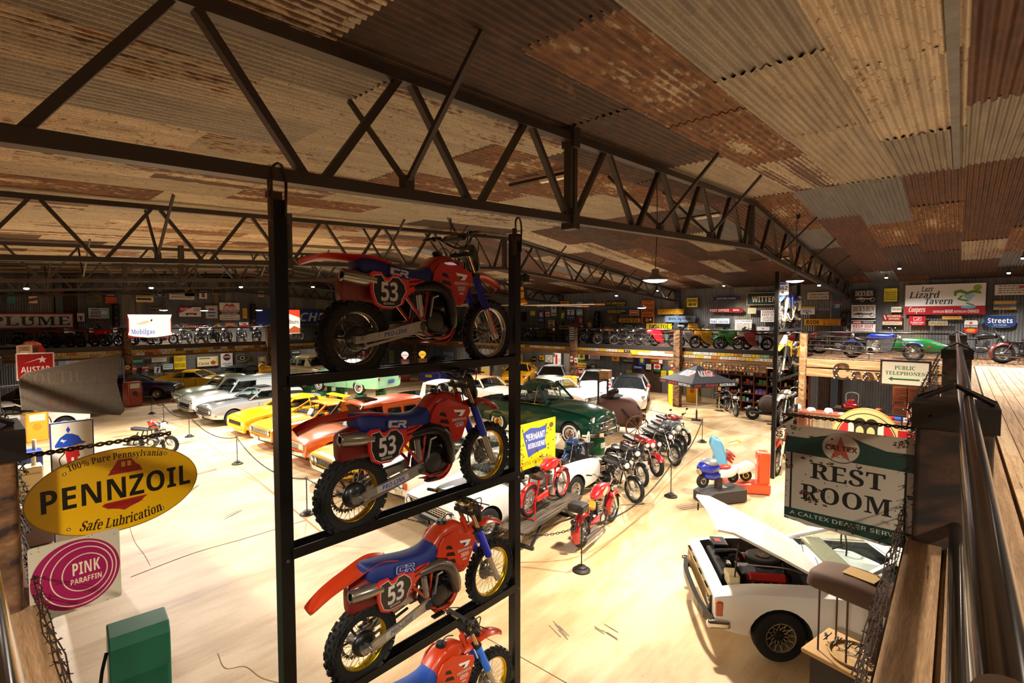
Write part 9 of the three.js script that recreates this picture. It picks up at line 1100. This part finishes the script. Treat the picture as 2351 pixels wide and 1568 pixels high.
{ const p = onY(82,1012); bowser('yellow grease cabinet with a pump on top, left edge',[p.x,0,p.z],0.2,0xd89a14,0xb07a10,1.05,{ badge:0xc88a14 }); } { const p = onZ(609,850,-30.5); const t = thing('toy_bulldozer','bright yellow toy machine on the roof line of the pale blue van','toy',[p.x,0,-30.5],0.2); geo().rbox(0.9,0.5,0.6,0.1,0,1.0,0).rbox(0.7,0.4,0.5,0.15,0.02,1.4,0).sph(0.2,-0.2,1.6,0).mesh('body',PAINT(0xf0b010),t); geo().box(0.8,0.76,0.5,0,0.38,0).mesh('stand',DARK,t); }
[[65,1042,0x1c3a8a,'blue machine part behind the left foreground post'],[62,1085,0xc8b890,'cream cabinet behind the left foreground post'],[75,1190,0x6a5248,'brown cabinet low behind the yellow oval sign']].forEach(([x,y,c,l]) => { const p = onY(x,y + 60); const t = thing('cabinet',l,'cabinet',[p.x + 0.05,0,p.z]); geo().rbox(0.5,0.8,0.5,0.04,0,0.42,0).mesh('housing',M(c,0.5),t); geo().box(0.4,0.3,0.02,0,0.5,0.26).mesh('door',M(c,0.4),t); geo().bar([0.1,0.82,0],[0.1,1.1,0],0.05).mesh('neck',M(0xd8d0bc,0.5),t); });
{ const p = onY(1762,968),t = thing('barrel_trike','timber keg mounted on a black trike frame before the shelves','trike',[p.x,0,p.z],PI / 2 + 0.1),k = geo(); k.lathe([[0,-0.42],[0.3,-0.42],[0.36,-0.1],[0.36,0.1],[0.3,0.42],[0,0.42]],24,0,0.78,0,PI / 2); k.mesh('keg',DARKWOOD,t); geo().lathe([[0,0],[0.28,0],[0.28,-0.02]],24,0,0.78,0.44,PI / 2).mesh('keg_head',M(0x8a5a1c,0.4),t); for (const z of [0.28,-0.28]) geo().tor(0.335,0.012,0,0.78,z).mesh('hoop',IRON,t); geo().box(1.3,0.08,0.5,0,0.36,0).box(0.3,0.3,0.3,0,0.5,0.3).mesh('frame',DARK,t); for (const x of [0.62,-0.62]) { const w = bikeWheel(0.28,0.14,0x4a4a4a,{ far:1 }); w.position.set(x,0.28,0.1); t.add(w); } const f = onY(1687,955); roadBike('black bike front end beside the timber keg trike',[f.x + 1.0,0,f.z - 0.7],PI + 0.6,{ tank:0x161616,near:1,mirrors:1,bars:[0.16,0.2] }); }
{ const p = onY(1651,944),t = thing('bar_stool','black round bar stool with chrome column','stool',p); geo().cyl(0.22,0.22,0.03,0,0.015,0).bar([0,0.03,0],[0,0.72,0],0.025,10).tor(0.16,0.012,0,0.3,0,PI / 2).mesh('column',CHROME,t); geo().cyl(0.21,0.19,0.08,0,0.76,0).tor(0.23,0.04,0,0.9,0,PI / 2 - 0.25,0,0,20,8,4.4).mesh('seat',BLACK,t); }
// shelves under the right gallery, with what stands on them
{ const x = 25.6,z0 = -8.9,z1 = -4.9,t = thing('shelf_unit','red-brown open shelves full of collectables under the right gallery','shelf',[0,0,0]),rows = [0.05,0.45,0.85,1.28,1.7,2.1],n = 7; geo().box(0.02,2.12,z1 - z0,x + 0.2,1.06,(z0 + z1) / 2).mesh('back_panel',M(0x1c120c,0.8),t); rows.forEach((y) => geo().box(0.4,0.03,z1 - z0,x,y,(z0 + z1) / 2).mesh('shelf_board',REDWOOD,t)); for (let i = 0; i <= n; i++) geo().box(0.4,2.1,0.035,x,1.05,lerp(z0,z1,i / n)).mesh('upright',REDWOOD,t);
const cols = [['red',0xa82c24],['blue',0x2a4a8a],['white',0xd8d4cc],['yellow',0xc8a02a],['purple',0x6a4a8a],['green',0x3a6a3a],['tan',0xa8845a],['grey',0x6a6a6c]],names = ['lowest','second lowest','middle','second highest','top'];
for (let r = 0; r < 5; r++) for (let i = 0; i < n; i++) { const k = 2 + Math.floor(rnd() * 2),zc = lerp(z0,z1,(i + 0.5) / n); for (let j = 0; j < k; j++) { const [cn,cc] = pick(cols),z = zc + (j - (k - 1) / 2) * 0.17,y = rows[r] + 0.015,sort = Math.floor(rnd() * 3),where = `${names[r]} shelf, ${['first', 'second', 'third', 'fourth', 'fifth', 'sixth', 'seventh'][i]} bay from the left, ${k === 3 ? ['left', 'centre', 'right'][j] : ['left', 'right'][j]}`; if (sort === 0) { const h = rr(0.14,0.26),b = geo().rbox(0.2,h,0.15,0.01,x - 0.06,y + h / 2,z).mesh('collectable_box',M(cc,0.5)); tag(b,`${cn} box on the ${where}`,'box'); } else if (sort === 1) { const q = thing('jar',`small ${cn}-lidded jar on the ${where}`,'jar',[x - 0.08,y,z]); geo().lathe([[0,0],[0.055,0],[0.06,0.02],[0.06,0.14],[0.045,0.16]],12).mesh('glass',M(0xb8bcbc,0.1),q); geo().cyl(0.05,0.05,0.03,0,0.175,0).mesh('lid',M(cc,0.4),q); } else { const q = thing('model_car',`little ${cn} model car on the ${where}`,'toy',[x - 0.08,y,z],PI / 2); geo().rbox(0.16,0.04,0.07,0.015,0,0.045,0).rbox(0.08,0.035,0.06,0.012,-0.01,0.08,0).mesh('shell',PAINT(cc),q); const w = geo(); for (const a of [0.05,-0.05]) w.disc(0.022,0.08,a,0.022,0); w.mesh('wheels',DARK,q); } } } }
// workshop under the platform
{ const t = thing('workbench','long red-topped workbench with corrugated iron front','bench',[0,0,0]); geo().box(0.8,0.06,3.7,21.4,0.97,-2.5).mesh('bench_top',M(0x8a4a34,0.5),t); for (let i = 0; i < 3; i++) { const s = mesh('front_sheet',corrugated(0.9,1.02,10,1,4,PI / 2),IRONM.tan,t); s.position.set(21.04,0.5,-3.6 + i * 1.02); s.rotation.y = PI; } geo().box(0.04,0.9,0.6,21.06,0.48,-4.2).box(0.7,0.9,0.05,21.4,0.48,-0.7).mesh('end_panel',REDWOOD,t);
const top = (px,py) => onY(px,py,1.0),put = (name,label,cat,x,z,f) => { const q = thing(name,label,cat,[x,1.0,z]); f(q); };
[[1830,'white faired panel with a round hole, left end of the workbench',0xd8e0e4,0.2],[1862,'white motorcycle mudguard lying on the workbench',0xe8e8e6,0.12],[1902,'white arched plastic panel on the workbench',0xeceae4,0.16],[1935,'white book lying open on the workbench',0xe0e0dc,0.05]].forEach(([px,l,c,h]) => { const z = onX(px,945,21.4).z; put('bodywork_piece',l,'panel',21.4,z,(q) => { geo().add(pod([[-0.22,0,h * 0.5,0.04,0.06],[-0.1,0,h,0.14,0.1],[0.1,0,h,0.16,0.1],[0.24,0,h * 0.4,0.06,0.06]],10)).mesh('shell',PAINT(c),q); geo().box(0.2,0.01,0.3,0,0.006,0).mesh('underside',M(0xb8b4ac,0.6),q); }); });
{ const z = onX(2062,945,21.4).z; put('jacket','folded red and blue jacket on the workbench','jacket',21.4,z,(q) => { geo().sph(0.2,0,0.06,0.1,[1,0.6,1.3],12).mesh('blue_half',M(0x1c5ab8,0.9),q); geo().sph(0.17,0,0.06,-0.18,[1,0.6,1],12).mesh('red_half',M(0xb82428,0.9),q); }); put('parts_box','white printed parts box on the workbench beside the folded jacket','box',21.2,z + 0.32,(q) => { geo().rbox(0.25,0.16,0.3,0.01,0,0.08,0).mesh('carton',M(0xd8dce0,0.6),q); geo().box(0.004,0.06,0.24,-0.128,0.09,0).mesh('label',M(0x5a6a8a,0.6),q); }); } void top;
const d = thing('desk','dark timber desk with a red mower on it','desk',[23.6,0,-3.0]); geo().box(0.7,0.05,1.2,0,0.9,0).mesh('desk_top',OLDWOOD,d); geo().box(0.6,0.85,1.0,0.03,0.44,0).mesh('drawers',DARKWOOD,d);
const mw = thing('lawn_mower','bright red rotary lawn mower on the dark desk','mower',[23.5,0.925,-3.05]); geo().add(pod([[-0.3,0.05,0.12,0.1,0.1],[-0.2,0.03,0.2,0.28,0.2],[0.15,0.03,0.2,0.28,0.2],[0.3,0.05,0.12,0.12,0.1]],10)).mesh('deck',PAINT(0xb81420),mw); geo().rbox(0.2,0.16,0.24,0.05,0,0.27,0).mesh('engine_cowl',PAINT(0xc8202c),mw); geo().tube([[0.2,0.2,0.2],[0.26,0.55,0.18],[0.26,0.55,-0.18],[0.2,0.2,-0.2]],0.014,20).mesh('handle',M(0xc8c4c0,0.4),mw); const ww = geo(); for (const x of [0.2,-0.2]) for (const z of [0.27,-0.27]) ww.disc(0.07,0.04,x,0.07,z); ww.mesh('wheels',DARK,mw);
[[25.2,-1.4,'brown timber wardrobe with oval door, right of the desk'],[25.2,-0.4,'brown timber wardrobe behind the yellow-tanked bike']].forEach(([x,z,l]) => { const q = thing('wardrobe',l,'cabinet',[x,0,z]); geo().rbox(0.6,1.9,0.95,0.03,0,0.97,0).mesh('carcass',REDWOOD,q); geo().rbox(0.03,1.3,0.4,0.01,-0.305,1.1,0.22).mesh('door',REDWOOD,q); geo().rbox(0.03,1.3,0.4,0.01,-0.305,1.1,-0.22).mesh('door',REDWOOD,q); geo().sph(0.025,-0.33,1.1,0.05).sph(0.025,-0.33,1.1,-0.05).mesh('handle',CHROME,q); });
roadBike('bike with an orange tank under the platform',[24.6,0,-2.2],PI,{ tank:0xd8581c,near:1,dull:1 }); roadBike('bike with a yellow tank and round gauge under the platform',[24.5,0,-1.15],PI,{ tank:0xd8a01c,near:1,four:1 });
{ const c = cell(400,400),p = [17.1,1.0,-1.85]; print(c,{ bg:'#d8c88a',oval:true,border:['#b8a050',0.02],d:(g,e) => { O(g,e,0.5,0.5,0.42,0.42,'#3a3420',0.012); g.save(); g.beginPath(); g.ellipse(e.x + e.w / 2,e.y + e.h / 2,e.w * 0.4,e.h * 0.4,0,0,7); g.clip(); R(g,e,0,0.2,1,0.6,'#e8e2d0'); R(g,e,0.1,0.2,0.16,0.6,'#b8242c'); R(g,e,0.74,0.2,0.16,0.6,'#b8242c'); R(g,e,0.34,0.2,0.32,0.6,'#1c1b18'); O(g,e,0.42,0.24,0.09,0.09,'#1c1b18'); O(g,e,0.58,0.24,0.09,0.09,'#1c1b18'); for (const y of [0.28,0.52]) for (const x of [0.42,0.57]) O(g,e,x,y + 0.07,0.055,0.08,'#d8c88a'); g.restore(); } }); const m = mesh('round_sign',board(1.7,1.9,0.1,c,'oval'),pageMat(c.page)); m.position.set(...p); m.rotation.y = -PI / 2; m.rotation.z = 0; tag(m,'big round gold, white and red sign standing before the workbench','sign'); }
{ const t2 = thing('marquee_letters','bulb-studded steel marquee lettering hung on the platform beam','sign',[22.34,0,0]),{ FontLoader } = await import('three/addons/loaders/FontLoader.js'),{ TextGeometry } = await import('three/addons/geometries/TextGeometry.js'),font = await new FontLoader().loadAsync('fonts/droid/droid_serif_bold.typeface.json'); let z = -3.55; [...'Crown'].forEach((ch,i) => { const s = i ? 0.44 :0.62,g = new TextGeometry(ch,{ font,size:s,depth:0.1,curveSegments:4,bevelEnabled:false }); g.computeBoundingBox(); const w = g.boundingBox.max.x; g.rotateY(-PI / 2); g.translate(0,2.16,z); mesh('letter',g,M(0x4c382a,0.4,0.5),t2); const b = geo(); for (let k = 0; k < 5; k++) b.sph(0.028,-0.12,2.2 + k * s * 0.16,z + w * (0.2 + 0.12 * (k % 3)),null,8); b.mesh('bulbs',M(0xe8dcb8,0.2),t2); z += w + 0.05; }); }
}
// loose things seen through the barbed wire
[[12.6,-0.75,0x2c8a34,'green crate seen through the barbed wire'],[11.9,-0.62,0xc8781c,'orange crate seen through the barbed wire'],[11.2,-0.55,0xb01c1c,'red cabinet seen through the barbed wire'],[10.4,-0.5,0xd8d4cc,'white sack seen through the barbed wire']].forEach(([x,z,c,l],i) => { const t = thing('crate',l,'crate',[x,0,z]),h = [1.7,1.3,1.1,0.7][i]; geo().rbox(0.5,h,0.5,0.03,0,h / 2,0).mesh('box',M(c,0.5),t); geo().box(0.52,0.05,0.52,0,h,0).mesh('rim',M(c,0.4),t); });
// surfboards and the enamel sign carried by the white utility, rusty wreck
[[0.0,0xe4d8b4,'cream surfboard with a blue line, upper one on the white utility',1.28],[0.3,0xd8c898,'tan striped surfboard, lower one on the white utility',1.18]].forEach(([dz,c,l,y]) => { const t = thing('surfboard',l,'surfboard',[9.6,y,-7.75 - dz],0.06),s = outline([[-1.0,0],[-0.8,0.17],[-0.2,0.27],[0.5,0.24],[0.95,0.12],[1.02,0],[0.95,-0.12],[0.5,-0.24],[-0.2,-0.27],[-0.8,-0.17]],true),g = new THREE.ExtrudeGeometry(s,{ depth:0.03,bevelEnabled:true,bevelSize:0.02,bevelThickness:0.02,bevelSegments:3 }); g.rotateX(-PI / 2); mesh('deck',g,PAINT(c,0.3),t); geo().box(1.7,0.006,0.03,-0.05,0.053,0).mesh('stripe',M(0x3a8ac0,0.4),t); for (const z of [0.1,-0.1]) geo().ext([[0,0],[0.12,0],[0.14,0.14],[0.1,0.15]],0.012,0,0.8,0.05,z).mesh('fin',M(0xd8d0b8,0.3),t); });
{ const m = hung('enamel_sign','rusty yellow kerosene sign with a blue flag, leaning on the white utility','z',-6.78,[[1190,977],[1274,1054]],{ bg:'#dcbc10',rust:10,t:[['LIGHTING  HEATING  COOKING',0.84,0.92,'#2c2410','n',0.05,0.9]],d:(g,c) => { P(g,c,[[0.1,0.2],[0.3,0.12],[0.55,0.16],[0.75,0.12],[0.7,0.5],[0.74,0.66],[0.5,0.68],[0.25,0.76],[0.18,0.5]],'#2c4a9c'); lettering(g,c,'PENNANT',0.18,0.24,0.7,0.4,'#e8e6e0','s'); lettering(g,c,'KEROSENE',0.24,0.46,0.7,0.58,'#e8e6e0','s'); for (let k = 0; k < 60; k++) { const x = pick([rr(0.02,0.12),rr(0.72,0.8),rr(0.4,0.46),rr(0,1)]),y = rnd(); O(g,c,x,y,rr(0.006,0.02),rr(0.008,0.03),pick(['#5a3418','#7a4a20','#3a2210'])); } O(g,c,0.88,0.16,0.06,0.06,'#4a4a14'); } },400,0.005,0.01); geo().bar([-0.3,-0.3,-0.02],[-0.3,-1.0,-0.3],0.015).bar([0.3,-0.3,-0.02],[0.3,-1.0,-0.3],0.015).mesh('leg',STEEL,m); }
{ const t = thing('rusty_wreck','rust-brown shell of an old truck with seat springs and a crate on top','wreck',[17.4,0,-10.0],-PI / 2 + 0.25),r1 = IRONM.red,rM = M(0x6a4a40,0.55,0.3),dk = M(0x3a241a,0.8); void r1; geo().add(pod([[1.0,0.3,0.9,0.3,0.26],[0.7,0.25,1.3,0.46,0.36],[0.2,0.25,1.45,0.66,0.5],[-0.3,0.25,1.4,0.72,0.62],[-0.6,0.3,1.3,0.7,0.6]],16,0.6)).mesh('cowl',rM,t); geo().box(0.06,1.3,0.06,-0.5,1.7,0.62).box(0.06,1.3,0.06,-0.5,1.7,-0.62).box(0.06,0.06,1.3,-0.5,2.0,0).mesh('door_frame',dk,t); const s = geo(); for (let i = 0; i < 8; i++) s.tor(0.11,0.03,-0.1,1.5 + (i % 2) * 0.05,-0.45 + i * 0.13,0.3,0.9,0,14,6); s.mesh('seat_spring',dk,t); geo().rbox(0.4,0.34,0.5,0.02,-0.5,2.2,-0.3).mesh('crate',PALEWOOD,t); for (const s of [1,-1]) geo().bar([0.4,1.0,s * 0.5],[1.0,0.4,s * 0.6],0.04).sph(0.1,1.0,0.62,s * 0.4,null,12).mesh('front_iron',dk,t); geo().sph(0.5,-0.1,1.36,0,[1.0,0.26,1.0],18).mesh('dash_opening',M(0x120c09,0.9),t); geo().sph(0.34,0.72,0.86,0,[0.8,0.9,1.0],16).mesh('radiator_opening',M(0x120c09,0.9),t); for (let i = 0; i < 5; i++) geo().bar([0.99,0.62 + i * 0.1,-0.28],[0.99,0.7 + i * 0.08,0.28],0.008).mesh('grille_wire',dk,t); const w = geo(); w.tor(0.42,0.03,1.1,0.44,0.95,0,0.5,0,28,8); for (let i = 0; i < 10; i++) { const a = i * 0.628; w.bar([1.1,0.44,0.95],[1.1 + Math.cos(a) * 0.42 * 0.88,0.44 + Math.sin(a) * 0.42,0.95 - Math.cos(a) * 0.42 * 0.48],0.016); } w.mesh('spoked_wheel',M(0x6a4a28,0.7),t); }
// ceiling fan and strip lamps
{ const t = thing('ceiling_fan','huge ceiling fan with a yellow motor and long silver blades','fan',[14.4,4.95,-12.4]),y1 = roofY(14.4) - 4.95 - 1.15; geo().cyl(0.22,0.26,0.22,0,0.1,0).rbox(0.24,0.3,0.3,0.04,0,0.38,0).cyl(0.16,0.16,0.12,0,0.62,0).mesh('motor',M(0xd89a14,0.4),t); geo().rbox(0.24,0.42,0.2,0.03,0.24,0.42,0).mesh('control_box',DARK,t); geo().bar([0,0.6,0],[0,y1,0.3],0.05,10).rbox(0.34,0.3,0.26,0.06,0,y1 - 0.2,0.25).mesh('hanger',M(0x1c1a18,0.4,0.5),t); for (let i = 0; i < 6; i++) { const a = i * PI / 3 + 0.75,b = new THREE.Group(); geo().ext([[0.2,-0.05],[3.1,-0.09],[3.1,0.09],[0.2,0.05]],0.02,0.004,0,0,0,PI / 2 - 0.15).mesh('blade',M(0xb8aca0,0.3,0.7),b); const m = b.children[0]; m.rotation.y = a; t.add(m); geo().rbox(0.3,0.06,0.24,0.02,Math.cos(a) * 3.15,0,-Math.sin(a) * 3.15,0,a,0).mesh('blade_tip',M(0xe08a14,0.4),t); } }
const onRoof = (px,py) => { const s = sight(px,py); let k = 3; for (let i = 0; i < 40; i++) k = (roofY(s[0] * k) - 0.06 - EYE) / s[1]; return V(s[0] * k,EYE + s[1] * k,s[2] * k); };
[[1172,426,1318,394,'unlit strip lamp on the roof behind the nearest truss'],[1548,505,1652,489,'unlit strip lamp near the ridge behind the nearest truss'],[1724,598,1812,589,'unlit strip lamp on the far roof slope behind the nearest truss'],[1150,647,1180,643,'small unlit strip lamp far down the hall']].forEach(([x0,y0,x1,y1,l]) => { const a = onRoof(x0,y0),b = onRoof(x1,y1),t = thing('strip_lamp',l,'lamp',[0,0,0]); if (a.distanceTo(b) > 3) b.copy(a.clone().add(b.clone().sub(a).setLength(2.4))); geo().beam(a,b,0.1,0.05).mesh('channel',DARKWOOD,t); geo().beam(a.clone().add(V(0,-0.05,0)),b.clone().add(V(0,-0.05,0)),0.09,0.05).mesh('tube_cover',M(0xe8e0d4,0.4),t); });
// the person by the yellow and blue bowser
{ const t = thing('person','person in a black top and blue jeans standing by the yellow and blue bowser','person',[23.0,0,-23.8],-PI / 2 + 0.4),N = 44,mc = new MarchingCubes(N,new THREE.MeshStandardMaterial(),false,false,60000),bones = [[[0.09,0.06,0],[0.1,0.48,0.01],0.05,0.065],[[-0.09,0.06,0.05],[-0.1,0.48,0.03],0.05,0.065],[[0.1,0.48,0.01],[0.09,0.92,0],0.07,0.095],[[-0.1,0.48,0.03],[-0.09,0.92,0],0.07,0.095],[[0,0.94,0],[0,1.15,0],0.14,0.13],[[0,1.15,0],[0,1.36,0],0.14,0.15],[[0.16,1.38,0],[0.22,1.12,0.0],0.055,0.045],[[0.22,1.12,0],[0.14,0.96,0.18],0.042,0.032],[[-0.16,1.38,0],[-0.23,1.12,0],0.055,0.045],[[-0.23,1.12,0],[-0.24,0.86,0.08],0.042,0.032],[[0.14,0.96,0.18],[0.1,0.92,0.24],0.035,0.03],[[-0.24,0.86,0.08],[-0.24,0.77,0.1],0.035,0.028],[[0,1.4,0],[0,1.52,0.01],0.055,0.052],[[0,1.58,0.01],[0,1.66,0.02],0.08,0.09],[[0.09,0.05,0],[0.1,0.04,0.16],0.045,0.04],[[-0.09,0.05,0.05],[-0.1,0.04,0.2],0.045,0.04]],S = 0.92; mc.isolation = 0;
for (let k = 0; k < N; k++) for (let j = 0; j < N; j++) for (let i = 0; i < N; i++) { const p = [i,j,k].map((q) => (q / N * 2 - 1) * S),y = p[1] + 0.88; let d = 0; for (const [a,b,r0,r1] of bones) { const ab = b.map((v,q) => v - a[q]),L2 = ab.reduce((s,v) => s + v * v,0),u = clamp(((p[0] - a[0]) * ab[0] + (y - a[1]) * ab[1] + (p[2] - a[2]) * ab[2]) / L2),e = Math.hypot(p[0] - a[0] - ab[0] * u,y - a[1] - ab[1] * u,p[2] - a[2] - ab[2] * u) - lerp(r0,r1,u); d += Math.exp(-e * 40); } mc.field[i + j * N + k * N * N] = Math.log(d + 1e-30) / 40; }
mc.update(); const n = mc.count ?? mc.geometry.drawRange.count,pos = Float32Array.from(mc.positionArray.subarray(0,n * 3)),col = new Float32Array(n * 3),g = new THREE.BufferGeometry(); for (let i = 0; i < n; i++) { for (let q = 0; q < 3; q++) pos[i * 3 + q] *= S; pos[i * 3 + 1] += 0.88; const y = pos[i * 3 + 1],x = Math.abs(pos[i * 3]),c = y > 1.46 || (x > 0.19 && y < 1.16) || pos[i * 3 + 2] > 0.17 && y > 0.8 ? [0.55,0.33,0.23] :y > 0.95 ? [0.012,0.012,0.014] :y > 0.09 ? [0.14,0.22,0.36] :[0.03,0.025,0.02]; col.set(c,i * 3); } g.setAttribute('position',new THREE.BufferAttribute(pos,3)); g.setAttribute('normal',new THREE.BufferAttribute(Float32Array.from(mc.normalArray.subarray(0,n * 3)),3)); g.setAttribute('color',new THREE.BufferAttribute(col,3)); g.computeVertexNormals(); mesh('body',g,new THREE.MeshPhysicalMaterial({ vertexColors:true,roughness:0.8 }),t); geo().sph(0.098,0,1.68,-0.005,[1,1.05,1.08],14).mesh('hair',M(0x2a1c12,0.8),t); }
// unseen strip lamps added under the galleries to brighten the cars and benches
[[4.5,-35,0,'left part of the far gallery'],[11,-35,0,'middle of the far gallery'],[18.5,-35,0,'right part of the far gallery'],[26.3,-28,1,'corner end of the right gallery'],[26.3,-20,1,'middle of the right gallery'],[26.3,-12.5,1,'near part of the right gallery'],[25.9,-6.6,1,'gallery over the shelves'],[24.6,-2.4,1,'platform over the workbench']].forEach(([x,z,a,l]) => { const t = thing('strip_lamp','unseen strip lamp added under the ' + l,'lamp',[x,FLOOR2 - 0.17,z],a ? PI / 2 :0); geo().rbox(1.3,0.06,0.12,0.015).mesh('channel',M(0xd8d4cc,0.5),t); geo().box(1.22,0.03,0.08,0,-0.04,0).mesh('tube',glow(0xfff4e4,5),t); const r = new THREE.RectAreaLight(0xfff0dc,210,1.2,0.08); r.position.y = -0.065; r.rotation.x = -PI / 2; r.name = 'added_strip_light'; t.add(r); });
renderer.render(scene,camera);
